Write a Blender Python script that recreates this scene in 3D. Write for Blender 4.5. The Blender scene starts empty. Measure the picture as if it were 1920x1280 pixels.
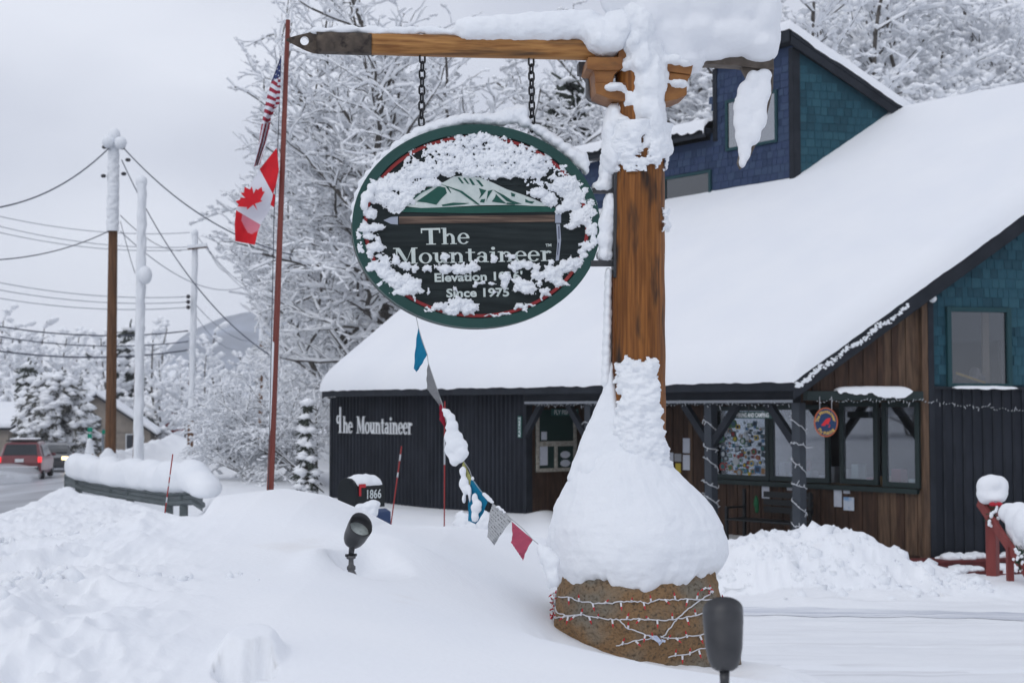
import bpy, math, random
import numpy as np
from mathutils import Vector, Matrix

S = bpy.context.scene
COL = S.collection
EYE = 2.4
F = 2666.667
PIT = math.atan(128.0 / F)

# ------------------------------------------------------------------ camera
cam_d = bpy.data.cameras.new('camera')
cam = bpy.data.objects.new('camera', cam_d); COL.objects.link(cam)
cam.location = (0, 0, EYE); cam.rotation_euler = (math.pi / 2 + PIT, 0, 0)
cam_d.lens = 50; cam_d.sensor_width = 36; cam_d.clip_end = 9000; cam_d.clip_start = 0.1
cam_d.dof.use_dof = True; cam_d.dof.focus_distance = 8.3; cam_d.dof.aperture_fstop = 4.0
S.camera = cam

# ------------------------------------------------------------------ world: overcast
W = bpy.data.worlds.new('World'); S.world = W; W.use_nodes = True
nt = W.node_tree; nt.nodes.clear()
out = nt.nodes.new('ShaderNodeOutputWorld'); bg = nt.nodes.new('ShaderNodeBackground')
sky = nt.nodes.new('ShaderNodeTexSky'); sky.sky_type = 'NISHITA'; sky.sun_disc = False
sky.sun_elevation = math.radians(38); sky.sun_rotation = math.radians(-35)
tc = nt.nodes.new('ShaderNodeTexCoord')
mp = nt.nodes.new('ShaderNodeMapping'); mp.inputs['Scale'].default_value = (1.0, 1.0, 2.2)
mp.inputs['Location'].default_value = (6.85, 3.55, 10.5)
nz = nt.nodes.new('ShaderNodeTexNoise'); nz.inputs['Scale'].default_value = 2.1; nz.inputs['Detail'].default_value = 4
nz.inputs['Roughness'].default_value = 0.42
rp = nt.nodes.new('ShaderNodeValToRGB')
rp.color_ramp.elements[0].position = 0.41; rp.color_ramp.elements[0].color = (0.535, 0.57, 0.675, 1)
rp.color_ramp.elements[1].position = 0.59; rp.color_ramp.elements[1].color = (0.80, 0.835, 0.925, 1)
sc_ = nt.nodes.new('ShaderNodeVectorMath'); sc_.operation = 'SCALE'; sc_.inputs['Scale'].default_value = 0.10
mx = nt.nodes.new('ShaderNodeMixRGB'); mx.inputs['Fac'].default_value = 0.94
nt.links.new(tc.outputs['Generated'], mp.inputs['Vector']); nt.links.new(mp.outputs['Vector'], nz.inputs['Vector'])
nt.links.new(nz.outputs['Fac'], rp.inputs['Fac'])
nt.links.new(sky.outputs['Color'], sc_.inputs[0]); nt.links.new(sc_.outputs['Vector'], mx.inputs['Color1'])
nt.links.new(rp.outputs['Color'], mx.inputs['Color2'])
# an overcast dome is brighter overhead than at the horizon
sx = nt.nodes.new('ShaderNodeSeparateXYZ'); mr = nt.nodes.new('ShaderNodeMapRange')
mr.inputs['From Min'].default_value = 0.0; mr.inputs['From Max'].default_value = 1.0
mr.inputs['To Min'].default_value = 0.98; mr.inputs['To Max'].default_value = 1.22
nt.links.new(tc.outputs['Generated'], sx.inputs[0]); nt.links.new(sx.outputs['Z'], mr.inputs['Value'])
nt.links.new(mx.outputs['Color'], bg.inputs['Color']); nt.links.new(mr.outputs['Result'], bg.inputs['Strength'])
nt.links.new(bg.outputs['Background'], out.inputs['Surface'])

sun_d = bpy.data.lights.new('sun', 'SUN'); sun_d.energy = 0.75; sun_d.angle = math.radians(40); sun_d.color = (1, 0.985, 0.96)
sun = bpy.data.objects.new('sun', sun_d); COL.objects.link(sun)
sun.rotation_euler = (math.radians(50), 0, math.radians(-35))

S.view_settings.view_transform = 'Standard'; S.view_settings.look = 'None'
S.view_settings.exposure = -0.08; S.view_settings.gamma = 1.0; S.view_settings.use_curve_mapping = False
S.render.engine = 'CYCLES'
S.cycles.use_denoising = True
try: S.cycles.denoising_prefilter = 'ACCURATE'
except Exception: pass
S.cycles.max_bounces = 8; S.cycles.volume_bounces = 2; S.cycles.diffuse_bounces = 6; S.cycles.glossy_bounces = 3
S.cycles.transparent_max_bounces = 12; S.cycles.caustics_reflective = False; S.cycles.caustics_refractive = False

# ------------------------------------------------------------------ pixel -> ray -> surface
def ray(u, v):
    a = (u - 960) / F; b = (640 - v) / F
    d = np.array([a, math.cos(PIT) - math.sin(PIT) * b, math.sin(PIT) + math.cos(PIT) * b])
    return d / d[1]
CAM = np.array([0, 0, EYE])
def PX(u, v, d): return CAM + ray(u, v) * d
def hit(u, v, O, n):
    r = ray(u, v); t = np.dot(np.asarray(O) - CAM, n) / np.dot(r, n)
    return CAM + r * t
def nrm(a):
    a = np.asarray(a, float); return a / np.linalg.norm(a)
UP = np.array([0, 0, 1.0])
def sstep(x, a, b):
    t = np.clip((x - a) / (b - a), 0, 1); return t * t * (3 - 2 * t)

# ------------------------------------------------------------------ value noise
def _h(ix, iy, iz, seed):
    n = (ix.astype(np.int64) * 374761393 + iy.astype(np.int64) * 668265263 + iz.astype(np.int64) * 2147483647 + seed * 974634777) & 0x7fffffff
    n = ((n ^ (n >> 13)) * 1274126177) & 0x7fffffff
    n = ((n ^ (n >> 16)) * 668265263) & 0x7fffffff
    return ((n ^ (n >> 15)) & 0xffff) / 65535.0
def vn(x, y, z, seed=0):
    x = np.asarray(x, float); y = np.asarray(y, float) + 0 * x; z = np.asarray(z, float) + 0 * x
    ix, iy, iz = np.floor(x), np.floor(y), np.floor(z)
    fx, fy, fz = x - ix, y - iy, z - iz
    fx = fx * fx * (3 - 2 * fx); fy = fy * fy * (3 - 2 * fy); fz = fz * fz * (3 - 2 * fz)
    r = 0
    for dx in (0, 1):
        for dy in (0, 1):
            for dz in (0, 1):
                w = (fx if dx else 1 - fx) * (fy if dy else 1 - fy) * (fz if dz else 1 - fz)
                r = r + w * _h(ix + dx, iy + dy, iz + dz, seed)
    return r
def fbm(x, y, z=0.0, oct=4, seed=0, gain=0.5):
    s = 0; a = 1; t = 0; k = 1.0
    for i in range(oct):
        s = s + a * vn(np.asarray(x) * k + 17.3 * i, np.asarray(y) * k + 5.1 * i, np.asarray(z) * k, seed + i); t += a; a *= gain; k *= 2.03
    return s / t
def billow(x, y, z=0.0, oct=3, seed=0):
    s = 0; a = 1; t = 0; k = 1.0
    for i in range(oct):
        s = s + a * (1 - np.abs(2 * vn(np.asarray(x) * k + 3.7 * i, np.asarray(y) * k + 9.1 * i, np.asarray(z) * k, seed + i) - 1) ** 1.0); t += a; a *= .5; k *= 2.1
    return s / t

# ------------------------------------------------------------------ materials
MATS = {}
def mat(name, col, rough=0.7, col2=None, scale=6.0, stretch=(1, 1, 1), detail=4, lo=0.35, hi=0.65,
        bump=0.0, bscale=40.0, bdist=0.01, metal=0.0, spec=0.3, col3=None, scale3=30.0, lo3=.55, hi3=.75, stretch3=None, coat=0.0, sss=0.0):
    if name in MATS: return MATS[name]
    m = bpy.data.materials.new(name); m.use_nodes = True; t = m.node_tree; N = t.nodes; L = t.links
    b = N['Principled BSDF']
    b.inputs['Roughness'].default_value = rough; b.inputs['Metallic'].default_value = metal
    b.inputs['Specular IOR Level'].default_value = spec
    b.inputs['Base Color'].default_value = (*col, 1)
    if coat: b.inputs['Coat Weight'].default_value = coat; b.inputs['Coat Roughness'].default_value = .25
    if sss:
        b.inputs['Subsurface Weight'].default_value = sss
        b.inputs['Subsurface Radius'].default_value = (.8, .9, 1.0); b.inputs['Subsurface Scale'].default_value = .02
    c = N.new('ShaderNodeTexCoord')
    def noise(sc, st, det):
        mpn = N.new('ShaderNodeMapping'); mpn.inputs['Scale'].default_value = st
        n = N.new('ShaderNodeTexNoise'); n.inputs['Scale'].default_value = sc; n.inputs['Detail'].default_value = det
        L.new(c.outputs['Object'], mpn.inputs['Vector']); L.new(mpn.outputs['Vector'], n.inputs['Vector'])
        return n
    last = None
    if col2 is not None:
        n = noise(scale, stretch, detail); r = N.new('ShaderNodeValToRGB')
        r.color_ramp.elements[0].position = lo; r.color_ramp.elements[0].color = (*col, 1)
        r.color_ramp.elements[1].position = hi; r.color_ramp.elements[1].color = (*col2, 1)
        L.new(n.outputs['Fac'], r.inputs['Fac']); last = r.outputs['Color']
    if col3 is not None:
        n = noise(scale3, stretch3 or stretch, 3); r = N.new('ShaderNodeMapRange')
        r.inputs['From Min'].default_value = lo3; r.inputs['From Max'].default_value = hi3
        L.new(n.outputs['Fac'], r.inputs['Value'])
        mxn = N.new('ShaderNodeMixRGB'); mxn.inputs['Color1'].default_value = (*col, 1); mxn.inputs['Color2'].default_value = (*col3, 1)
        if last: L.new(last, mxn.inputs['Color1'])
        L.new(r.outputs['Result'], mxn.inputs['Fac']); last = mxn.outputs['Color']
    if last: L.new(last, b.inputs['Base Color'])
    if bump:
        n = noise(bscale, stretch, 5); bp = N.new('ShaderNodeBump'); bp.inputs['Strength'].default_value = bump; bp.inputs['Distance'].default_value = bdist
        L.new(n.outputs['Fac'], bp.inputs['Height']); L.new(bp.outputs['Normal'], b.inputs['Normal'])
    MATS[name] = m; return m
def glass(name, mixf=0.3, tint=(.9, .95, 1), rough=0.02):
    if name in MATS: return MATS[name]
    m = bpy.data.materials.new(name); m.use_nodes = True; t = m.node_tree; N = t.nodes; L = t.links; N.clear()
    o = N.new('ShaderNodeOutputMaterial'); tr = N.new('ShaderNodeBsdfTransparent'); tr.inputs['Color'].default_value = (*tint, 1)
    g = N.new('ShaderNodeBsdfGlossy'); g.inputs['Roughness'].default_value = rough; g.inputs['Color'].default_value = (.9, .93, .97, 1)
    mxs = N.new('ShaderNodeMixShader'); fr = N.new('ShaderNodeFresnel'); fr.inputs['IOR'].default_value = 1.5
    ad = N.new('ShaderNodeMath'); ad.operation = 'ADD'; ad.inputs[1].default_value = mixf; ad.use_clamp = True
    L.new(fr.outputs[0], ad.inputs[0]); L.new(ad.outputs[0], mxs.inputs['Fac']); L.new(tr.outputs[0], mxs.inputs[1]); L.new(g.outputs[0], mxs.inputs[2])
    L.new(mxs.outputs[0], o.inputs['Surface']); MATS[name] = m; return m
def emit(name, col, st):
    m = bpy.data.materials.new(name); m.use_nodes = True; b = m.node_tree.nodes['Principled BSDF']
    b.inputs['Base Color'].default_value = (*col, 1); b.inputs['Emission Color'].default_value = (*col, 1); b.inputs['Emission Strength'].default_value = st
    MATS[name] = m; return m

SNOW = mat('snow', (.80, .825, .86), .75, (.84, .86, .885), scale=1.3, bump=.35, bscale=70, bdist=.008, spec=.25)
SNOWS = mat('snow_smooth', (.79, .81, .845), .75, (.82, .835, .86), scale=.8, bump=.12, bscale=45, bdist=.01, spec=.2)
SNOWC = mat('snow_clumpy', (.80, .825, .86), .75, (.84, .86, .885), scale=3, bump=.5, bscale=110, bdist=.006, spec=.25)
SNOWT = mat('snow_on_branches', (.90, .915, .94), .8, spec=.1)
BARK = mat('bark', (.045, .038, .033), .9, (.10, .088, .075), scale=9)
DARKTRIM = mat('charcoal_paint', (.014, .017, .023), .6, (.022, .026, .034), scale=3, spec=.15)
METAL_D = mat('dark_bronze_metal', (.035, .036, .040), .42, (.055, .056, .06), scale=12, metal=.3, spec=.5)
WHITE = mat('white_paint', (.74, .76, .78), .6, (.66, .68, .70), scale=25)

# ------------------------------------------------------------------ object helpers
def put(o, parent=None):
    COL.objects.link(o)
    if parent is not None: o.parent = parent
    return o
def wloc(o):
    l = np.zeros(3)
    while o is not None: l = l + np.array(o.location); o = o.parent
    return l
def props(o, label=None, cat=None, group=None, kind=None):
    if label: o['label'] = label
    if cat: o['category'] = cat
    if group: o['group'] = group
    if kind: o['kind'] = kind
    return o
def thing(name, label, cat, loc=(0, 0, 0), group=None):
    o = bpy.data.objects.new(name, None); o.empty_display_size = .1; o.location = tuple(float(c) for c in loc); COL.objects.link(o)
    return props(o, label, cat, group)
def npmesh(name, V, Fc, mats, mi=None, smooth=True):
    V = np.asarray(V, np.float32); Fc = np.asarray(Fc, np.int32); k = Fc.shape[1]
    me = bpy.data.meshes.new(name); me.vertices.add(len(V)); me.vertices.foreach_set('co', V.ravel())
    me.loops.add(Fc.size); me.loops.foreach_set('vertex_index', Fc.ravel())
    me.polygons.add(len(Fc)); me.polygons.foreach_set('loop_start', np.arange(0, Fc.size, k, dtype=np.int32))
    for m in (mats if isinstance(mats, (list, tuple)) else [mats]): me.materials.append(m)
    if mi is not None: me.polygons.foreach_set('material_index', np.asarray(mi, np.int32))
    me.polygons.foreach_set('use_smooth', np.full(len(Fc), smooth))
    me.update(calc_edges=True); me.validate()
    return me
def npobj(name, V, Fc, mats, parent=None, mi=None, smooth=True, **kw):
    V = np.asarray(V, float)
    if parent is not None: V = V - wloc(parent)
    o = bpy.data.objects.new(name, npmesh(name, V, Fc, mats, mi, smooth)); put(o, parent); return props(o, **kw)
def gridfaces(nr, nc, wrap=False):
    i, j = np.meshgrid(np.arange(nr - 1), np.arange(nc if wrap else nc - 1), indexing='ij')
    j2 = (j + 1) % nc
    return np.stack([i * nc + j, i * nc + j2, (i + 1) * nc + j2, (i + 1) * nc + j], -1).reshape(-1, 4)

class MB:
    def __init__(s): s.v = []; s.f = []; s.m = []
    def add(s, vs, fs, mi=0):
        b = len(s.v); s.v += [tuple(float(c) for c in p) for p in vs]
        s.f += [tuple(b + i for i in f) for f in fs]; s.m += [mi] * len(fs); return s
    def hexa(s, p, mi=0):   # 8 points: bottom quad then top quad
        return s.add(p, [(3, 2, 1, 0), (4, 5, 6, 7), (0, 1, 5, 4), (1, 2, 6, 5), (2, 3, 7, 6), (3, 0, 4, 7)], mi)
    def box(s, lo, hi, mi=0):
        x0, y0, z0 = lo; x1, y1, z1 = hi
        return s.hexa([(x0, y0, z0), (x1, y0, z0), (x1, y1, z0), (x0, y1, z0), (x0, y0, z1), (x1, y0, z1), (x1, y1, z1), (x0, y1, z1)], mi)
    def obox(s, O, ax, ay, az, x, y, z, mi=0):
        O = np.asarray(O, float); q = lambda a, b, c: O + ax * a + ay * b + az * c
        return s.hexa([q(x[0], y[0], z[0]), q(x[1], y[0], z[0]), q(x[1], y[1], z[0]), q(x[0], y[1], z[0]),
                       q(x[0], y[0], z[1]), q(x[1], y[0], z[1]), q(x[1], y[1], z[1]), q(x[0], y[1], z[1])], mi)
    def bar(s, a, b, w, h, mi=0, up=UP):   # rectangular bar between two points
        a = np.asarray(a, float); b = np.asarray(b, float); d = nrm(b - a); sd = np.cross(d, up)
        if np.linalg.norm(sd) < 1e-4: sd = np.cross(d, [1, 0, 0])
        sd = nrm(sd); u2 = np.cross(sd, d)
        return s.obox(a, sd, u2, d, (-w / 2, w / 2), (-h / 2, h / 2), (0, np.linalg.norm(b - a)), mi)
    def prism(s, pts, vec, mi=0):
        n = len(pts); vec = np.asarray(vec, float); p = [np.asarray(q, float) for q in pts]
        vs = p + [q + vec for q in p]
        return s.add(vs, [tuple(range(n - 1, -1, -1)), tuple(range(n, 2 * n))] + [(i, (i + 1) % n, n + (i + 1) % n, n + i) for i in range(n)], mi)
    def tube(s, path, r, k=8, mi=0, cap=True, flat=None):
        path = [np.asarray(p, float) for p in path]; n = len(path); vs = []; ref = None
        for i, p in enumerate(path):
            d = nrm(path[min(i + 1, n - 1)] - path[max(i - 1, 0)])
            if ref is None: ref = np.array([0, 0, 1.0]) if abs(d[2]) < .9 else np.array([1.0, 0, 0])
            a = nrm(np.cross(d, ref)); b = np.cross(a, d); ref = b if abs(np.dot(b, d)) < .9 else ref
            rr = r[i] if hasattr(r, '__len__') else r
            for j in range(k):
                t = 2 * math.pi * j / k; vs.append(p + a * (math.cos(t) * rr) + b * (math.sin(t) * rr))
        fs = [(i * k + j, i * k + (j + 1) % k, (i + 1) * k + (j + 1) % k, (i + 1) * k + j) for i in range(n - 1) for j in range(k)]
        if cap: fs += [tuple(range(k - 1, -1, -1)), tuple(range((n - 1) * k, n * k))]
        return s.add(vs, fs, mi)
    def lathe(s, prof, O, axis, k=20, mi=0):  # prof: (radius, distance along axis)
        axis = nrm(axis); a = nrm(np.cross(axis, [0, 0, 1.0] if abs(axis[2]) < .9 else [1.0, 0, 0])); b = np.cross(axis, a); O = np.asarray(O, float)
        vs = [O + axis * z + a * (math.cos(2 * math.pi * j / k) * r) + b * (math.sin(2 * math.pi * j / k) * r) for r, z in prof for j in range(k)]
        n = len(prof)
        fs = [(i * k + j, i * k + (j + 1) % k, (i + 1) * k + (j + 1) % k, (i + 1) * k + j) for i in range(n - 1) for j in range(k)]
        return s.add(vs, fs, mi)
    def ball(s, c, r, nu=14, nv=9, mi=0):
        r = (r, r, r) if not hasattr(r, '__len__') else r; vs = []
        for i in range(1, nv):
            ph = math.pi * i / nv
            for j in range(nu):
                t = 2 * math.pi * j / nu; vs.append((c[0] + r[0] * math.sin(ph) * math.cos(t), c[1] + r[1] * math.sin(ph) * math.sin(t), c[2] + r[2] * math.cos(ph)))
        vs += [(c[0], c[1], c[2] + r[2]), (c[0], c[1], c[2] - r[2])]; T = len(vs) - 2; B = T + 1; n = nv - 1
        fs = [(i * nu + (j + 1) % nu, i * nu + j, (i + 1) * nu + j, (i + 1) * nu + (j + 1) % nu) for i in range(n - 1) for j in range(nu)]
        fs += [(T, j, (j + 1) % nu) for j in range(nu)] + [(B, (n - 1) * nu + (j + 1) % nu, (n - 1) * nu + j) for j in range(nu)]
        return s.add(vs, fs, mi)
    def build(s, name, mats, parent=None, smooth=False, bevel=0, auto=None, **kw):
        off = wloc(parent) if parent is not None else np.zeros(3)
        me = bpy.data.meshes.new(name); me.from_pydata([(p[0] - off[0], p[1] - off[1], p[2] - off[2]) for p in s.v], [], s.f)
        for m in (mats if isinstance(mats, (list, tuple)) else [mats]): me.materials.append(m)
        me.polygons.foreach_set('material_index', s.m)
        if smooth: me.polygons.foreach_set('use_smooth', [True] * len(s.f))
        me.update(); o = bpy.data.objects.new(name, me); put(o, parent)
        if bevel:
            md = o.modifiers.new('bevel', 'BEVEL'); md.width = bevel; md.segments = 2; md.limit_method = 'ANGLE'
        return props(o, **kw)
def copy_tree(o, parent=None):
    c = o.copy(); COL.objects.link(c); c.parent = parent
    for ch in list(o.children): copy_tree(ch, c)
    return c

TEX = {}
def clouds(scale):
    k = round(scale, 4)
    if k not in TEX:
        t = bpy.data.textures.new('clouds_%g' % k, 'CLOUDS'); t.noise_scale = scale; t.noise_depth = 3; TEX[k] = t
    return TEX[k]
def blob(name, parts, parent=None, voxel=.015, disp=.02, dscale=.08, smooth=4, m=None, disp2=0, dscale2=.03, **kw):
    """snow drift: overlapping lumps fused into one skin"""
    b = MB()
    for c, r in parts: b.ball(c, r)
    o = b.build(name, m or SNOW, parent, smooth=True, **kw)
    md = o.modifiers.new('fuse', 'REMESH'); md.mode = 'VOXEL'; md.voxel_size = voxel; md.use_smooth_shade = True
    md = o.modifiers.new('soften', 'SMOOTH'); md.factor = .5; md.iterations = smooth
    md = o.modifiers.new('lumps', 'DISPLACE'); md.texture = clouds(dscale); md.strength = disp; md.mid_level = .5; md.texture_coords = 'LOCAL'
    if disp2:
        md = o.modifiers.new('grain', 'DISPLACE'); md.texture = clouds(dscale2); md.strength = disp2; md.mid_level = .5; md.texture_coords = 'LOCAL'
    return o

# ------------------------------------------------------------------ lettering
_tc = {}
def text2d(txt, off=0.0):
    """outline text as 2-D mesh, cap height 1"""
    k = (txt, off)
    if k in _tc: return _tc[k]
    cu = bpy.data.curves.new('lettering', 'FONT'); cu.body = txt; cu.offset = off; cu.resolution_u = 3; cu.fill_mode = 'FRONT' if hasattr(cu, 'fill_mode') else cu.fill_mode
    o = bpy.data.objects.new('lettering', cu); COL.objects.link(o)
    dg = bpy.context.evaluated_depsgraph_get(); me = bpy.data.meshes.new_from_object(o.evaluated_get(dg))
    V = np.array([v.co[:2] for v in me.vertices]) if len(me.vertices) else np.zeros((0, 2)); Fs = [tuple(p.vertices) for p in me.polygons]
    bpy.data.objects.remove(o); bpy.data.curves.remove(cu); bpy.data.meshes.remove(me)
    V = V / 0.70
    _tc[k] = (V, Fs); return _tc[k]
def put_text(mb, txt, O, xv, yv, height, width=None, off=0.0, mi=0, align='l'):
    V, Fs = text2d(txt, off)
    x0, x1 = V[:, 0].min(), V[:, 0].max(); sx = (width / (x1 - x0)) if width else height
    sh = {'l': 0, 'c': -.5, 'r': -1}[align] * (x1 - x0)
    mb.add([np.asarray(O) + xv * ((x - x0 + sh) * sx) + yv * (y * height) for x, y in V], Fs, mi)

def RC(x0, y0, x1, y1): return [(x0, y0), (x1, y0), (x1, y1), (x0, y1)]
def RG(cx, cy, rx, ry, tx, ty, a0=0, a1=360, n=18):
    P = []
    m = max(3, int(n * abs(a1 - a0) / 360) + 1)
    for i in range(m):
        t = math.radians(a0 + (a1 - a0) * i / m); t2 = math.radians(a0 + (a1 - a0) * (i + 1) / m)
        P.append([(cx + (rx - tx) * math.cos(t), cy + (ry - ty) * math.sin(t)), (cx + rx * math.cos(t), cy + ry * math.sin(t)),
                  (cx + rx * math.cos(t2), cy + ry * math.sin(t2)), (cx + (rx - tx) * math.cos(t2), cy + (ry - ty) * math.sin(t2))])
    return P
GL = {
 'T': (.98, [RC(0, .88, .95, 1), RC(0, .70, .06, .88), RC(.89, .70, .95, .88), RC(.38, .06, .58, .88), RC(.24, 0, .72, .06)]),
 'h': (.80, [RC(.1, .05, .27, .95), RC(0, .95, .27, 1), RC(.02, 0, .35, .05), *RG(.42, .36, .25, .30, .16, .08, 0, 150), RC(.51, .05, .67, .37), RC(.44, 0, .77, .05)]),
 'e': (.64, [*RG(.31, .33, .30, .345, .14, .055, 12, 325), RC(.15, .33, .60, .40)]),
 'M': (1.2, [RC(.13, .05, .20, .94), RC(0, 0, .33, .05), RC(0, .94, .30, 1), [(.13, .94), (.34, .94), (.66, .22), (.58, .02)], [(.58, .02), (.66, .22), (.90, .94), (.86, .94)],
            RC(.86, .05, 1.05, .94), RC(.76, 0, 1.16, .05), RC(.86, .94, 1.16, 1)]),
 'o': (.68, [*RG(.33, .33, .32, .345, .145, .06)]),
 'u': (.78, [RC(.1, .28, .26, .60), RC(0, .60, .26, .66), *RG(.33, .28, .23, .285, .155, .09, 180, 350), RC(.5, .05, .66, .60), RC(.41, .60, .66, .66), RC(.5, 0, .76, .05)]),
 'n': (.80, [RC(.1, .05, .26, .60), RC(0, .60, .26, .66), RC(.02, 0, .34, .05), *RG(.41, .36, .25, .30, .16, .08, 0, 150), RC(.5, .05, .66, .37), RC(.43, 0, .76, .05)]),
 't': (.50, [RC(.13, .16, .29, .86), RC(0, .60, .13, .66), RC(.29, .60, .46, .66), *RG(.31, .16, .18, .165, .155, .07, 180, 330)]),
 'a': (.66, [*RG(.25, .20, .23, .20, .125, .055, 25, 335), RC(.37, .05, .53, .44), *RG(.29, .43, .24, .235, .14, .07, 5, 165), RC(.37, 0, .62, .05)]),
 'i': (.40, [RC(.1, .05, .26, .60), RC(0, .60, .26, .66), RC(.02, 0, .34, .05), *RG(.18, .86, .1, .1, .1, .1, 0, 360, 10)]),
 'r': (.58, [RC(.1, .05, .26, .60), RC(0, .60, .26, .66), RC(.02, 0, .36, .05), *RG(.39, .44, .18, .22, .13, .12, 25, 160)]),
 'S': (.99, [RC(.46, 0, .66, 1.55), RC(.34, 0, .78, .06), *RG(.25, .80, .25, .25, .14, .09, 75, 320), RC(.25, .97, .46, 1.05)]),   # tall swash T
 ' ': (.34, [])}
def put_serif(mb, txt, O, xv, yv, cap, width, nv, depth=0.0, mi=0):
    tot = sum(GL[c][0] for c in txt); sx = width / tot; x = 0; k = 0
    for c in txt:
        w, polys = GL[c]
        for p in polys:
            k += 1; oz = nv * (.00012 * (k % 7))
            q = [np.asarray(O) + xv * ((x + a) * sx) + yv * (b * cap) + oz for a, b in p]
            if depth: mb.prism(q, nv * depth, mi)
            else: mb.add(q, [(0, 1, 2, 3)], mi)
        x += w
# =================================================================== GROUND
_cu = np.array([200, 262, 330, 400, 440, 480, 545, 620, 680, 730, 790, 840, 900, 1000, 1060, 1150])
_cv = np.array([1010, 996, 980, 947, 935, 927, 921, 933, 958, 984, 979, 977, 986, 999, 1006, 1015])
_bu = np.array([1300, 1345, 1375, 1430, 1475, 1520, 1570, 1600, 1650, 1690, 1760, 1850, 1920, 2050])
_bv = np.array([1060, 1036, 1020, 1009, 1000, 990, 994, 1003, 1030, 1052, 1074, 1094, 1106, 1110])
def x_road(y): return -10.9 - .21 * (y - 29)
def road_rel(y): return -2.05 - .0165 * np.clip(y, 0, 130)
def base_rel(y):
    ys = [-60, 2, 4, 5, 7, 8.5, 10, 14, 20, 26, 32, 42, 60, 100, 150, 400, 3000]
    zs = [-1.2, -.9, -.84, -.79, -.76, -.85, -1.0, -1.3, -1.5, -1.66, -1.66, -1.75, -2.05, -2.35, -2.6, -3, -3]
    return (np.interp(y - .5, ys, zs) + np.interp(y, ys, zs) + np.interp(y + .5, ys, zs)) / 3
def ground_rel(x, y, detail=True):
    x = np.asarray(x, float); y = np.asarray(y, float)
    z = base_rel(y)
    # big drift behind the lamp
    cx10 = np.clip((_cu - 960) / 266.67, -9, 9); cr = -(_cv - 768) / 266.67
    bump = np.interp(x, cx10, cr) - base_rel(10.0)
    wy = np.where(y < 10, sstep(y, 6.6, 10), 1 - sstep(y, 10.2, 13.5))
    z = z + bump * wy * sstep(x, -4.2, -2.6) * (1 - sstep(x, .6, 1.2))
    z = z - .22 * sstep(y, 8.5, 13) * (1 - sstep(y, 30, 44)) * sstep(-x, 2.2, 4.0)
    z = z - .17 * np.exp(-(((x - .45) / .55) ** 2 + ((y - 7.7) / 1.1) ** 2))
    # fall towards the boulder, then to the driveway
    z = z - .62 * np.clip((x + .9) / 2.1, 0, 1) ** 1.15 * sstep(y, 3.5, 7.5) * (1 - sstep(y, 9.5, 11.5))
    x0_ = 1.42 - .75 * sstep(y, 8.2, 10.2)
    low = sstep(x + .10 * np.sin(y * 2.1) + .25 * (fbm(x * 2, y * 2, 0, 3, 44) - .5), x0_, x0_ + 1.15) * sstep(y, 4.0, 7.5)
    low = np.maximum(low, sstep(x, .2, 1.4) * sstep(y, 10, 12.5))
    low = low * (1 - sstep(y, 60, 110))
    z = z * (1 - low) + (-2.27) * low
    # lower yard close to the shop
    yard = sstep(y, 13.5, 17) * sstep(x, -5.4 + 0 * y, -4.4) * (1 - sstep(x, .2, 1.4)) * (1 - sstep(y, 40, 60))
    z = z * (1 - yard) + (-2.05) * yard
    # ploughed bank across the drive
    xb = (_bu - 960) / F * 18.5; br = -(_bv - 768) / F * 18.5
    lump = (fbm(x * 1.6, y * 1.6, 3, 4, 5) - .5) * .34 + (billow(x * 3.4, y * 3.4, 1, 3, 8) - .5) * .22
    bh = np.interp(x, xb, br) + 2.27 + lump * .6
    wb = np.where(y < 18.5, sstep(y + lump, 16.3, 18.5), 1 - sstep(y, 18.9, 20.6))
    z = z + (np.maximum(bh, 0.02) * wb + wb * (1 - wb) * lump * .8) * sstep(x, 1.3, 2.5)
    z = z - .32 * sstep(y, 19.6, 20.8) * sstep(x, 5.2, 5.9) * (1 - sstep(y, 25, 30))
    # wooded rise behind the shop
    z = z + 5.0 * sstep(y, 36, 62) * sstep(x, -1, 8) + 7.0 * sstep(y, 58, 100) * sstep(x, -14, -4) * (1 - sstep(y, 160, 260))
    # rough, thrown snow by the road
    rough = sstep(-x / (np.abs(y) + .5), .17, .29) * (1 - sstep(y, 26, 40)) * sstep(y, 1, 3)
    if detail:
        z = z + rough * ((billow(x * 3.2, y * 2.0, 0, 3, 21) - .5) * .17 + (fbm(x * 1.0, y * .8, 0, 3, 4) - .5) * .20 + (billow(x * 11, y * 8, 0, 2, 31) - .55) * .05)
    z = z + .05 * rough * np.exp(-((x / (y + 1e-3) + .33) / .08) ** 2) * sstep(y, 9, 16)
    z = z + .10 * (fbm(x * .55, y * .55, 0, 3, 9) - .5) * (1 - low)
    # lamp hollow and the buried lamp
    pr_ = np.sqrt(((x + .71 + .03 * np.sin(y * 9)) / .20) ** 2 + ((y - 7.34) / .40) ** 2); pm_ = 1 - sstep(pr_, .72, 1.08)
    z = z + .07 * np.exp(-(((x + .97) / .10) ** 2 + ((y - 7.1) / .35) ** 2)) + .07 * np.exp(-(((x + .66) / .30) ** 2 + ((y - 8.0) / .28) ** 2))
    z = z * (1 - pm_) + np.minimum(z, -.885 + .05 * (y - 7.1)) * pm_
    dd = np.sqrt(((x + .86) / .105) ** 2 + ((y - 4.72) / .20) ** 2)
    z = z + .075 * (1 - sstep(dd, .6, 1.25))
    d2 = np.sqrt(((x + .845) / .105) ** 2 + ((y - 4.52 - .03 * np.cos(x * 40)) / .11) ** 2); z = z - .11 * (1 - sstep(d2, .75, 1.05))
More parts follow.
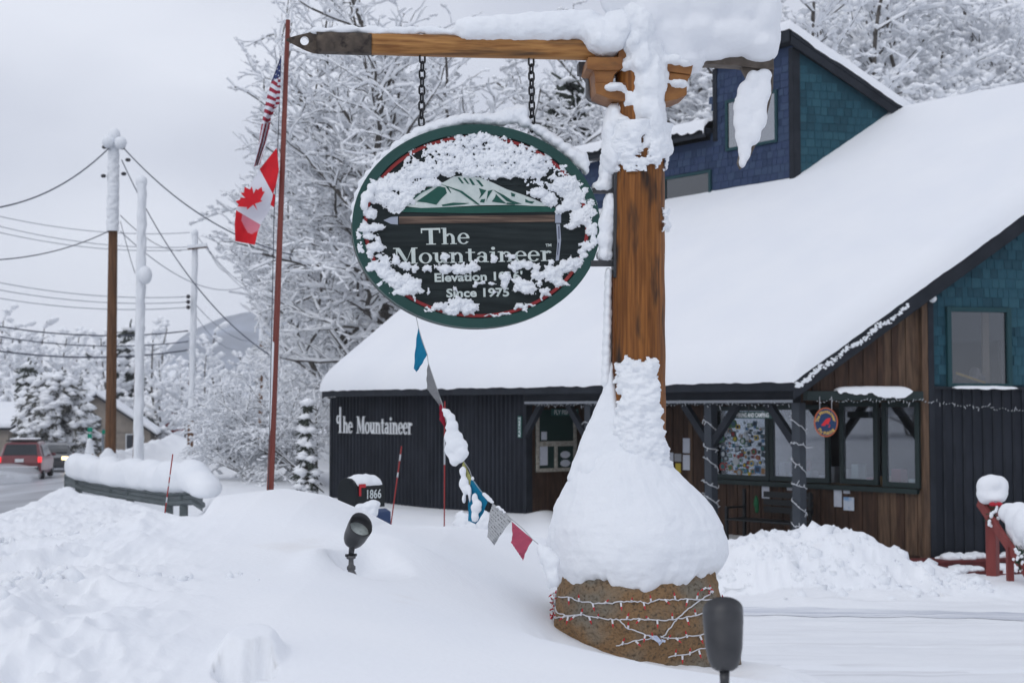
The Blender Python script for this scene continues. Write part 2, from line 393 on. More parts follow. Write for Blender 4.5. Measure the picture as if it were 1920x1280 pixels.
    if detail:
        z = z + (.07 * (fbm(x * 3.2, y * 3.2, 0, 3, 101) - .5) + .03 * (billow(x * 9, y * 9, 0, 2, 102) - .5)) * np.exp(-(((x - .75) / .7) ** 2 + ((y - 7.7) / .5) ** 2))
    z = z - .05 * np.exp(-(((x - .22) / .2) ** 2 + ((y - 7.9) / .6) ** 2))
    # keep the ploughed verge low enough to see the rail and the road
    uu = 960 + F * x / np.maximum(y, .5)
    cap = -(np.interp(uu, [-300, 0, 60, 105, 130, 150, 200, 250, 300, 340, 385, 420], [925, 918, 902, 890, 906, 922, 928, 938, 954, 966, 964, 940]) - 768) / F * y
    cw = sstep(y, 6, 9) * (1 - sstep(y, 35, 37.5)) * (1 - sstep(uu, 370, 415)) * (uu > -400)
    cap = cap - .02 + (.05 * (fbm(x * 3, y * 2, 0, 3, 66) - .5) if detail else 0)
    z = z * (1 - cw) + np.minimum(z, cap) * cw
    # road bed
    xr = x_road(y); rd = road_rel(y) - .12
    on = 1 - sstep(x, xr - .3, xr + 1.5)
    far = 1 - sstep(y, 118, 150)
    wr = 13.0
    off = 1 - sstep(xr - x, wr, wr + 3)
    bank = .40 * np.exp(-((x - xr - 1.5) / .9) ** 2) * sstep(y, 36, 42)
    z = z + bank + (bank * (fbm(x * 1.7, y * 1.2, 0, 3, 12) - .5) * 1.2 if detail else 0)
    z = z * (1 - on * off * far) + rd * on * off * far
    return z
def gz(x, y): return float(ground_rel(np.array([x]), np.array([y]))[0]) + EYE

tcore = np.linspace(-.40, .40, 760)
touter = np.concatenate([-np.geomspace(12, .42, 60), tcore, np.geomspace(.42, 12, 60)])
yv_ = np.concatenate([np.array([-70, -40, -20, -10, -5, -2, 0, .8]), np.geomspace(1.5, 30, 400), np.geomspace(30.5, 160, 90), np.geomspace(175, 2600, 20)])
TT, YY = np.meshgrid(touter, yv_)
XX = np.clip(TT * np.maximum(YY + 3, 4.5), -2600, 2600); XX = XX + TT * .01
ZZ = ground_rel(XX.ravel(), YY.ravel()).reshape(XX.shape) + EYE
GSNOW = mat('ground_snow', (.83, .85, .88), .8, (.865, .88, .90), scale=.9, bump=.30, bscale=32, bdist=.012, spec=.2,
            col3=(.74, .72, .70), scale3=1.1, lo3=.66, hi3=.86)
npobj('snow_ground', np.stack([XX, YY, ZZ], -1).reshape(-1, 3), gridfaces(*XX.shape), GSNOW, kind='structure')

# road: wet slush
ry = np.concatenate([np.linspace(2, 130, 120)]); rt = np.linspace(0, 12.6, 24)
RY, RT = np.meshgrid(ry, rt, indexing='ij'); RX = x_road(RY) - .1 - RT
RZ = road_rel(RY) + EYE + .02 * (fbm(RX * .7, RY * .2, 0, 3, 3) - .5)
npobj('road', np.stack([RX, RY, RZ], -1).reshape(-1, 3), gridfaces(*RX.shape)[:, ::-1],
      mat('wet_slush_asphalt', (.17, .18, .205), .35, (.40, .42, .46), scale=.35, stretch=(3.0, .25, 1), lo=.4, hi=.62, spec=.5, bump=.2, bscale=20), kind='structure')

# packed-snow drive with tyre marks
dx = np.linspace(1.6, 13, 150); dy = np.linspace(9.5, 16.9, 120)
DX, DY = np.meshgrid(dx, dy)
def drive_z(X, Y):
    X, Y = np.asarray(X, float), np.asarray(Y, float)
    Z = np.maximum(ground_rel(X.ravel(), Y.ravel(), False).reshape(X.shape), -2.275) + EYE + .016; tr = 0 * X
    for yc, w in ((13.6, .12), (12.4, .2), (11.2, .15)): tr = np.maximum(tr, np.exp(-((Y - yc + .10 * (X - 5) + .05 * np.sin(X * 1.3)) / w) ** 2))
    return Z - .022 * tr + .028 * (fbm(X * 1.1, Y * 3.5, 0, 4, 15) - .5) + .02 * (billow(X * 2.2, Y * 5, 0, 2, 16) - .5)
DZ = drive_z(DX, DY)
DRV = mat('packed_drive_snow', (.80, .815, .84), .7, (.85, .865, .885), scale=1.2, stretch=(.35, 2.6, 1), bump=.5, bscale=26, bdist=.02, spec=.3,
          col3=(.62, .62, .64), scale3=2.2, lo3=.56, hi3=.85, stretch3=(.22, 3.4, 1))
npobj('driveway', np.stack([DX, DY, DZ], -1).reshape(-1, 3), gridfaces(*DX.shape), DRV, kind='structure')
TR = mat('icy_tyre_track', (.50, .53, .60), .5, (.79, .81, .84), scale=2.0, stretch=(.30, 9, 1), lo=.36, hi=.60, spec=.4)
n = 120; tx = np.linspace(2.1, 12, n); kk = np.linspace(-1, 1, 9); TX, TK = np.meshgrid(tx, kk, indexing='ij')
TY = 15.75 - .10 * (TX - 5) - .05 * np.sin(TX * 1.3) + TK * (.30 + .05 * np.sin(TX * 2.3)) * (1 + .15 * np.sin(TX * 9 + TK * 3))
npobj('tyre_track', np.stack([TX, TY, drive_z(TX, TY) + .005], -1).reshape(-1, 3), gridfaces(n, 9), TR, kind='structure')

# loose chunks thrown up by the plough
def chunks(name, pts, label_seed, mt):
    rg = np.random.default_rng(label_seed); ico = np.array([(0, 0, 1), (.9, 0, .45), (.28, .85, .45), (-.72, .53, .45), (-.72, -.53, .45), (.28, -.85, .45), (.72, .53, -.45), (-.28, .85, -.45), (-.9, 0, -.45), (-.28, -.85, -.45), (.72, -.53, -.45), (0, 0, -1)])
    fc = np.array([(0, 1, 2), (0, 2, 3), (0, 3, 4), (0, 4, 5), (0, 5, 1), (1, 6, 2), (2, 7, 3), (3, 8, 4), (4, 9, 5), (5, 10, 1), (6, 7, 2), (7, 8, 3), (8, 9, 4), (9, 10, 5), (10, 6, 1), (6, 11, 7), (7, 11, 8), (8, 11, 9), (9, 11, 10), (10, 11, 6)])
    n = len(pts); V = ico[None] * (1 + rg.normal(0, .22, (n, 12, 1))) ; V = V * (pts[:, 3:4, None] * rg.uniform(.7, 1.25, (n, 1, 3))); V = V + pts[:, None, :3]
    return npobj(name, V.reshape(-1, 3), (np.arange(n)[:, None, None] * 12 + fc[None]).reshape(-1, 3), mt, smooth=True, kind='stuff')
rgc = np.random.default_rng(8); P = []
y = 3.2 + 16 * rgc.random(2600) ** 1.7; x = -(y + .5) * rgc.uniform(.16, .42, 2600); keep = fbm(x * 1.3, y * .8, 0, 3, 90) > .56; x, y = x[keep], y[keep]
z = ground_rel(x, y) + EYE; sz = np.exp(rgc.normal(-4.3, .55, len(x))); P = np.stack([x, y, z + sz * .15, np.clip(sz, .005, .055)], 1)
x = rgc.uniform(2.3, 7.5, 900); y = rgc.uniform(16.2, 19.4, 900); keep = ground_rel(x, y) > -2.2; x, y = x[keep], y[keep]
z = ground_rel(x, y) + EYE; sz = np.clip(np.exp(rgc.normal(-3.1, .55, len(x))), .015, .13); P2 = np.stack([x, y, z - sz * .5, sz], 1)
chunks('snow_chunks', np.concatenate([P, P2]), 3, SNOW)

# far snowy forest ridge; blue haze of distance is tinted into its colour
hx = np.linspace(-900, 200, 140); hy = np.linspace(0, 1, 12)
HX, HT = np.meshgrid(hx, hy)
prof = np.interp(HX / 1800 * F + 960, [-500, 200, 330, 370, 420, 470, 520, 560, 640, 760, 1100], [70, 80, 100, 148, 172, 183, 185, 176, 160, 150, 120]) / F * 1800
HZ = EYE - 6 + (prof + 6) * np.sin(HT * math.pi / 2) + 6 * (fbm(HX * .02, HT * 4, 0, 4, 2) - .5) * HT
npobj('hills', np.stack([HX, 1500 + HT * 300, HZ], -1).reshape(-1, 3), gridfaces(*HX.shape),
      mat('haze_tinted_snowy_forest', (.045, .065, .105), .9, (.22, .26, .34), scale=.02, detail=8, lo=.45, hi=.75, stretch=(1, 1, 2.5)), kind='structure')
# =================================================================== THE SHOP
TH = math.atan((960 + 1250) / F); TG = math.atan(11000 / F)
A = np.array([-math.sin(TH), math.cos(TH), 0]); Pv = np.array([math.cos(TH), math.sin(TH), 0]); G = np.array([math.sin(TG), math.cos(TG), 0])
nA = -Pv                                   # eave-side outward normal
nG = nrm(np.cross(G, UP)); nG = nG if nG[1] < 0 else -nG
E0 = PX(1490, 712, 22.2); SL = .747; PMAX = 7.15
ZE = E0[2]; E0h = np.array([E0[0], E0[1], 0.0])
def Bp(a, p, z): return E0h + A * a + Pv * p + UP * z
def rz(p): return ZE + SL * p                # top of the roof deck
Gh = E0h + A * .2
def Gp(s, z, o=0.0): return Gh + G * s + UP * z + nG * o
def gs_roof(s): return rz(s * float(G @ Pv))
def hitP(u, v, p):                           # pixel -> (a, z) on the vertical plane at offset p
    X = hit(u, v, Bp(0, p, 0), Pv); return float((X - E0h) @ A), X[2]
def hitG(u, v, o=0.0):
    X = hit(u, v, Gp(0, 0, o), nG); return float((X - Gh) @ G), X[2]
A_END = 13.75; FL = .06                      # porch floor height

SHOP = thing('shop_building', 'dark painted wooden shop with deep snow on its sloping roof, teal gable and blue dormer', 'shop', Bp(3, 1, 0))
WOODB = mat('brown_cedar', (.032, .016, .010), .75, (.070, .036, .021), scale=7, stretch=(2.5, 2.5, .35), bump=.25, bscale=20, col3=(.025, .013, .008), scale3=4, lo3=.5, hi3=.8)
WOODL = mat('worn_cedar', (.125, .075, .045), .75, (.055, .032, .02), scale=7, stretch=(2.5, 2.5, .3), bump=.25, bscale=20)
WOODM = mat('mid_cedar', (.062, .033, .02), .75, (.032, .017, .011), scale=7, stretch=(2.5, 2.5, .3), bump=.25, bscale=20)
RIB = mat('charcoal_ribbed_siding', (.012, .015, .022), .55, (.022, .026, .036), scale=2, stretch=(1, 1, .5), spec=.16)
TEAL = [mat('teal_shingle_%s' % n, c, .75, c2, scale=9, stretch=(2, 2, .6), bump=.3, bscale=25) for n, c, c2 in
        (('mid', (.011, .056, .082), (.016, .072, .102)), ('dark', (.007, .042, .064), (.011, .054, .078)), ('pale', (.016, .068, .096), (.021, .082, .112)))]
BLUE = [mat('blue_shingle_%s' % n, c, .75, c2, scale=9, stretch=(2, 2, .6), bump=.3, bscale=25) for n, c, c2 in
        (('mid', (.022, .040, .092), (.030, .050, .108)), ('dark', (.016, .032, .076), (.022, .04, .088)), ('pale', (.03, .05, .105), (.035, .06, .115)))]
BLACK = mat('dark_interior', (.012, .012, .014), .9)
GREENB = mat('green_black_frame', (.010, .022, .022), .5, spec=.35)
SIGNG = mat('green_sign_paint', (.015, .085, .075), .5)
PANE = glass('window_glass', .02)
PANE2 = glass('pale_window_glass', .05, (.92, .94, .97))

# --- wall behind the eave: ribbed siding
aL, _ = hitP(623, 800, .45); aR, _ = hitP(986, 800, .45)
n = 310; aa = np.linspace(aR, aL, n)
off = .028 * np.clip(np.sin(np.arange(n) / n * 2 * math.pi * 51) * 1.6, -1, 1)
Vw = np.concatenate([[Bp(a, .45 - o, -.2) for a, o in zip(aa, off)], [Bp(a, .45 - o, ZE - .17) for a, o in zip(aa, off)]])
rib = npobj('ribbed_wall', Vw, gridfaces(2, n), RIB, SHOP, smooth=False)
m = MB(); m.obox(Bp(aL, .45, 0), A, Pv, UP, (-.02, .06), (-.035, 5), (-.2, ZE - .17)); m.build('corner_board', DARKTRIM, SHOP)
# end wall and interior shell
m = MB(); m.obox(Bp(aL, .5, 0), A, Pv, UP, (-.12, -.02), (.02, 9), (-.2, 3.2)); m.build('end_wall', DARKTRIM, SHOP)

# --- fascia, soffit, roof deck
m = MB(); m.obox(Bp(0, 0, 0), A, Pv, UP, (.0, A_END), (-.02, .02), (ZE - .17, ZE + .01)); m.build('eave_fascia', DARKTRIM, SHOP, bevel=.006)
m = MB(); m.obox(Bp(0, 0, 0), A, Pv, UP, (.1, A_END - .05), (.02, .42), (ZE - .165, ZE - .13)); m.build('soffit', DARKTRIM, SHOP)
kg = float(-(A @ G) / (G @ Pv))              # how far the right edge runs out per metre up the slope
def aRt(p): return -kg * p
deck = [Bp(0, 0, ZE - .08), Bp(A_END, 0, ZE - .08), Bp(A_END, PMAX, rz(PMAX) - .08), Bp(aRt(PMAX), PMAX, rz(PMAX) - .08)]
m = MB(); m.prism(deck, UP * .08)
bk = [Bp(aRt(PMAX), PMAX, rz(PMAX) - .09), Bp(A_END, PMAX, rz(PMAX) - .09), Bp(A_END, PMAX + 6, rz(PMAX) - 4.6), Bp(aRt(PMAX), PMAX + 6, rz(PMAX) - 4.6)]
m.prism(bk, UP * .08); ROOF = m.build('roof', DARKTRIM, SHOP)
Gn = G / float(G @ Pv); rs = nrm(Gn + UP * SL)
m = MB(); a0 = Bp(0, 0, ZE); a1 = Bp(0, 0, ZE) + (Gn + UP * SL) * PMAX
m.obox(a0 + UP * -.02, rs, nG, UP, (-.02, np.linalg.norm(a1 - a0)), (-.03, .03), (-.27, .03)); m.build('rake_board', DARKTRIM, SHOP, bevel=.006)
m = MB(); m.obox(a0 - nG * .05, rs, nG, UP, (.1, np.linalg.norm(a1 - a0)), (-.16, .0), (-.30, -.255)); m.build('rake_soffit', DARKTRIM, SHOP)
m = MB(); m.obox(Bp(A_END, 0, ZE), nrm(Pv + UP * SL), A, UP, (0, 9.2), (-.03, .03), (-.2, .03)); m.build('rake_board', DARKTRIM, SHOP)

# --- return wall of the porch (faces the drive) with the display case
def Rp(q, z, o=0.0): return Bp(aR, .45 + q, z) - A * o      # q runs back along P
def hitR(u, v):
    X = hit(u, v, Rp(0, 0), A); return float((X - Rp(0, 0)) @ Pv), X[2]
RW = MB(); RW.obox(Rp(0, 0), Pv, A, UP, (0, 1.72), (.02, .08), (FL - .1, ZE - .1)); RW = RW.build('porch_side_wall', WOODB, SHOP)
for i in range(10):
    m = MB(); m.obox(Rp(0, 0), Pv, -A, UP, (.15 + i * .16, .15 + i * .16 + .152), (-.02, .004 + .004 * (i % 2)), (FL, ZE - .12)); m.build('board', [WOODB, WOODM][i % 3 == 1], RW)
m = MB(); m.obox(Rp(0, 0), Pv, -A, UP, (-.02, .14), (-.06, .03), (FL - .2, ZE - .17)); m.build('corner_post', DARKTRIM, SHOP)
q0, zt = hitR(1003, 768); q1, zb = hitR(1078, 882); qm, zm = hitR(1003, 832)
q2 = q0 + (q1 - q0) * .48
CASE = MB(); CASE.obox(Rp(0, 0), Pv, -A, UP, (q0, q1), (.01, .03), (zb, zt)); CASE = CASE.build('display_case', mat('deep_green_board', (.008, .03, .026), .6), SHOP)
WWOOD = mat('weathered_white_wood', (.42, .40, .35), .8, (.25, .23, .20), scale=20)
for lo, hi_ in (((q0, zb), (q0 + .07, zt)), ((q1 - .07, zb), (q1, zt)), ((q0, zb), (q1, zb + .07)), ((q0, zm - .05), (q1, zm + .05)), ((q2 - .03, zb), (q2 + .03, zm))):
    m = MB(); m.obox(Rp(0, 0), Pv, -A, UP, (lo[0], hi_[0]), (.03, .055 + .003 * len(CASE.children)), (lo[1], hi_[1])); m.build('frame', WWOOD, CASE)
PAPER = mat('paper', (.58, .60, .66), .8, (.50, .53, .60), scale=30)
def poster(nm, q, z, w, h, mm, o=.034):
    b = MB(); b.obox(Rp(0, 0), Pv, -A, UP, (q, q + w), (.03, o), (z, z + h)); b.build(nm, mm, CASE)
poster('paper_sheet', q0 + .10, zb + .13, .2, (zm - zb) * .72, PAPER, .036)
b = MB(); b.obox(Rp(0, 0), Pv, -A, UP, (q0 + .12, q0 + .26), (.05, .058), (zm + .08, zm + .24)); b.build('paper_sheet', PAPER, CASE)
for k, zz in enumerate((zb + .16, zb + .33)):
    b = MB(); c = Rp((q2 + q1) / 2 - .02, zz, .036); b.prism([c + Pv * (.13 * math.cos(t)) + UP * (.07 * math.sin(t)) for t in np.linspace(0, 6.283, 16, endpoint=False)], -A * .008); b.build('oval_sticker', PAPER, CASE)
def board_sign(nm, O, xv, nv, w, h, txt, base, ink, lab, parent=None, cat='sign', th=.65):
    t = thing(nm, lab, cat, O)
    b = MB(); b.obox(O, xv, nv, UP, (0, w), (-.02, .02), (0, h)); b.build('sign_board', base, t, bevel=.004)
    b = MB(); put_text(b, txt, O + xv * w * .07 + UP * h * (.5 - th / 2) + nv * .0225, xv, UP, h * th, w * .86, .025); b.build('lettering', ink, t)
    return t
INK = mat('pale_lettering', (.62, .66, .66), .6)
qa, za = hitR(1027, 779); qb, zc = hitR(1076, 766)
board_sign('hanging_sign', Rp(qa, za, .12), Pv, -A, qb - qa, zc - za, 'FLY FISHING', SIGNG, INK, 'green board sign reading FLY FISHING above the display case', th=.62)

# --- porch back wall W (parallel to the eave) with windows
PW = 2.15
aRet = aR; aCor = .2 - kg * PW
WALL = MB()
sill = hitP(1500, 903, PW)[1]; head = hitP(1500, 764, PW)[1]
WALL.obox(Bp(0, PW, 0), A, Pv, UP, (aCor, aRet), (.03, .1), (FL - .15, sill - .03)); WALL.obox(Bp(0, PW, 0), A, Pv, UP, (aCor, aRet), (.03, .1), (head, 4.3))
a_w0 = hitP(1336, 830, PW)[0]; a_w1 = hitP(1246, 830, PW)[0]
WALL.obox(Bp(0, PW, 0), A, Pv, UP, (a_w0, a_w1), (.031, .101), (sill - .03, head))
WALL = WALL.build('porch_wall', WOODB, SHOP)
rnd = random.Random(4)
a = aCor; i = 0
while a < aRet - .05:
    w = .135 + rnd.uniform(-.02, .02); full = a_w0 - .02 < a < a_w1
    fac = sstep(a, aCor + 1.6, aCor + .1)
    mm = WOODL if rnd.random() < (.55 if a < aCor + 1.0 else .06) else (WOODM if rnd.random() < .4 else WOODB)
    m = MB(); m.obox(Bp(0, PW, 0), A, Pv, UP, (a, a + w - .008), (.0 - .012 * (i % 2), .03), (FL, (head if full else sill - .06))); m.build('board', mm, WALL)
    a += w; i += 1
# interior room: floor, back wall, shelf goods behind the glass
m = MB(); m.obox(Bp(0, PW, 0), A, Pv, UP, (aCor + .1, aRet + 2), (2.4, 2.5), (FL, 3.6)); m.build('inner_wall', mat('dim_shop_wall', (.06, .055, .05), .9), SHOP)
m = MB(); m.obox(Bp(0, PW, 0), A, Pv, UP, (aCor + .1, aRet + 2), (.1, 2.5), (FL - .02, FL)); m.build('inner_floor', BLACK, SHOP)
m = MB(); m.obox(Bp(0, PW, 0), A, Pv, UP, (aCor + .2, a_w0), (.18, .6), (sill - .05, sill)); m.build('window_shelf', mat('shelf_wood', (.16, .12, .08), .7), SHOP)
BOXC = [mat('carton_%s' % k, c, .8) for k, c in (('white', (.6, .63, .66)), ('tan', (.34, .22, .12)), ('blue', (.25, .33, .45)), ('red', (.25, .05, .06)), ('grey', (.32, .34, .36)), ('mint', (.4, .52, .5)))]
k = 0; a = aCor + .3
GOODS = bpy.data.objects['window_shelf']
while a < a_w0 - 1.3:
    w = rnd.uniform(.07, .2); h = rnd.uniform(.08, .36)
    m = MB(); m.obox(Bp(0, PW, 0), A, Pv, UP, (a, a + w), (.22 + .08 * rnd.random(), .45), (sill + .003, sill + h)); m.build('boxed_goods', rnd.choice(BOXC), GOODS)
    a += w + rnd.uniform(.02, .15)
def window_on(parent, name, pt, nv, xv, c0, c1, fw, fr, pane, depth=.05, recess=.02, mull=()):
    """frame of four bars and a glass pane; c0/c1 are (along, z) corners; xv along"""
    x0, x1 = sorted((c0[0], c1[0])); z0, z1 = sorted((c0[1], c1[1]))
    Wn = MB()
    for xx, zz in (((x0 - fw, x0), (z0 - fw, z1 + fw)), ((x1, x1 + fw), (z0 - fw, z1 + fw)), ((x0, x1), (z0 - fw, z0)), ((x0, x1), (z1, z1 + fw))):
        Wn.obox(pt, xv, nv, UP, xx, (-.02, depth), zz)
    for q in mull: Wn.obox(pt, xv, nv, UP, (q - fw * .4, q + fw * .4), (-.02, depth - .006), (z0, z1))
    o = Wn.build(name, fr, parent, bevel=.004)
    g = MB(); g.obox(pt, xv, nv, UP, (x0, x1), (recess - .004, recess), (z0, z1)); g.build('pane', pane, o)
    return o
O_W = Bp(0, PW, 0)
wins = [((1343, 770), (1438, 892), PANE), ((1452, 768), (1550, 896), PANE2), ((1584, 762), (1641, 899), PANE2), ((1664, 763), (1719, 905), PANE2)]
WOBJ = []
for (p0, p1, pn) in wins:
    u0, v0 = p0; u1, v1 = p1
    WOBJ.append(window_on(SHOP, 'shop_window', O_W, nA, A, hitP(u0, v0, PW), hitP(u1, v1, PW), .085, GREENB, pn))
m = MB(); m.obox(O_W, A, nA, UP, (hitP(1724, 900, PW)[0], hitP(1338, 900, PW)[0]), (-.01, .09), (sill - .10, sill - .02)); m.build('window_sill', GREENB, SHOP)
# stickers all over the first pane
STK = [mat('sticker_%d' % i, c, .5) for i, c in enumerate([(.42, .45, .47), (.26, .31, .34), (.06, .15, .28), (.5, .36, .03), (.25, .04, .04), (.03, .13, .14), (.05, .14, .06), (.32, .36, .4), (.03, .045, .07), (.25, .14, .06), (.05, .10, .14), (.03, .05, .05)])]
sx0, sz1 = hitP(1352, 790, PW); sx1, sz0 = hitP(1434, 889, PW)
xs_ = sorted((sx0, sx1)); zs_ = sorted((sz0, sz1))
rnd = random.Random(12); placed = []
for k in range(1400):
    r = rnd.uniform(.035, .085); x = rnd.uniform(*xs_); z = rnd.uniform(*zs_)
    if k > 160: r = rnd.uniform(.022, .05)
    if z > zs_[0] + (zs_[1] - zs_[0]) * .8 and rnd.random() < .6: continue
    if any((x - X) ** 2 + (z - Z) ** 2 < (.86 * (r + R_)) ** 2 for X, Z, R_ in placed): continue
    placed.append((x, z, r))
    if len(placed) > 105: break
for k, (x, z, r) in enumerate(placed):
    c = O_W + A * x + UP * z + nA * (.0225 + .0012 * (k % 5)); kind = rnd.random(); ro = rnd.uniform(-.25, .25)
    e1 = A * math.cos(ro) + UP * math.sin(ro); e2 = -A * math.sin(ro) + UP * math.cos(ro)
    if kind < .45: pts = [c + e1 * (r * math.cos(t)) + e2 * (r * rnd.choice((.7, 1)) * math.sin(t)) for t in np.linspace(0, 6.283, 12, endpoint=False)] if kind < .2 else [c + e1 * (r * math.cos(t)) + e2 * (r * math.sin(t)) for t in np.linspace(0, 6.283, 12, endpoint=False)]
    else:
        w, h = r * rnd.uniform(.7, 1.2), r * rnd.uniform(.5, 1.1); pts = [c - e1 * w - e2 * h, c + e1 * w - e2 * h, c + e1 * w + e2 * h, c - e1 * w + e2 * h]
    if kind >= .2 and kind < .45 or kind >= .45: pass
    b = MB(); b.prism(pts, nA * .001, 0)
    # printed inner field
    if r > .035:
        cc = sum(pts) / len(pts); b.prism([cc + (q - cc) * .62 + nA * .0013 for q in pts], nA * .0006, 1)
    b.build('sticker', [rnd.choice(STK), rnd.choice(STK)], WOBJ[0])
# notices by the door and under the windows
def notice(u0, v0, u1, v1, mm, lab, o=.02):
    a0_, z1_ = hitP(u0, v0, PW); a1_, z0_ = hitP(u1, v1, PW)
    b = MB(); b.obox(O_W, A, nA, UP, (a1_, a0_), (o, o + .004), (z0_, z1_)); x = b.build('paper_notice', mm, None)
    return props(x, lab, 'notice', 'papers pinned to the porch wall')
PRN = mat('printed_photo_paper', (.20, .34, .55), .7, (.55, .6, .68), scale=5, lo=.42, hi=.55)
YEL = mat('yellow_paper', (.5, .38, .05), .7)
notice(1282, 821, 1295, 849, PAPER, 'upper tall white notice on the brown wall right of the log post')
notice(1282, 852, 1295, 881, PAPER, 'lower tall white notice on the brown wall right of the log post')
notice(1257, 848, 1264, 865, PAPER, 'small white notice nearest the log post on the brown wall')
notice(1266, 850, 1279, 865, mat('grey_paper', (.3, .31, .33), .7), 'grey card notice between the white notices right of the log post')
notice(1268, 868, 1278, 886, YEL, 'yellow and white notice below the grey card on the brown wall')
notice(1430, 911, 1444, 934, PAPER, 'white notice under the sticker covered window above the bench')
notice(1477, 912, 1490, 919, PAPER, 'small white card under the window left of the lit post')
notice(1565, 917, 1580, 950, PAPER, 'tall white notice under the right hand window')
notice(1583, 918, 1595, 925, PAPER, 'small white card above the printed photo notice')
notice(1583, 931, 1603, 957, PRN, 'printed notice with a blue photo under the right hand window')

# --- porch beam, posts and braces
m = MB(); m.obox(Bp(0, .42, 0), A, Pv, UP, (.3, aR - .02), (-.06, .1), (hitP(1503, 758, .42)[1], ZE - .13)); m.build('porch_beam', DARKTRIM, SHOP, bevel=.006)
z1_ = hitP(1300, 750.5, .35)[1]; m = MB(); m.obox(Bp(0, .34, 0), A, Pv, UP, (.32, aR - .1), (-.012, .0), (z1_ - .045, z1_)); m.build('pale_trim_strip', mat('pale_grey_trim', (.34, .36, .39), .6), SHOP)
posts = [hitP(u, 850, .42)[0] for u in (1107, 1333)] + [.27]
zb_ = hitP(1503, 757, .42)[1]
for k, a in enumerate(posts):
    m = MB(); m.obox(Bp(a, .42, 0), A, Pv, UP, (-.08, .08), (-.08, .08), (FL, zb_ + .02)); m.build('porch_post', mat('slate_paint', (.030, .037, .048), .55, (.04, .048, .06), scale=4), SHOP, bevel=.006)
    for sgn in ((1, -1) if k < 2 else (1,)):
        m = MB(); m.bar(Bp(a, .42 + .004 * sgn, zb_ - .72), Bp(a + sgn * .62, .42 + .004 * sgn, zb_ + .01), .10, .12); m.build('brace', DARKTRIM, SHOP)
m = MB(); m.bar(Bp(aR - .02, .42, zb_ - .6), Bp(aR - .5, .42, zb_ + .01), .1, .12); m.build('brace', DARKTRIM, SHOP)
m = MB(); m.obox(Bp(0, 0, 0), A, Pv, UP, (aCor + .5, aR), (.3, PW + .1), (FL - .2, FL)); m.build('porch_floor', mat('deck_boards', (.10, .06, .05), .8, (.05, .035, .03), scale=5), SHOP)

# --- gable side: beam with a ledge of snow, cedar triangle, corner boards
s_post = .5; s_cor = PW / float(G @ Pv)
zt_ = hitG(1600, 733)[1]; zl_ = hitG(1600, 748)[1]
m = MB(); m.obox(Gp(0, 0), G, nG, UP, (s_post - .15, s_cor - .02), (-.08, .07), (zl_ - .02, zt_)); m.build('gable_beam', GREENB, SHOP, bevel=.006)
TRI = MB(); zc_ = hitG(1735, 735)[1]
def under(s): return gs_roof(s) - .30
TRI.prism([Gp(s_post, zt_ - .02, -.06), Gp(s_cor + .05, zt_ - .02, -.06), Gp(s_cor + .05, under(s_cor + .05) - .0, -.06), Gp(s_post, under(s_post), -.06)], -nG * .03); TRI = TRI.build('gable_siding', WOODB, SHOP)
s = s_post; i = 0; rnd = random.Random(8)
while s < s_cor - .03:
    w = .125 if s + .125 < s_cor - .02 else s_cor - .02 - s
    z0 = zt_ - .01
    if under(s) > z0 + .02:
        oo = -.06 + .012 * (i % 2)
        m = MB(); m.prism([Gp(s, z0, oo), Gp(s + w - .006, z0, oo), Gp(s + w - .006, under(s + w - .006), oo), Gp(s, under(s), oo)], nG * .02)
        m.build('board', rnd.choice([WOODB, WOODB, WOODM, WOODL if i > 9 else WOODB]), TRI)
    s += w; i += 1
m = MB(); m.obox(Gp(0, 0), G, nG, UP, (s_cor - .02, s_cor + .085), (-.1, .045), (FL - .1, gs_roof(s_cor) - .32)); m.build('corner_board', WOODL, SHOP, bevel=.004)
m = MB(); m.obox(Gp(0, 0), G, nG, UP, (s_cor + .09, s_cor + .19), (-.1, .05), (FL - .2, gs_roof(s_cor + .1) - .31)); m.build('corner_board', DARKTRIM, SHOP, bevel=.004)
# teal shingled gable wall
s_t = s_cor + .19; SE = 6.6; zj = hitG(1800, 724)[1]
w0 = hitG(1781, 584); w1 = hitG(1888, 719); wz0, wz1 = w1[1], w0[1]
GW = MB()
def quadG(m, s0, s1, z0, z1f, o): m.prism([Gp(s0, z0, o), Gp(s1, z0, o), Gp(s1, z1f(s1), o), Gp(s0, z1f(s0), o)], -nG * .08)
ur = lambda s: gs_roof(s) - .06
quadG(GW, s_t, w0[0], zj, ur, -.02); quadG(GW, w1[0], SE, zj, ur, -.02)
GW.prism([Gp(w0[0], wz1, -.02), Gp(w1[0], wz1, -.02), Gp(w1[0], ur(w1[0]), -.02), Gp(w0[0], ur(w0[0]), -.02)], -nG * .08)
GW.prism([Gp(w0[0], zj, -.02), Gp(w1[0], zj, -.02), Gp(w1[0], wz0, -.02), Gp(w0[0], wz0, -.02)], -nG * .08)
GW = GW.build('teal_wall', TEAL[1], SHOP)
SHM = {}
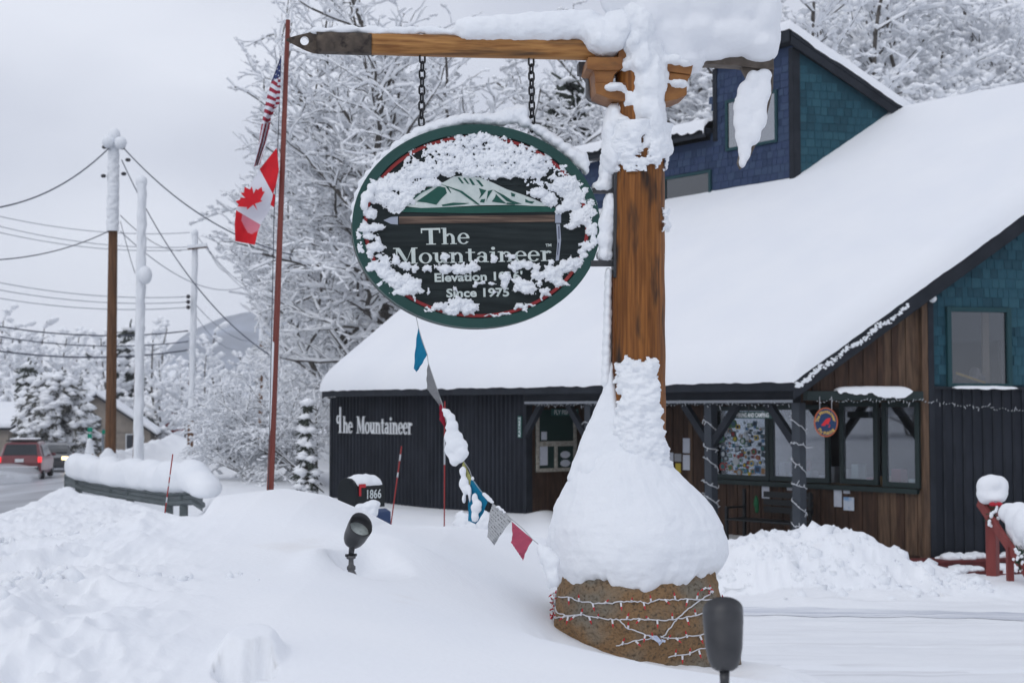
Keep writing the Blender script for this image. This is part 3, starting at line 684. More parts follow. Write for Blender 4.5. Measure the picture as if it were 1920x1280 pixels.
def shingle(parent, mats, O, xv, nv, x, z, w, h, clip=None, rng=random):
    """one cedar shingle: thick at the butt, thin at the top"""
    if clip is not None and clip(x, z) <= 0: return
    h2 = h; 
    key = (round(w, 3), round(h, 3), id(mats[0]), rng.choice((0, 0, 1, 2)))
    if key not in SHM:
        b = MB(); b.add([(0, 0, 0), (w, 0, 0), (w, 0, h), (0, 0, h), (0, -.016, 0), (w, -.016, 0), (w, -.004, h), (0, -.004, h)], [(4, 5, 6, 7), (0, 4, 7, 3), (5, 1, 2, 6), (0, 1, 5, 4), (3, 7, 6, 2)])
        me = bpy.data.meshes.new('shingle'); me.from_pydata(b.v, [], b.f); me.materials.append(mats[key[3]]); SHM[key] = me
    o = bpy.data.objects.new('shingle', SHM[key]); COL.objects.link(o); o.parent = parent
    q = O + xv * x + UP * z - wloc(parent)
    o.location = tuple(q); o.rotation_euler = (0, rng.uniform(-.012, .012), math.atan2(xv[1], xv[0]))
rng = random.Random(3); RH = .158; row = 0; z = zj + .03; cnt = 0
WID = (.10, .125, .15, .175, .2)
while z < 5.6:
    s = s_t + .01
    while s < 4.55:
        w = rng.choice(WID)
        mid = s + w / 2
        inwin = (w0[0] - .1 < mid < w1[0] + .1) and (wz0 - .12 < z + RH * .5 < wz1 + .10)
        if z + RH * .75 < under(s) and not inwin and cnt < 298:
            shingle(GW, TEAL, Gp(0, 0, -.02), G, nG, s, z + rng.uniform(-.006, .006), w - .007, RH + .01, rng=rng); cnt += 1
        s += w
    z += RH; row += 1
ww = window_on(SHOP, 'gable_window', Gp(0, 0), nG, G, (w0[0], wz0), (w1[0], wz1), .075, mat('teal_trim', (.008, .046, .056), .5), glass('gable_glass', .05, (.8, .82, .84)), depth=.05, recess=.0)
# room behind the gable window
m = MB(); m.obox(Gp(0, 0), G, nG, UP, (s_t, SE), (-2.2, -2.1), (zj - .5, 5)); m.build('inner_wall', mat('upstairs_wall', (.20, .205, .22), .9), SHOP)
m = MB(); m.obox(Gp(0, 0), G, nG, UP, (s_t, SE), (-2.1, -.1), (zj - .1, zj - .02)); fl_ = m.build('window_shelf', mat('shelf_wood', (.16, .12, .08), .7), SHOP)
m = MB(); m.bar(Gp(hitG(1802, 700)[0], hitG(1802, 699)[1], -.14), Gp(hitG(1858, 716)[0], hitG(1858, 717)[1], -.18), .03, .035); m.build('yellow_stick', mat('yellow_paint', (.8, .48, .05), .6), fl_)
for k, (u, v, r) in enumerate(((1850, 700, .10), (1868, 708, .07), (1810, 714, .06))):
    ss, zz = hitG(u, v); c = Gp(ss, zz, -.35 - .1 * k); m = MB(); m.ball(c, (r, r, r * 1.2)); m.build('stuffed_item', mat('grey_cloth', (.42, .38, .36), .9, (.25, .22, .22), scale=9), fl_, smooth=True)
m = MB(); m.obox(Gp(0, 0), G, nG, UP, (hitG(1868, 600)[0], hitG(1880, 600)[0]), (-.45, -.4), (zj, wz1 + .3)); m.build('door_post', mat('tan_post', (.50, .38, .28), .8), fl_)
m = MB(); m.obox(Gp(0, 0), G, nG, UP, (s_t, SE), (.0, .06), (zj - .05, zj - .005)); m.build('belt_board', DARKTRIM, SHOP)
# dark board-and-batten wall below
BW = MB(); BW.obox(Gp(0, 0), G, nG, UP, (s_t, SE), (-.1, -.02), (FL - .2, zj - .03)); BW = BW.build('dark_wall', RIB, SHOP)
s = s_t; i = 0
while s < SE - .2:
    m = MB(); m.obox(Gp(0, 0), G, nG, UP, (s, s + .172), (-.02, .002 + .003 * (i % 2)), (FL - .2, zj - .05)); m.build('board', RIB, BW)
    m = MB(); m.obox(Gp(0, 0), G, nG, UP, (s + .155, s + .195), (.004, .03), (FL - .2, zj - .052)); m.build('batten', DARKTRIM, BW)
    s += .18; i += 1
# flood lamp under the rake
ss, zz = hitG(1740, 561); LMP = thing('flood_light', 'round white floodlight tucked under the roof edge beside the teal shingles', 'outdoor light', Gp(ss, zz, .12))
m = MB(); m.lathe([(.001, -.10), (.035, -.10), (.05, -.02), (.062, .02), (.058, .035), (.001, .04)], Gp(ss, zz, .14), nrm(nG + np.array([-.3, 0, -.3])), 16); m.build('bulb', WHITE, LMP, smooth=True)
m = MB(); m.tube([Gp(ss - .12, zz + .03, .02), Gp(ss, zz, .12)], .018, 8); m.build('arm', METAL_D, LMP)
s2, z2 = hitG(1710, 572); m = MB(); m.lathe([(.001, -.08), (.025, -.08), (.042, .0), (.001, .02)], Gp(s2, z2, .12), nrm(nG + np.array([-.6, 0, -.5])), 12); m.build('bulb', WHITE, LMP, smooth=True)

# --- roof snow
def slab(name, corner, th, nr, nc, lab, mt=SNOWS, r=.34, und=.05, seed=1, ebr=(1, 1, 1, 1), drip=.02):
    """corner(t, f) -> point on the deck and metric distance to each side (left, right, low, high)"""
    t = np.concatenate([1 - np.cos(np.linspace(0, math.pi / 2, nr // 3)), np.linspace(1.05, 1.95, nr - 2 * (nr // 3)), 2 + np.sin(np.linspace(0, math.pi / 2, nr // 3))]); t = (t - t[0]) / (t[-1] - t[0])
    t = np.linspace(0, 1, nr) ** 1.35
    f = .5 - .5 * np.cos(np.linspace(0, math.pi, nc)); f = .55 * f + .45 * np.linspace(0, 1, nc)
    Tm, Fm = np.meshgrid(t, f, indexing='ij')
    Pt, dl, dr, dlo, dhi = corner(Tm, Fm)
    def pr(d, k): return np.sqrt(np.clip(1 - (1 - np.clip(d / (r * k), 0, 1)) ** 2, 0, 1))
    q = np.minimum(np.minimum(pr(dl, ebr[0]), pr(dr, ebr[1])), np.minimum(pr(dlo, ebr[2]), pr(dhi, ebr[3])))
    X, Y = Pt[..., 0], Pt[..., 1]
    h = th * q * (1 + und * 4 * (fbm(X * .35, Y * .35, seed, 3, seed) - .5)) + q * .02 * (fbm(X * 3, Y * 3, 0, 3, seed + 4) - .5)
    Vt = Pt.copy(); Vt[..., 2] += h
    # ragged lower lip: outermost ring hangs a little
    rag = drip * (fbm(X * 3.1, Y * 3.1, 0, 3, seed + 9) - .35) * 2
    Vt[0, :, 2] -= np.abs(rag[0]) ; Vt[:, -1, 2] -= np.abs(rag[:, -1]); Vt[:, 0, 2] -= np.abs(rag[:, 0])
    o = npobj(name, Vt.reshape(-1, 3), gridfaces(nr, nc), mt, None, smooth=True)
    return props(o, lab, 'snow')
def cmain(T, Fq):
    p = T * PMAX - .05; aL_, aR_ = A_END + .06, -kg * p - .05
    a = aL_ + (aR_ - aL_) * Fq
    Pt = E0h + A * a[..., None] + Pv * p[..., None] + UP * (ZE + SL * p + .012)[..., None]
    return Pt, (aL_ - a) * 1.0, (a - aR_) * .88, (p + .05) * 1.25, np.full_like(p, 9.0)
slab('roof_snow', cmain, .44, 220, 420, 'thick smooth blanket of snow on the long main shop roof', r=.46, und=.035, seed=3, ebr=(1, .75, 1, 1), drip=.03)
slab_back = MB(); q = [Bp(aRt(PMAX), PMAX - .02, rz(PMAX) + .42), Bp(A_END, PMAX - .02, rz(PMAX) + .42), Bp(A_END, PMAX + 6, rz(PMAX) - 4.2), Bp(aRt(PMAX), PMAX + 6, rz(PMAX) - 4.2)]
slab_back.prism(q, UP * -.4); slab_back.build('roof_snow_back', SNOWS, ROOF)

# ledge of snow on the gable beam, dusting on the rake board, snow on window sill
def ledge(name, p0, p1, w, h, outv, lab, seed=1, n=80, k=10, mt=SNOW, hang=.03):
    p0, p1 = np.asarray(p0), np.asarray(p1); L = np.linalg.norm(p1 - p0)
    tt = np.linspace(0, 1, n); ang = np.linspace(0, math.pi, k); V = []
    for t in tt:
        e = math.sqrt(max(0, 1 - (2 * t - 1) ** 6)); c = p0 + (p1 - p0) * t
        for i, g in enumerate(ang):
            hh = h * e * math.sin(g) * (1 + .5 * (float(fbm(t * L * 3, 0, seed, 3, seed)) - .5)); ww = w / 2 * math.cos(g)
            dz = -hang * float(fbm(t * L * 7, 3, seed, 3, seed + 2)) * 1.6 * e if i == 0 else 0
            V.append(c + outv * ww + UP * (hh + dz) + outv * (.01 if i == 0 else 0))
    return props(npobj(name, V, gridfaces(n, k), mt, None), lab, 'snow')
ledge('snow_ledge', Gp(hitG(1565, 734)[0], zt_ + .004, .0), Gp(hitG(1706, 734)[0], zt_ + .004, .0), .19, .075, nG, 'long low strip of snow lying on the beam under the cedar gable', seed=4, hang=.09)
ledge('snow_ledge', Gp(w0[0] - .02, wz0 - .075, .08), Gp(w1[0] + .12, wz0 - .075, .08), .10, .035, nG, 'thin strip of snow on the sill of the teal framed window', seed=6, hang=.02)
rngd = random.Random(5); parts = []
for k in range(420):
    t = rngd.uniform(.0, .40) ; t = .4 * (t / .4) ** 1.3
    q = a0 + (Gn + UP * SL) * PMAX * t * .62 + nG * .035 - UP * (.10 + .10 * t + .05 * math.sin(t * 60) * rngd.random() + rngd.gauss(0, .022))
    parts.append((q, (rngd.uniform(.008, .03), .010, rngd.uniform(.006, .02))))
m = MB(); [m.ball(c, r, 7, 5) for c, r in parts]; props(m.build('snow_dusting', SNOW, None, smooth=True), 'broken line of wind packed snow stuck on the sloping rake board', 'snow', kind='stuff')

# =================================================================== DORMER (blue and teal)
SNP = np.array([*(E0[:2]), ZE + .44]); nR = nrm(np.cross(A, Pv + UP * SL)); nR = nR if nR[2] > 0 else -nR
X0 = hit(1490, 334, SNP, nR); aD = float((X0 - E0h) @ A); pD = float((X0 - E0h) @ Pv)
def hitD(u, v): return hitP(u, v, pD)
Dh = np.array([X0[0], X0[1], 0])
def Dp(s, z, o=0.0): return Dh + G * s + UP * z + nG * o
def hitT(u, v, o=0.0):
    X = hit(u, v, Dp(0, 0, o), nG); return float((X - Dh) @ G), X[2]
zD0 = rz(pD) - .1
zTop = hitD(1478, 92)[1]; aTw = hitD(1340, 180)[0]; zTw = hitD(1340, 130)[1]; aLw = hitD(1085, 300)[0]
zLowR = hitD(1336, 262)[1]; zLowL = hitD(1100, 306)[1]
BWL = MB()
BWL.prism([Bp(aD, pD, zD0), Bp(aTw, pD, zD0), Bp(aTw, pD, zTw + .05), Bp(aD, pD, zTop + .05)], Pv * .12)
BWL.prism([Bp(aTw, pD + .001, zD0), Bp(aLw, pD + .001, zD0), Bp(aLw, pD + .001, zLowL), Bp(aTw, pD + .001, zLowR)], Pv * .119)
BWL = BWL.build('blue_wall', BLUE[1], SHOP)
rng = random.Random(21); z = zD0 + .25; cnt = 0
wl = (hitD(1250, 338), hitD(1331, 378)); wu = (hitD(1366, 194), hitD(1455, 262))
def inrect(a, z, w, mg): return min(w[0][0], w[1][0]) - mg < a < max(w[0][0], w[1][0]) + mg and min(w[0][1], w[1][1]) - mg < z < max(w[0][1], w[1][1]) + mg
aVis = hitD(1244, 300)[0]
while z < zTop:
    a = aD + .12
    while a < aLw:
        w = rng.choice((.115, .14, .165, .19, .22))
        top = (zTop + (zTw - zTop) * (a - aD) / (aTw - aD) - .12) if a < aTw - .05 else zLowR + (zLowL - zLowR) * (a - aTw) / (aLw - aTw) - .14
        if z + .15 < top and not inrect(a + w / 2, z + .08, wl, .10) and not inrect(a + w / 2, z + .08, wu, .10) and cnt < 300 and (a < aVis or z > zLowR - 1.0):
            shingle(BWL, BLUE, Bp(0, pD, 0), -A, nA, -(a + w) + .0, z + rng.uniform(-.008, .008), w - .008, .162, rng=rng); cnt += 1
        a += w
    z += .155
CHK = MB(); sT = hitT(1690, 210)[0]
CHK.prism([Dp(0, zD0), Dp(sT + .2, zD0), Dp(sT + .2, hitT(1690, 216)[1] - .2), Dp(0, hitT(1490, 92)[1])], -nG * .1); CHK = CHK.build('teal_cheek_wall', TEAL[1], SHOP)
rng = random.Random(33); z = zD0 + .2; zA, zB = hitT(1490, 96)[1], hitT(1690, 228)[1]; cnt = 0
while z < zA:
    s = .13
    while s < sT:
        w = rng.choice((.12, .145, .17, .2))
        roofz = rz(pD + s * float(G @ Pv)) + .25
        if z + .17 < zA + (zB - zA) * (s + w) / sT - .05 and z > roofz - .3 and cnt < 280:
            shingle(CHK, TEAL, Dp(0, 0), G, nG, s, z + rng.uniform(-.006, .006), w - .008, .172, rng=rng); cnt += 1
        s += w
    z += .165
m = MB(); m.obox(Dp(0, 0), G, nG, UP, (-.02, .12), (-.05, .035), (zD0, zA + .02)); m.obox(Bp(aD, pD, 0), A, nA, UP, (-.015, .1), (-.05, .037), (zD0, zTop)); m.build('corner_board', DARKTRIM, SHOP)
m = MB(); m.obox(Bp(aTw, pD, 0), A, nA, UP, (-.08, .03), (-.05, .035), (zLowR - .05, zTw)); m.build('corner_board', DARKTRIM, SHOP)
window_on(SHOP, 'dormer_window', Bp(0, pD, 0), nA, A, wl[0], wl[1], .06, mat('teal_trim', (.008, .046, .056), .5), glass('dark_window_glass', .10, (.25, .27, .3)), recess=.02)
window_on(SHOP, 'dormer_window', Bp(0, pD, 0), nA, A, hitD(1225, 341), hitD(1243, 382), .06, MATS['teal_trim'], MATS['dark_window_glass'], recess=.02)
window_on(SHOP, 'dormer_window', Bp(0, pD, 0), nA, A, wu[0], wu[1], .06, MATS['teal_trim'], glass('grey_window_glass', .34, (.45, .45, .47)), recess=.02)
# dormer roof
zF0 = hitT(1478, 66)[1]; zF1 = hitT(1690, 205)[1]; kS = (zF1 - zF0) / sT
rD = nrm(G + UP * kS)
m = MB(); o_ = Dp(-.12, zF0 - kS * .12, .14)
m.obox(o_, rD, nG, UP, (0, sT * 1.28), (-.02, .02), (-.30, .0)); m.build('dormer_rake_board', DARKTRIM, SHOP)
m = MB(); m.obox(Dp(-.12, zF0 - kS * .12, .165), rD, nG, UP, (0, sT * 1.28), (-.005, .012), (-.11, .01)); m.build('dormer_drip_edge', DARKTRIM, SHOP)
m = MB(); LW = aTw - aD + .12
q = [Dp(-.14, zF0 - kS * .14 - .10, .14), Dp(-.14, zF0 - kS * .14 - .10 + (zTw - zTop) , .14) + A * LW, Dp(sT * 1.2, zF1 + kS * .2 * sT - .1 + (zTw - zTop), .14) + A * LW, Dp(sT * 1.2, zF1 + kS * .2 * sT - .1, .14)]
m.prism(q, UP * .09); m.build('dormer_roof', DARKTRIM, SHOP)
m = MB(); m.prism([q[0] - UP * .14, q[1] - UP * .14, q[1] + UP * .1, q[0] + UP * .1], nA * .03); m.build('dormer_fascia', DARKTRIM, SHOP)
Q = [np.array(x) for x in q]
def cdorm(T, Fq):
    base = Q[0] - G * .03 + UP * .10; dv = Q[3] - Q[0]; uv = Q[1] - Q[0]
    Pt = base + dv * T[..., None] * 1.03 + uv * (1 - Fq)[..., None] * 1.02 + nG * .05
    Ld, Lu = np.linalg.norm(dv), np.linalg.norm(uv)
    return Pt, (Fq) * Lu, (1 - Fq) * Lu, T * Ld, np.full_like(T, 9.0)
slab('roof_snow', cdorm, .34, 90, 90, 'slanting slab of snow on the steep dormer roof behind the axe head', r=.32, und=.05, seed=7, drip=.05)
# lower blue wing roof
zLR, zLL = hitD(1336, 243)[1], hitD(1100, 290)[1]
m = MB(); m.prism([Bp(aTw + .02, pD - .3, zLR - .2), Bp(aLw + .5, pD - .3, zLL - .2), Bp(aLw + .5, pD - .3, zLL), Bp(aTw + .02, pD - .3, zLR)], Pv * .04); m.build('wing_fascia', DARKTRIM, SHOP)
m = MB(); m.prism([Bp(aTw + .02, pD - .3, zLR - .12), Bp(aLw + .5, pD - .3, zLL - .12), Bp(aLw + .5, pD + 2, zLL + .2), Bp(aTw + .02, pD + 2, zLR + .2)], UP * .1); m.build('wing_roof', DARKTRIM, SHOP)
def cwing(T, Fq):
    base = Bp(aTw + .03, pD - .33, zLR); dv = Pv * 2.2 + UP * .32; uv = Bp(aLw + .5, pD - .33, zLL) - base
    Pt = base + dv * T[..., None] + uv * (1 - Fq)[..., None]
    return Pt, Fq * 5, (1 - Fq) * 5 + .3, T * 2.2, (1 - T) * 2.2
slab('roof_snow', cwing, .2, 40, 90, 'low strip of snow on the small blue wing roof behind the log post', r=.2, und=.1, seed=11, drip=.16)
# =================================================================== TREES
def grow(rng, base, d0, length, r0, spec, wander=.10, start=.25):
    """returns arrays of twig segments. spec per level: (seg_len, child_prob, child_len, angle, trop)"""
    segs = []; st = [(np.array(base, float), nrm(d0), length, r0, 0)]
    while st:
        p, d, L, r, lv = st.pop(); sl, pc, cl, ang, trop = spec[lv]
        n = max(2, int(L / sl)); side = rng.choice((-1, 1))
        r1 = r * (.30 if lv == 0 else .35)
        for i in range(n):
            t = (i + 1) / n; rr0 = r + (r1 - r) * (i / n); rr1 = r + (r1 - r) * t
            w = wander * (1 + .5 * lv)
            d = nrm(d + np.array([rng.gauss(0, w), rng.gauss(0, w), rng.gauss(0, w * .7) + trop * (t if trop < 0 else 1)]))
            q = p + d * (L / n); segs.append((p, q, rr0, rr1, lv)); p = q
            if lv + 1 < len(spec) and (t > start if lv == 0 else t > .12):
                k = pc
                while k > 0 and rng.random() < k:
                    k -= 1; side = -side
                    ax = nrm(np.cross(d, [rng.gauss(0, 1), rng.gauss(0, 1), rng.gauss(0, .6)]))
                    if lv > 0:
                        hz = np.cross(d, UP); hz = hz / (np.linalg.norm(hz) + 1e-6)
                        v = hz * side + UP * rng.gauss(.1, .45)
                    else: v = ax
                    a = math.radians(rng.gauss(ang, 10)); v = nrm(v - d * np.dot(v, d))
                    nd = nrm(d * math.cos(a) + v * math.sin(a))
                    st.append((p, nd, max(.15, (L * (1 - t * .72)) * cl * rng.uniform(.65, 1.15)), rr1 * (.62 if lv else .6), lv + 1))
    return segs
def seg_mesh(P0, P1, R0, R1, k, off0=None, off1=None, squash=1.0, phase=0.0):
    D = P1 - P0; L = np.linalg.norm(D, axis=1, keepdims=True) + 1e-9; D = D / L
    ref = np.where(np.abs(D[:, 2:3]) < .9, np.array([[0, 0, 1.0]]), np.array([[1.0, 0, 0]]))
    a = np.cross(D, ref); a /= np.linalg.norm(a, axis=1, keepdims=True) + 1e-9; b = np.cross(a, D)
    n = len(P0); V = np.zeros((n, 2, k, 3))
    for j in range(k):
        t = 2 * math.pi * j / k + phase
        o = a * math.cos(t) + b * (math.sin(t) * squash)
        V[:, 0, j] = P0 + (0 if off0 is None else off0) + o * R0[:, None]
        V[:, 1, j] = P1 + (0 if off1 is None else off1) + o * R1[:, None]
    base = (np.arange(n) * 2 * k)[:, None]; Fc = []
    for j in range(k):
        j2 = (j + 1) % k; Fc.append(np.concatenate([base + j, base + j2, base + k + j2, base + k + j], 1))
    return V.reshape(-1, 3), np.stack(Fc, 1).reshape(-1, 4)
def octas(C, R):
    """soft snow lumps"""
    n = len(C); u = np.array([[1, 0, 0], [0, 1, 0], [-1, 0, 0], [0, -1, 0], [0, 0, 1], [0, 0, -1]], float)
    V = C[:, None, :] + u[None] * R[:, None, :]
    f = np.array([[4, 0, 1, 1], [4, 1, 2, 2], [4, 2, 3, 3], [4, 3, 0, 0], [5, 1, 0, 0], [5, 2, 1, 1], [5, 3, 2, 2], [5, 0, 3, 3]])[:, :3]
    return V.reshape(-1, 3), (np.arange(n)[:, None, None] * 6 + f[None]).reshape(-1, 3)
def tree_parts(segs, nprng, snow=.03, lumps=0, minr=.004, snow_thick=1.0, trunk_lv=0):
    P0 = np.array([s[0] for s in segs]); P1 = np.array([s[1] for s in segs]); R0 = np.maximum([s[2] for s in segs], minr); R1 = np.maximum([s[3] for s in segs], minr * .8); lv = np.array([s[4] for s in segs])
    out = []
    tr = lv <= trunk_lv
    out.append(('trunk', *seg_mesh(P0[tr], P1[tr], R0[tr], R1[tr], 8)))
    thin = np.where(lv[~tr] == 1, 1.0, np.where(lv[~tr] == 2, .9, .8))
    out.append(('branches', *seg_mesh(P0[~tr], P1[~tr], np.maximum(R0[~tr] * thin, minr), np.maximum(R1[~tr] * thin, minr * .8), 4)))
    D = P1 - P0; flat = 1 - np.abs(D[:, 2]) / (np.linalg.norm(D, axis=1) + 1e-9)
    keep = (nprng.random(len(segs)) < .93) & (flat > .08)
    f = flat[keep]; sr = snow * nprng.uniform(.55, 1.5, keep.sum()) * (.45 + .55 * f) * snow_thick + R0[keep] * .55
    tip = np.clip(R1[keep] / .012, .55, 1.0)
    lift0 = np.zeros((keep.sum(), 3)); lift0[:, 2] = R0[keep] * .5 + sr * .42
    # upright stems carry their snow on one side
    wind = np.array([-.5, -.75, 0]); lift0[:, :2] += (1 - f)[:, None] * (R0[keep][:, None] * .7) * wind[:2]
    V, Fc = seg_mesh(P0[keep], P1[keep] + (P1[keep] - P0[keep]) * .10, sr, sr * tip * nprng.uniform(.7, 1.1, keep.sum()), 5, lift0, lift0, squash=.85)
    out.append(('snow', V, Fc))
    if lumps:
        idx = nprng.choice(len(segs), min(lumps, len(segs)), replace=True); m = P0[idx] + (P1[idx] - P0[idx]) * nprng.random((len(idx), 1))
        rr = snow * nprng.uniform(.9, 2.4, (len(idx), 1)) * np.array([[1.15, 1.15, .75]]); m[:, 2] += rr[:, 2] * .4
        out.append(('lumps', *octas(m, rr)))
    return out
def prune(segs, c, umin, rng):
    """shorten limbs that would reach too far over the road; whatever grew on a cut limb goes with it"""
    lim = (umin - 960) / F; out = []; ends = set(); key = lambda p: (round(p[0], 4), round(p[1], 4), round(p[2], 4))
    roots = {key(s[0]) for s in segs if s[4] == 0}
    for s in segs:
        k0 = key(s[0])
        if s[4] > 0 and k0 not in ends: continue
        z = s[1][2]; e = .05 * (float(vn(z * .45, 3.3, 0, 17)) - .5) + .03 * (float(vn(z * 1.6, 7.7, 0, 18)) - .5)
        if s[4] > 0 and (c[0] + s[1][0]) / (c[1] + s[1][1]) < lim + e + rng.gauss(0, .004): continue
        out.append(s); ends.add(key(s[1]))
    return out
def make_tree(name, label, loc, parts, barkm, snowm=SNOWT, group=None):
    t = thing(name, label, 'tree', loc, group)
    for nm, V, Fc in parts:
        if len(V) == 0: continue
        me = npmesh(nm, V, Fc, snowm if nm in ('snow', 'lumps') else barkm, smooth=True)
        o = bpy.data.objects.new({'lumps': 'snow_clumps', 'snow': 'snow_load'}.get(nm, nm), me); put(o, t)
        if nm in ('snow', 'lumps'): o['kind'] = 'stuff'
    return t
def retree(src, label, loc, rot, sc, group):
    c = src.copy(); COL.objects.link(c); c.location = tuple(float(q) for q in loc); c.rotation_euler = (0, 0, rot); c.scale = (sc,) * 3
    c['label'] = label; c['group'] = group
    for ch in list(src.children):
        k = ch.copy(); COL.objects.link(k); k.parent = c
    return c
BARKG = mat('grey_bark', (.050, .045, .042), .9, (.13, .118, .105), scale=7, stretch=(3, 3, .8))
HARD = [(.52, 1.0, .62, 52, .02), (.38, 1.0, .62, 48, .03), (.25, .92, .60, 46, -.02), (.16, .95, .58, 44, -.05), (.13, .4, .5, 40, -.06)]
# big bare hardwood over the flagpole and the sign
rng = random.Random(11); NR = np.random.default_rng(4)
segs = []
for (dx_, dy_, dz_, L, r) in ((-.06, .0, 1, 12.5, .19), (-.30, .10, 1, 11.5, .14), (.36, -.05, 1, 11.0, .14), (.05, .5, 1, 10.5, .12), (-.30, .4, 1, 11.0, .11), (.7, .2, 1, 10, .11)):
    segs += grow(rng, (0, 0, 1.2), (dx_, dy_, dz_), L * 1.22, r, HARD[:4], start=.18)
segs += [(np.zeros(3), np.array([0, 0, 1.25]), .30, .26, 0)]
c = PX(755, 760, 44); c[2] = gz(c[0], c[1]) - .1
segs = prune(segs, c, 425, rng)
make_tree('maple_tree', 'tall spreading bare tree loaded with snow behind the oval sign and flagpole', c, tree_parts(segs, NR, snow=.048, lumps=5000), BARKG)
print('big tree', len(segs))
# second hardwood further left and back
rng = random.Random(29); segs = []
for (dx_, dy_, dz_, L, r) in ((.0, .0, 1, 13, .17), (-.45, .1, 1, 10.5, .12), (.5, .0, 1, 10.5, .12)):
    segs += grow(rng, (0, 0, 1.0), (dx_, dy_, dz_), L, r, HARD[:4], start=.2)
segs += [(np.zeros(3), np.array([0, 0, 1.05]), .26, .22, 0)]
c = PX(640, 770, 52); c[2] = gz(c[0], c[1]) - .1
segs = prune(segs, c, 405, rng)
make_tree('maple_tree', 'bare snowy tree just left of the oval sign, farther back than the big one', c, tree_parts(segs, NR, snow=.049, lumps=3000), BARKG)
print('second', len(segs))
# third behind sign / post
rng = random.Random(41); segs = []
for (dx_, dy_, dz_, L, r) in ((.0, .0, 1, 14, .18), (-.45, .1, 1, 11.5, .12), (.5, .0, 1, 11.0, .12)):
    segs += grow(rng, (0, 0, 2.0), (dx_, dy_, dz_), L, r, HARD[:4], start=.25)
segs += [(np.zeros(3), np.array([0, 0, 2.05]), .26, .22, 0)]
c = PX(930, 760, 50); c[2] = gz(c[0], c[1]) - .1
make_tree('maple_tree', 'bare snowy tree showing between the hanging chains above the sign', c, tree_parts(segs, NR, snow=.042, lumps=2500), BARKG)

# arching, bowed-down tree left of the shop
BOW = [(.30, 1.1, .62, 50, -.06), (.18, 1.2, .62, 45, -.12), (.12, 1.1, .6, 40, -.16), (.09, .6, .55, 36, -.16)]
rng = random.Random(5); segs = []
for k in range(9):
    an = rng.uniform(2.2, 4.0); e = rng.uniform(.55, 1.1)
    segs += grow(rng, (rng.uniform(-.2, .3), rng.uniform(-.3, .3), 0), (math.cos(an) * .95, math.sin(an) * .5, e), rng.uniform(2.6, 3.9), .034, BOW, start=.2, wander=.07)
for k in range(4):
    an = rng.uniform(1.2, 2.2); segs += grow(rng, (rng.uniform(-.4, .0), 0, 0), (math.cos(an) * .7, math.sin(an) * .5, 1.0), rng.uniform(2.4, 3.2), .045, BOW, start=.2, wander=.07)
c = PX(592, 900, 36.5); c[2] = gz(c[0], c[1]) - .1
make_tree('bowed_birch', 'low arching tree bent to the ground under snow left of the shop', c, tree_parts(segs, NR, snow=.020, lumps=4500, minr=.003), BARKG)
print('bowed', len(segs))
rng = random.Random(8); segs = []
for k in range(8):
    an = rng.uniform(1.8, 4.4); e = rng.uniform(.6, 1.2)
    segs += grow(rng, (rng.uniform(-.3, .3), rng.uniform(-.3, .3), 0), (math.cos(an) * .8, math.sin(an) * .5, e), rng.uniform(1.8, 2.5), .03, BOW, start=.2, wander=.07)
c = PX(470, 905, 37); c[2] = gz(c[0], c[1]) - .1
make_tree('bowed_birch', 'snow bent thicket of fine twigs farthest left beside the striped stake', c, tree_parts(segs, NR, snow=.024, lumps=3500, minr=.003), BARKG)

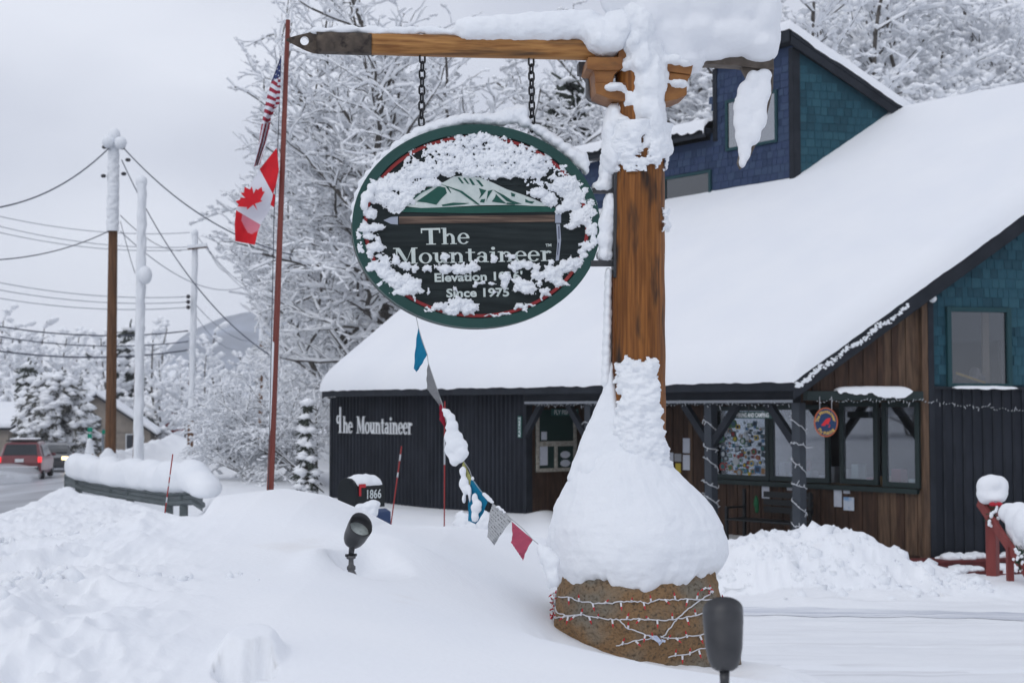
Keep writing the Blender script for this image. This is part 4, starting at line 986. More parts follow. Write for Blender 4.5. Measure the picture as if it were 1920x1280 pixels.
# conifers
NEED = mat('spruce_needles', (.030, .040, .034), .85, (.058, .068, .055), scale=6)
NEEDG = mat('grey_cedar_needles', (.10, .105, .095), .9, (.17, .165, .145), scale=5)
def conifer(rng, NR, H, Rw, whorls, per, snow_r, droop=.35, needle=.09, shape=1.0, round_=0.0):
    tv = []; C = []; R = []; leaf = []; seg = []
    seg.append((np.zeros(3), np.array([0, 0, H]), .035 * H ** .7, .006, 0))
    for w in range(whorls):
        t = (w + .5) / whorls; z = H * (.05 + .93 * t)
        rad = Rw * ((1 - t) ** shape if not round_ else math.sqrt(max(.02, 1 - (abs(t - .38) / .66) ** 2)))
        for k in range(max(3, int(per * (.5 + rad / Rw)))):
            an = rng.uniform(0, 6.283); L = rad * rng.uniform(.75, 1.15); p = np.array([0, 0, z]); d = np.array([math.cos(an), math.sin(an), .15])
            n = max(3, int(L / .16)); 
            for i in range(n):
                d = nrm(d + np.array([rng.gauss(0, .07), rng.gauss(0, .07), -droop / n * 1.6])); q = p + d * (L / n); seg.append((p, q, .012, .009, 1))
                s = (i + 1) / n
                for _ in range(4): leaf.append((p + (q - p) * rng.random(), d, needle * rng.uniform(.8, 1.6)))
                if rng.random() < .72:
                    rr = snow_r * rng.uniform(.6, 1.5) * (.6 + .6 * s); C.append(q + UP * rr * .45); R.append((rr * 1.25, rr * 1.25, rr * .65))
                p = q
    n = len(leaf); Pp = np.array([l[0] for l in leaf]); Dd = np.array([l[1] for l in leaf]); Ll = np.array([l[2] for l in leaf])[:, None]
    jit = NR.normal(0, .75, (n, 3)); jit[:, 2] -= .35; d1 = Dd + jit; d1 /= np.linalg.norm(d1, axis=1, keepdims=True); sd = np.cross(d1, NR.normal(0, 1, (n, 3))); sd /= np.linalg.norm(sd, axis=1, keepdims=True) + 1e-9
    V = np.stack([Pp - sd * Ll * .16, Pp + sd * Ll * .16, Pp + d1 * Ll * 1.5 + sd * Ll * .10, Pp + d1 * Ll * 1.5 - sd * Ll * .10], 1).reshape(-1, 3)
    Fq = np.arange(4 * n).reshape(-1, 4)
    P0 = np.array([s[0] for s in seg]); P1 = np.array([s[1] for s in seg]); R0 = np.array([s[2] for s in seg]); R1 = np.array([s[3] for s in seg])
    return [('trunk', *seg_mesh(P0, P1, R0, R1, 5)), ('needles', V, Fq), ('lumps', *octas(np.array(C), np.array(R)))]
def make_conifer(name, label, loc, parts, group=None, needle=NEED):
    t = thing(name, label, 'tree', loc, group)
    for nm, V, Fc in parts:
        mm = {'trunk': BARK, 'needles': needle, 'lumps': SNOWT}[nm]
        o = bpy.data.objects.new({'lumps': 'snow_clumps'}.get(nm, nm), npmesh(nm, V, Fc, mm, smooth=(nm == 'lumps'))); put(o, t)
        if nm != 'trunk': o['kind'] = 'stuff'
    return t
rng = random.Random(2)
c = PX(575, 930, 30.5); c[2] = gz(c[0], c[1]) - .05
make_conifer('spruce_tree', 'small young spruce bowed with snow beside the ribbed shop wall', c, conifer(rng, NR, 2.4, .55, 9, 6, .10, droop=1.5, needle=.11))
c = PX(103, 836, 88); c[2] = gz(c[0], c[1]) - .2
make_conifer('cedar_tree', 'broad snow clumped evergreen beyond the two cars on the road', c, conifer(rng, NR, 6.2, 2.4, 22, 17, .23, droop=.55, needle=.26, round_=1), needle=NEEDG)
PINE = conifer(rng, NR, 15, 3.6, 30, 9, .20, droop=.5, needle=.45, shape=.7)
c = PX(1065, 760, 58); c[2] = gz(c[0], c[1]) - .2
P1 = make_conifer('pine_tree', 'tall dark snowy pine showing between the sign and the log post', c, PINE, 'snowy evergreens behind the shop')
for u, d, sc, ro, lb in ((1160, 66, 1.05, 2.0, 'snowy pine behind the wood corbels of the log post'), (985, 70, .9, 4.0, 'snowy pine glimpsed above the right end of the sign')):
    c = PX(u, 760, d); c[2] = gz(c[0], c[1]) - .2; retree(P1, lb, c, ro, sc, 'snowy evergreens behind the shop')

# wood behind the shop roof (right): five shapes, many copies
WOOD = [(.55, 1.0, .58, 48, .015), (.40, 1.05, .60, 46, .0), (.26, 1.05, .6, 45, -.03), (.18, .7, .55, 42, -.06)]
protos = []
for k in range(4):
    rng = random.Random(100 + k); segs = []
    for (dx_, L, r) in ((0, 13, .15), (rng.uniform(-.5, .5), 10, .10)):
        segs += grow(rng, (0, 0, 0), (dx_, rng.uniform(-.3, .3), 1), L, r, WOOD, start=.10)
    protos.append((tree_parts(segs, NR, snow=.070, lumps=3000), len(segs)))
print('woods', [p[1] for p in protos])
spots = []
rng = random.Random(77)
for k in range(64):
    d = 45 + 45 * (k / 64.0) ** 1.0; u = rng.uniform(1150, 2080) if k > 12 else 1430 + k * 50
    spots.append((u, d))
srcs = {}
desc = ['bare snowy woodland tree standing behind the shop roof']
GRP = 'snow covered wood behind the shop'
for k, (u, d) in enumerate(spots):
    c = PX(u, 700, d); c[2] = gz(c[0], c[1]) - .3; i = k % 4
    if i not in srcs:
        t = make_tree('woodland_tree', desc[0], c, protos[i][0], BARKG, group=GRP); srcs[i] = t; t.rotation_euler = (0, 0, rng.uniform(0, 6.28)); t.scale = (1.1,) * 3
    else: retree(srcs[i], desc[0], c, rng.uniform(0, 6.28), rng.uniform(.9, 1.25), GRP)
# snowy wood climbing the hill behind the maples
rng = random.Random(55)
for k in range(36):
    d = 60 + 50 * rng.random(); u = 640 + 560 * ((k * .618) % 1.0); c = PX(u, 700, d); c[2] = gz(c[0], c[1]) - .3
    retree(srcs[k % 4], 'frosted woodland tree on the slope behind the big maples', c, rng.uniform(0, 6.28), rng.uniform(.75, 1.15), 'frosted wood on the slope behind the sign')
# far wood on the left, behind road and houses
fprot = []
for k in range(4):
    rng = random.Random(200 + k); segs = grow(rng, (0, 0, 0), (rng.uniform(-.1, .1), 0, 1), 9.5, .14, [(.9, 1.3, .55, 50, .02), (.6, .95, .6, 46, .0), (.42, .75, .58, 44, -.03)], start=.06)
    fprot.append(tree_parts(segs, NR, snow=.17, lumps=1500, minr=.02))
fsrc = {}
GF = 'far snowy trees beyond the road'
rng = random.Random(9)
for k in range(120):
    u = rng.uniform(-160, 780); d = rng.uniform(118, 215)
    c = PX(u, 800, d); c[2] = gz(c[0], c[1]) - .3; i = (4 if k % 12 == 4 else k % 4)
    lb = 'frosted tree in the distant line beyond the road and houses'
    s_ = rng.uniform(.85, 1.3) * (1.0 if u < 330 or u > 560 else .68)
    if i == 4:
        if 4 not in fsrc: fsrc[4] = make_conifer('far_pine', 'snowy pine in the distant line beyond the road and houses', c, conifer(random.Random(3), NR, 9, 2.4, 14, 7, .42, droop=.5, needle=.5, shape=.8), GF)
        else: retree(fsrc[4], 'snowy pine in the distant line beyond the road and houses', c, rng.uniform(0, 6), s_, GF)
    elif i not in fsrc: fsrc[i] = make_tree('far_tree', lb, c, fprot[i], BARKG, group=GF)
    else: retree(fsrc[i], lb, c, rng.uniform(0, 6.28), s_, GF)

# trees across the road, out of frame to the left: seen mirrored in the porch windows
rng = random.Random(19)
for k in range(14):
    x = rng.uniform(-75, -42); y = rng.uniform(2, 44); c = np.array([x, y, EYE - 2.2])
    retree(srcs[k % 4], 'bare snowy woodland tree across the road, mirrored in the porch windows', c, rng.uniform(0, 6.28), rng.uniform(.6, .95), 'trees across the road')
# =================================================================== DISTANCE: houses, poles, wires, cars, guardrail
TANW = mat('tan_clapboard', (.30, .26, .22), .8, (.24, .21, .18), scale=2)
TANR = mat('dim_window', (.03, .035, .045), .3, spec=.5)
def house(name, label, u, v, d, w, dep, h, roofh, ang, wallm, roofcol=None, dormer=False, over=.5):
    c = PX(u, v, d); c[2] = gz(c[0], c[1]) - .3
    t = thing(name, label, 'house', (0, 0, 0))
    m = MB(); m.box((-w / 2, -dep / 2, 0), (w / 2, dep / 2, h))
    for s in (-1, 1): m.prism([(-w / 2, s * dep / 2 - .05, h), (w / 2, s * dep / 2 - .05, h), (0, s * dep / 2 - .05, h + roofh)], (0, .1, 0))
    m.build('wall', wallm, t)
    for s in (-1, 1):
        m = MB(); k = 1 + over * 2 / w; e = np.array([s * w / 2 * k, 0, h + roofh * (1 - k)]); top = np.array([0, 0, h + roofh])
        q = [e + [0, -dep / 2 - over, 0], e + [0, dep / 2 + over, 0], top + [0, dep / 2 + over, 0], top + [0, -dep / 2 - over, 0]]
        m.prism(q, (0, 0, .12), 0); r = m.build('roof', roofcol or DARKTRIM, t)
        m = MB(); m.prism([np.array(p) + [0, 0, .125] for p in q], (0, 0, .42), 0); sn = m.build('roof_snow', SNOWS, r, bevel=.15)
    for i in range(3):
        x = -w / 2 + w * (i + .5) / 3; m = MB(); m.box((x - .5, -dep / 2 - .06, 1.3), (x + .5, -dep / 2 - .01, 2.5)); f = m.build('window', WHITE, t)
        m = MB(); m.box((x - .42, -dep / 2 - .075, 1.38), (x + .42, -dep / 2 - .065, 2.42)); m.build('pane', TANR, f)
    m = MB(); m.box((-.35, -dep / 2 - .08, h + .3), (.35, -dep / 2 - .02, h + 1.1)); m.build('vent', TANR, t)
    t.location = tuple(c); t.rotation_euler = (0, 0, ang); return t
h1 = house('house', 'tan house with stepped snowy roofs behind the brown utility pole', 188, 830, 112, 8, 9, 2.6, 2.7, math.radians(12), TANW)
# lean-to porch of the tan house
m = MB(); m.prism([(1.0, -6.5, 2.9), (6.0, -6.5, .95 + .9), (6.0, -4.4, 1.85), (1.0, -4.4, 2.9)], (0, 0, .1)); r = m.build('porch_roof', DARKTRIM, h1)
m = MB(); m.prism([(0.4, -6.7, 3.2), (6.2, -6.7, 1.95), (6.2, -4.4, 1.95), (0.4, -4.4, 3.2)], (0, 0, .4)); m.build('roof_snow', SNOWS, r, bevel=.12)
for x in (1.4, 3.6, 5.7): m = MB(); m.box((x - .08, -6.4, -.5), (x + .08, -6.24, 2.0)); m.build('porch_post', WHITE, h1)
house('house', 'tan house at the left edge behind the snowy evergreen', -15, 830, 118, 9, 8, 2.9, 1.6, math.radians(80), TANW)
house('barn', 'snowy roofed building with a strip of red showing far behind the white pole', 262, 815, 150, 13, 9, 3.6, 3.0, math.radians(96), mat('red_siding', (.25, .03, .03), .7), mat('red_roof', (.26, .03, .028), .6))

# --- utility poles
POLEW = mat('pole_wood', (.17, .085, .042), .85, (.09, .045, .024), scale=5, stretch=(4, 4, .3), bump=.2, bscale=20)
INS = mat('insulator_dark', (.03, .03, .035), .4)
def upole(label, u0, v0, u1, v1, d, r, snow_to, coat=(-.5, 1), cross=None, cap=.25):
    b = PX(u0, v0, d); tp = PX(u1, v1, d); base = b.copy(); base[2] = min(b[2], gz(b[0], b[1])) - .3
    t = thing('utility_pole', label, 'utility pole', base)
    ax = nrm(tp - b); L = np.linalg.norm(tp - base)
    m = MB(); m.tube([base, tp], [r * 1.1, r * .8], 14); m.build('shaft', POLEW, t, smooth=False)
    if snow_to is not None:
        s0 = PX(u0 + (u1 - u0) * (snow_to - v0) / (v1 - v0), snow_to, d); n = 90; k = 13; V = []
        for i in range(n):
            q = s0 + (tp - s0) * i / (n - 1)
            for j in range(k):
                an = math.radians((225 if coat[0] == 0 else 185) + (165 if coat[0] == 0 else 180) * j / (k - 1)); e = math.sin(math.pi * j / (k - 1)) ** .35
                rr = r * (.86 if j in (0, k - 1) else 1.0) * (1 - .15 * i / n) + (.015 + .11 * float(fbm(i * .42, j * .5, d, 4, 3))) * e
                V.append(q + np.array([math.cos(an) * rr, math.sin(an) * rr, 0]))
        npobj('snow_coat', V, gridfaces(n, k), SNOW, t)
    if cap:
        m = MB(); m.ball(tp + UP * cap * .35, (cap, cap, cap * 1.15), 12, 8); m.ball(tp - UP * cap * .7, (cap * .85, cap * .85, cap * .9), 12, 8); m.build('snow_cap', SNOW, t, smooth=True)
    return t, tp, ax
up1, t1, _ = upole('bare brown wooden utility pole, plastered white on its upper half', 207, 868, 214, 258, 44, .155, 434, cap=.2)
for u, v in ((196, 276), (229, 277), (194, 330), (232, 326), (240, 300)):
    m = MB(); q = PX(u, v, 43.8); m.ball(q, (.09, .09, .06), 8, 6); m.build('insulator', INS, up1, smooth=True)
m = MB(); [m.ball(PX(u, v, 43.7), (.2, .18, .2), 10, 7) for u, v in ((203, 266), (226, 268))]; m.build('snow_lump', SNOW, up1, smooth=True)
# sign post and drift at the pole foot
upw, t2, _ = upole('thick utility pole coated all over with snow, right beside the brown one', 257, 874, 265, 345, 40, .115, 872, coat=(0, 1), cap=.17)
m = MB(); m.ball(PX(272, 516, 39.7), (.2, .2, .26), 12, 9); m.build('snow_lump', SNOW, upw, smooth=True)
up3, t3, _ = upole('distant snowy utility pole with a cross arm, right of the white pole', 357, 790, 365, 440, 66, .13, 788, coat=(0, 1), cap=.18)
m = MB(); m.bar(PX(352, 466, 65.8), PX(388, 462, 65.8), .12, .12); m.build('cross_arm', POLEW, up3); m = MB(); m.bar(PX(352, 463, 65.7), PX(388, 459, 65.7), .2, .14); m.build('snow_lump', SNOW, up3)
for v in (556, 566, 576): m = MB(); m.ball(PX(353, v, 65.6), .1, 8, 6); m.build('insulator', INS, up3, smooth=True)
up4, t4, _ = upole('farthest snowy utility pole, short and pale beside the flagpole', 489, 640, 492, 530, 92, .13, 640, coat=(0, 1), cap=.2)
m = MB(); m.bar(PX(470, 556, 91.8), PX(512, 552, 91.8), .16, .16); m.build('cross_arm', SNOW, up4)
WIRE = mat('wire', (.07, .08, .11), .6)
WIREP = mat('frosted_wire', (.20, .22, .27), .7)
def wire(label, a, b, sag, r, mm=WIRE, n=22):
    a, b = np.asarray(a), np.asarray(b); pts = [a + (b - a) * t - UP * sag * 4 * t * (1 - t) for t in np.linspace(0, 1, n)]
    m = MB(); m.tube(pts, r * .78, 5, cap=False); return props(m.build('power_line', mm, None, smooth=True), label, 'cable', 'overhead cables')
wire('dark cable sagging left from the top of the brown utility pole out of frame', PX(203, 279, 43.8), PX(-60, 395, 33), .45, .028)
wire('dark cable running right from the top of the brown pole down past the Canadian flag', PX(232, 278, 43.8), PX(548, 478, 36), .5, .026)
wire('dark cable falling steeply from the brown pole to the bent tree', PX(228, 300, 43.8), PX(505, 665, 34), .75, .022)
wire('cable leaving the brown pole to the left where its white coating ends', PX(203, 434, 43.8), PX(-60, 488, 36), .25, .022)
wire('short thin cable from the white coating of the brown pole down to the white pole', PX(226, 415, 43.8), PX(253, 512, 40), .05, .014)
wire('cable from the brown pole to the cross arm of the distant pole', PX(226, 404, 43.8), PX(340, 470, 64), .3, .018)
wire('lower cable from the brown pole passing under the cross arm towards the flagpole', PX(226, 434, 43.8), PX(490, 520, 80), 1.2, .02, WIREP)
for lb, v0, va, vb in (('uppermost of the three faint cables left of the cross arm pole', 399, 428, 436), ('middle of the three faint cables left of the cross arm pole', 417, 452, 463), ('lowest of the three faint cables left of the cross arm pole', 429, 456, 468)):
    wire(lb, PX(-30, v0, 58), PX(356, vb, 66), .35, .02, WIREP)
for lb, v0, vb in (('upper of three insulated cables ending on the distant pole', 524, 556), ('middle of three insulated cables ending on the distant pole', 538, 566), ('lower of three insulated cables ending on the distant pole', 554, 576)):
    wire(lb, PX(-30, v0, 60), PX(353, vb, 65.8), .3, .022, WIREP)
for lb, v0, vb, r in (('thick dark cable highest across the snowy trees at left', 607, 620, .04), ('second dark cable across the snowy trees at left', 626, 640, .034), ('thickest dark cable lowest across the snowy trees at left', 654, 656, .045)):
    wire(lb, PX(-30, v0, 60), PX(353, vb, 66), .35, r)
for lb, p, q in (('thin cable from the cross arm end falling to the right', (388, 460), (430, 510)), ('thin cable from the distant pole top falling right towards the farthest pole', (368, 440), (486, 560)),
                 ('upper pale cable strung between distant and farthest pole', (388, 464), (485, 545)), ('lower pale cable strung between distant and farthest pole', (366, 570), (470, 640)), ('lowest pale cable from the distant pole down into the snowy trees', (366, 590), (440, 655))):
    wire(lb, PX(*p, 66), PX(*q, 90), .4, .022, WIREP)

# --- signs by the road
GRN = mat('road_sign_green', (.0, .24, .15), .5)
def post_sign(label, u, vb, vt, d, plates, pm):
    b = PX(u, vb, d); b[2] = min(b[2], gz(b[0], b[1])) - .3
    t = thing('road_marker', label, 'road sign', b); m = MB(); m.tube([b, PX(u, vt, d)], .035, 8); m.build('post', pm, t)
    for (u0, v0, u1, v1) in plates:
        m = MB(); p0, p1 = PX(u0, v1, d - .06), PX(u1, v0, d - .06); m.box((p0[0], p0[1], p0[2]), (p1[0], p0[1] + .03, p1[2])); m.build('sign_plate', GRN, t)
    return t
ps = post_sign('two small green plates above a snow packed post near the brown pole', 169, 865, 800, 46, ((164, 801, 173, 809), (164, 813, 172, 822)), WHITE)
m = MB(); [m.ball(PX(168, 829 + i * 6, 45.8), (.10 + .02 * i, .10, .14), 10, 7) for i in range(5)]; m.build('snow_coat', SNOW, ps, smooth=True)
m = MB(); p0, p1 = PX(159, 859, 45.7), PX(175, 851, 45.7); m.box((p0[0], p0[1], p0[2]), (p1[0], p0[1] + .05, p1[2])); m.build('amber_reflector', mat('amber_brown', (.16, .06, .02), .5, (.3, .15, .02), scale=9), ps, bevel=.02)
post_sign('single small green plate on a grey steel post against the brown pole', 193, 868, 803, 45, ((191, 806, 197, 813),), mat('galvanised_steel', (.22, .25, .28), .5, metal=.3))
blob('snow_drift', [(PX(u, v, 43.6), (r, r * .8, r * 1.2)) for u, v, r in ((203, 850, .16), (199, 862, .24), (213, 861, .17), (206, 870, .3))], None, voxel=.05, disp=.06, dscale=.2, label='peaked lump of snow leaning against the foot of the brown utility pole', cat='snow')

# --- guardrail with its load of snow
RAIL = mat('grey_guardrail', (.13, .155, .16), .55, (.10, .12, .125), scale=2, metal=.2)
rail_px = [(125, 897, 36), (160, 910, 34.5), (210, 919, 32.6), (265, 927, 30.6), (315, 934, 29.0), (362, 931, 27.7), (385, 946, 27.0)]
rp = [PX(u, v, d) for u, v, d in rail_px]
GR = thing('guardrail', 'grey green steel guardrail almost buried under its load of snow', 'guardrail', (rp[3][0], rp[3][1], gz(rp[3][0], rp[3][1])))
prof_ = [(.0, .16), (-.05, .12), (-.05, .07), (.0, .03), (.0, -.03), (-.05, -.07), (-.05, -.12), (.0, -.16)]
V = []
for i, p in enumerate(rp):
    d = nrm(rp[min(i + 1, len(rp) - 1)] - rp[max(0, i - 1)]); o = nrm(np.cross(d, UP)); o = o if o[1] > 0 else -o
    V += [p + o * a + UP * b for a, b in prof_]
npobj('rail', V, gridfaces(len(rp), 8), RAIL, GR, smooth=False)
for i in (0, 2, 4):
    for k in (0, .6):
        q = rp[i] + (rp[min(i + 1, 6)] - rp[i]) * k; m = MB(); m.box((q[0] - .07, q[1] + .02, q[2] - 1.2), (q[0] + .07, q[1] + .17, q[2] + .1)); m.build('rail_post', RAIL, GR)
sp = []
for i in range(len(rp) - 1):
    for k in range(8):
        t = k / 8
        if i == 0 and t < .45: continue
        q = rp[i] + (rp[i + 1] - rp[i]) * t; f = min(1, (i + t) / .5) ; e = max(0, min(1, (6 - i - t) / 1.2))
        hgt = (.31 + .03 * math.sin(i * 2 + t * 6)) * (.55 + .45 * e)
        sp.append((q + UP * (hgt + .10) + np.array([.02, .06, 0]), (.34, .36, hgt)))
        sp.append((q + UP * (hgt * .55 + .08) + np.array([.02, .02, 0]), (.3, .36, hgt * .5)))
blob('snow_mound', sp, None, voxel=.06, disp=.07, dscale=.5, smooth=6, m=SNOW, label='deep rounded loaf of snow lying along the guardrail', cat='snow')

# --- cars
TYRE = mat('tyre_rubber', (.02, .02, .022), .85); RIM = mat('alloy_rim', (.30, .31, .33), .4, metal=.8)
CARG = mat('car_glass', (.012, .016, .020), .08, spec=.6)
def car(name, label, paint, L=4.5, Wd=1.8, H=1.70, lit_front=False, grime=True):
    t = thing(name, label, 'car', (0, 0, 0)); w = Wd / 2
    ys = [-L / 2, -L / 2 + .06, -L / 2 + .28, -L / 2 + .62, -.6, .35, .75, 1.25, L / 2 - .45, L / 2 - .1, L / 2]
    belt = [.74, .92, .98, 1.0, 1.0, .99, .98, .97, .90, .78, .60]; roof = [.75, .98, 1.25, H - .06, H, H - .02, H - .12, .99, .91, .79, .61]
    rw = [.92, .86, .80, .75, .74, .74, .76, .88, .9, .88, .85]; bw = [.88, .95, .98, 1, 1, 1, 1, 1, .97, .92, .82]
    low = [.42, .30, .26, .24, .22, .22, .22, .22, .24, .28, .40]; V = []
    for y, b, r, a, q, lo in zip(ys, belt, roof, rw, bw, low):
        r = max(r, b + .01); half = [(w * q * .9, lo), (w * q, lo + .18), (w * q, b - .12), (w * q * .97, b), (w * a, r - .05), (w * a * .85, r)]
        V += [(x, y, z) for x, z in half] + [(-x, y, z) for x, z in half[::-1]]
    n = 12; Fc = gridfaces(len(ys), n, wrap=True)
    body = npobj('body', V, Fc, paint, t, smooth=False)
    for e, idx in ((0, range(n)), ((len(ys) - 1) * n, range(n))):
        mm = MB(); mm.add([V[e + i] for i in idx], [tuple(range(n))]); mm.build('end_panel', paint, t)
    def quad(nm, pts, mm, par=t, off=(0, 0, 0)):
        b = MB(); b.add([np.array(p) + off for p in pts], [(0, 1, 2, 3)]); return b.build(nm, mm, par)
    quad('rear_window', [(-w * .76, -L / 2 + .18, 1.08), (w * .76, -L / 2 + .18, 1.08), (w * .66, -L / 2 + .56, H - .14), (-w * .66, -L / 2 + .56, H - .14)], CARG, off=(0, -.035, .02))
    quad('windscreen', [(-w * .80, 1.22, 1.02), (w * .80, 1.22, 1.02), (w * .68, .50, H - .10), (-w * .68, .50, H - .10)], CARG, off=(0, .05, .03))
    for s in (-1, 1):
        for y0, y1 in ((-1.5, -.42), (-.36, .62)):
            quad('side_window', [(s * w * .975, y0, 1.02), (s * w * .975, y1, 1.02), (s * w * .80, y1 - .12 * (y1 > .5), H - .16), (s * w * .80, y0 + .25 * (y0 < -1), H - .16)], CARG, off=(s * .012, 0, 0))
        for y in (-L / 2 + .85, L / 2 - .85):
            m = MB(); m.lathe([(.12, -.11), (.33, -.11), (.345, -.06), (.345, .06), (.33, .11), (.12, .11)], (s * (w - .12), y, .34), (1, 0, 0), 18); wh = m.build('wheel', TYRE, t, smooth=False)
            m = MB(); m.lathe([(.001, .1), (.2, .105), (.22, .115)], (s * (w - .12), y, .34), (s, 0, 0), 14); m.build('rim', RIM, wh)
        m = MB(); m.box((s * w * .80 if s > 0 else -w * .98, -L / 2 - .03, .78), (w * .98 if s > 0 else -w * .80, -L / 2 + .1, 1.04)); m.build('tail_light', TAIL, t, bevel=.03)
        m = MB(); m.box((min(s * w * .5, s * w * .9), L / 2 - .22, .66), (max(s * w * .5, s * w * .9), L / 2 - .02, .84)); m.build('headlight', HEADL if lit_front else RIM, t, bevel=.03)
        m = MB(); m.ball((s * (w + .1), .75, 1.05), (.1, .07, .075), 8, 6); m.build('wing_mirror', paint, t, smooth=True)
        m = MB(); m.tube([(s * w * .62, -1.35, H + .0), (s * w * .62, -1.2, H + .06), (s * w * .62, .1, H + .06), (s * w * .62, .25, H)], .018, 6); m.build('roof_rail', METAL_D, t)
    m = MB(); m.box((-w * .86, -L / 2 - .09, .36), (w * .86, -L / 2 + .1, .60)); m.build('rear_bumper', mat('grey_plastic', (.06, .06, .065), .6), t, bevel=.03)
    m = MB(); m.box((-w * .80, -L / 2 - .10, .565), (w * .80, -L / 2 - .085, .615)); m.build('bumper_strip', WHITE, t)
    m = MB(); m.box((-.17, -L / 2 - .05, .80), (.17, -L / 2 - .03, .95)); m.build('number_plate', WHITE, t)
    m = MB(); m.box((-w * .86, L / 2 - .1, .34), (w * .86, L / 2 + .07, .58)); m.build('front_bumper', mat('grey_plastic', (.06, .06, .065), .6), t, bevel=.03)
    m = MB(); m.box((-w * .42, L / 2 - .05, .62), (w * .42, L / 2 + .01, .78)); m.build('grille', METAL_D, t)
    return t
TAIL = mat('tail_light_red', (.6, .02, .03), .3); TAIL.node_tree.nodes['Principled BSDF'].inputs['Emission Color'].default_value = (1, .06, .07, 1); TAIL.node_tree.nodes['Principled BSDF'].inputs['Emission Strength'].default_value = .9
HEADL = emit('headlight_glow', (1, .72, .35), 3.2)
RED = mat('dark_red_car_paint', (.14, .010, .016), .35, (.17, .03, .035), scale=1.5, coat=.5, spec=.5)
GREYC = mat('dark_grey_car_paint', (.03, .036, .044), .35, (.09, .095, .10), scale=1.5, coat=.5, spec=.5)
def on_road(x, y): return road_rel(y) + EYE + .01
c1 = car('parked_car', '', RED); c1.name = 'red_car'; props(c1, 'dark red estate car driving away with its tail lights lit', 'car')
p = PX(51, 860, 66); c1.location = (p[0], 66, on_road(p[0], 66)); c1.rotation_euler = (0, 0, math.radians(11)); c1.scale = (1.08, 1.08, 1.0)
m = MB(); m.box((-.7, -1.2, 1.70), (.7, -1.14, 1.76)); m.box((-.7, -.1, 1.70), (.7, -.04, 1.76)); b = m.build('roof_rack', METAL_D, None); b.parent = c1
m = MB(); m.box((-.55, -1.25, 1.77), (.55, .1, 1.84)); b = m.build('roof_snow', SNOW, None, bevel=.03); b.parent = c1
c2 = car('grey_car', 'dark grey car coming the other way with one headlight lit', GREYC, lit_front=True, H=1.55)
p = PX(103, 850, 78); c2.location = (p[0], 78, on_road(p[0], 78)); c2.rotation_euler = (0, 0, math.radians(180 + 15))

SPR = bpy.data.materials.new('spray_mist'); SPR.use_nodes = True; _n = SPR.node_tree; _n.nodes.clear(); _o = _n.nodes.new('ShaderNodeOutputMaterial'); _v = _n.nodes.new('ShaderNodeVolumePrincipled')
_v.inputs['Color'].default_value = (.9, .92, .95, 1); _v.inputs['Density'].default_value = .55; _n.links.new(_v.outputs[0], _o.inputs['Volume'])
m = MB(); q = c1.location; m.ball((q[0] + .3, q[1] - 3.6, q[2] + .25), (1.5, 1.6, .55), 16, 10); m.ball((q[0] + .9, q[1] - 6.6, q[2] + .2), (1.5, 1.8, .4), 16, 10); props(m.build('road_spray', SPR, None, smooth=True), 'white spray of slush trailing behind the red car', 'spray', kind='stuff')
# =================================================================== THE AXE SIGN
YAW = math.radians(5); D0 = 8.4
FX = np.array([math.cos(YAW), math.sin(YAW), 0]); FN = np.array([math.sin(YAW), -math.cos(YAW), 0])   # along beam, towards viewer
OB = PX(1198, 600, D0)
def BX(u, v, o=0.0): return hit(u, v, OB + FN * o, FN)
PXM = D0 / F                                   # metres per photo pixel at the sign
POSTW = mat('varnished_log', (.115, .038, .008), .55, (.30, .115, .026), scale=20, stretch=(3.0, 3.0, .11), lo=.34, hi=.70, detail=10, bump=.5, bscale=22, bdist=.01, spec=.25,
            col3=(.028, .015, .009), scale3=5, lo3=.53, hi3=.70, stretch3=(2.6, 2.6, .55))
BEAMW = mat('honey_beam', (.42, .21, .068), .55, (.20, .080, .022), scale=18, stretch=(.09, 3, 3), lo=.34, hi=.68, detail=9, bump=.4, bscale=20, spec=.25, col3=(.06, .035, .022), scale3=6.0, lo3=.58, hi3=.74)
CORB = mat('honey_corbel', (.30, .13, .036), .55, (.16, .06, .018), scale=6, stretch=(1, 1, 2), bump=.2, bscale=14, spec=.35, col3=(.06, .035, .02), scale3=5, lo3=.62, hi3=.8)
GREYW = mat('weathered_grey_wood', (.16, .155, .16), .8, (.10, .10, .105), scale=8, stretch=(1, 1, 2))
FERR = mat('rusty_ferrule', (.055, .044, .038), .6, (.12, .095, .075), scale=14, metal=.4, bump=.3, bscale=50, col3=(.02, .016, .015), scale3=22, lo3=.52, hi3=.7)
AXE = thing('ice_axe_signpost', 'giant wooden ice axe on a log post, holding the sign', 'signpost', PX(1198, 1120, D0))
# log post
rows = [(1300, 1198, 51), (1000, 1198, 50), (750, 1199, 49), (500, 1198, 48.5), (300, 1199, 47.5), (60, 1201, 46)]
m = MB(); n = 60; path = []; rr = []
for i in range(n):
    v = 1300 + (60 - 1300) * i / (n - 1); u = np.interp(-v, [-r[0] for r in rows], [r[1] for r in rows]); w = np.interp(-v, [-r[0] for r in rows], [r[2] for r in rows])
    path.append(BX(u, v)); rr.append(w * PXM * (1 + .012 * math.sin(i * 1.3)))
m.tube(path, rr, 40); m.build('post', POSTW, AXE, smooth=True)
m = MB(); m.prism([BX(1148, 868, .02), BX(1164, 868, .02), BX(1164, 512, .02), BX(1149, 512, .02)], -FN * .12); m.build('side_plank', mat('dark_varnished_plank', (.10, .032, .010), .5, (.17, .06, .018), scale=5, stretch=(3, 3, .2)), AXE, bevel=.006)
m = MB(); m.prism([BX(1151, 520, .05), BX(1161, 520, .05), BX(1161, 296, .05), BX(1151, 296, .05)], -FN * .10); m.build('mounting_plate', METAL_D, AXE, bevel=.004)
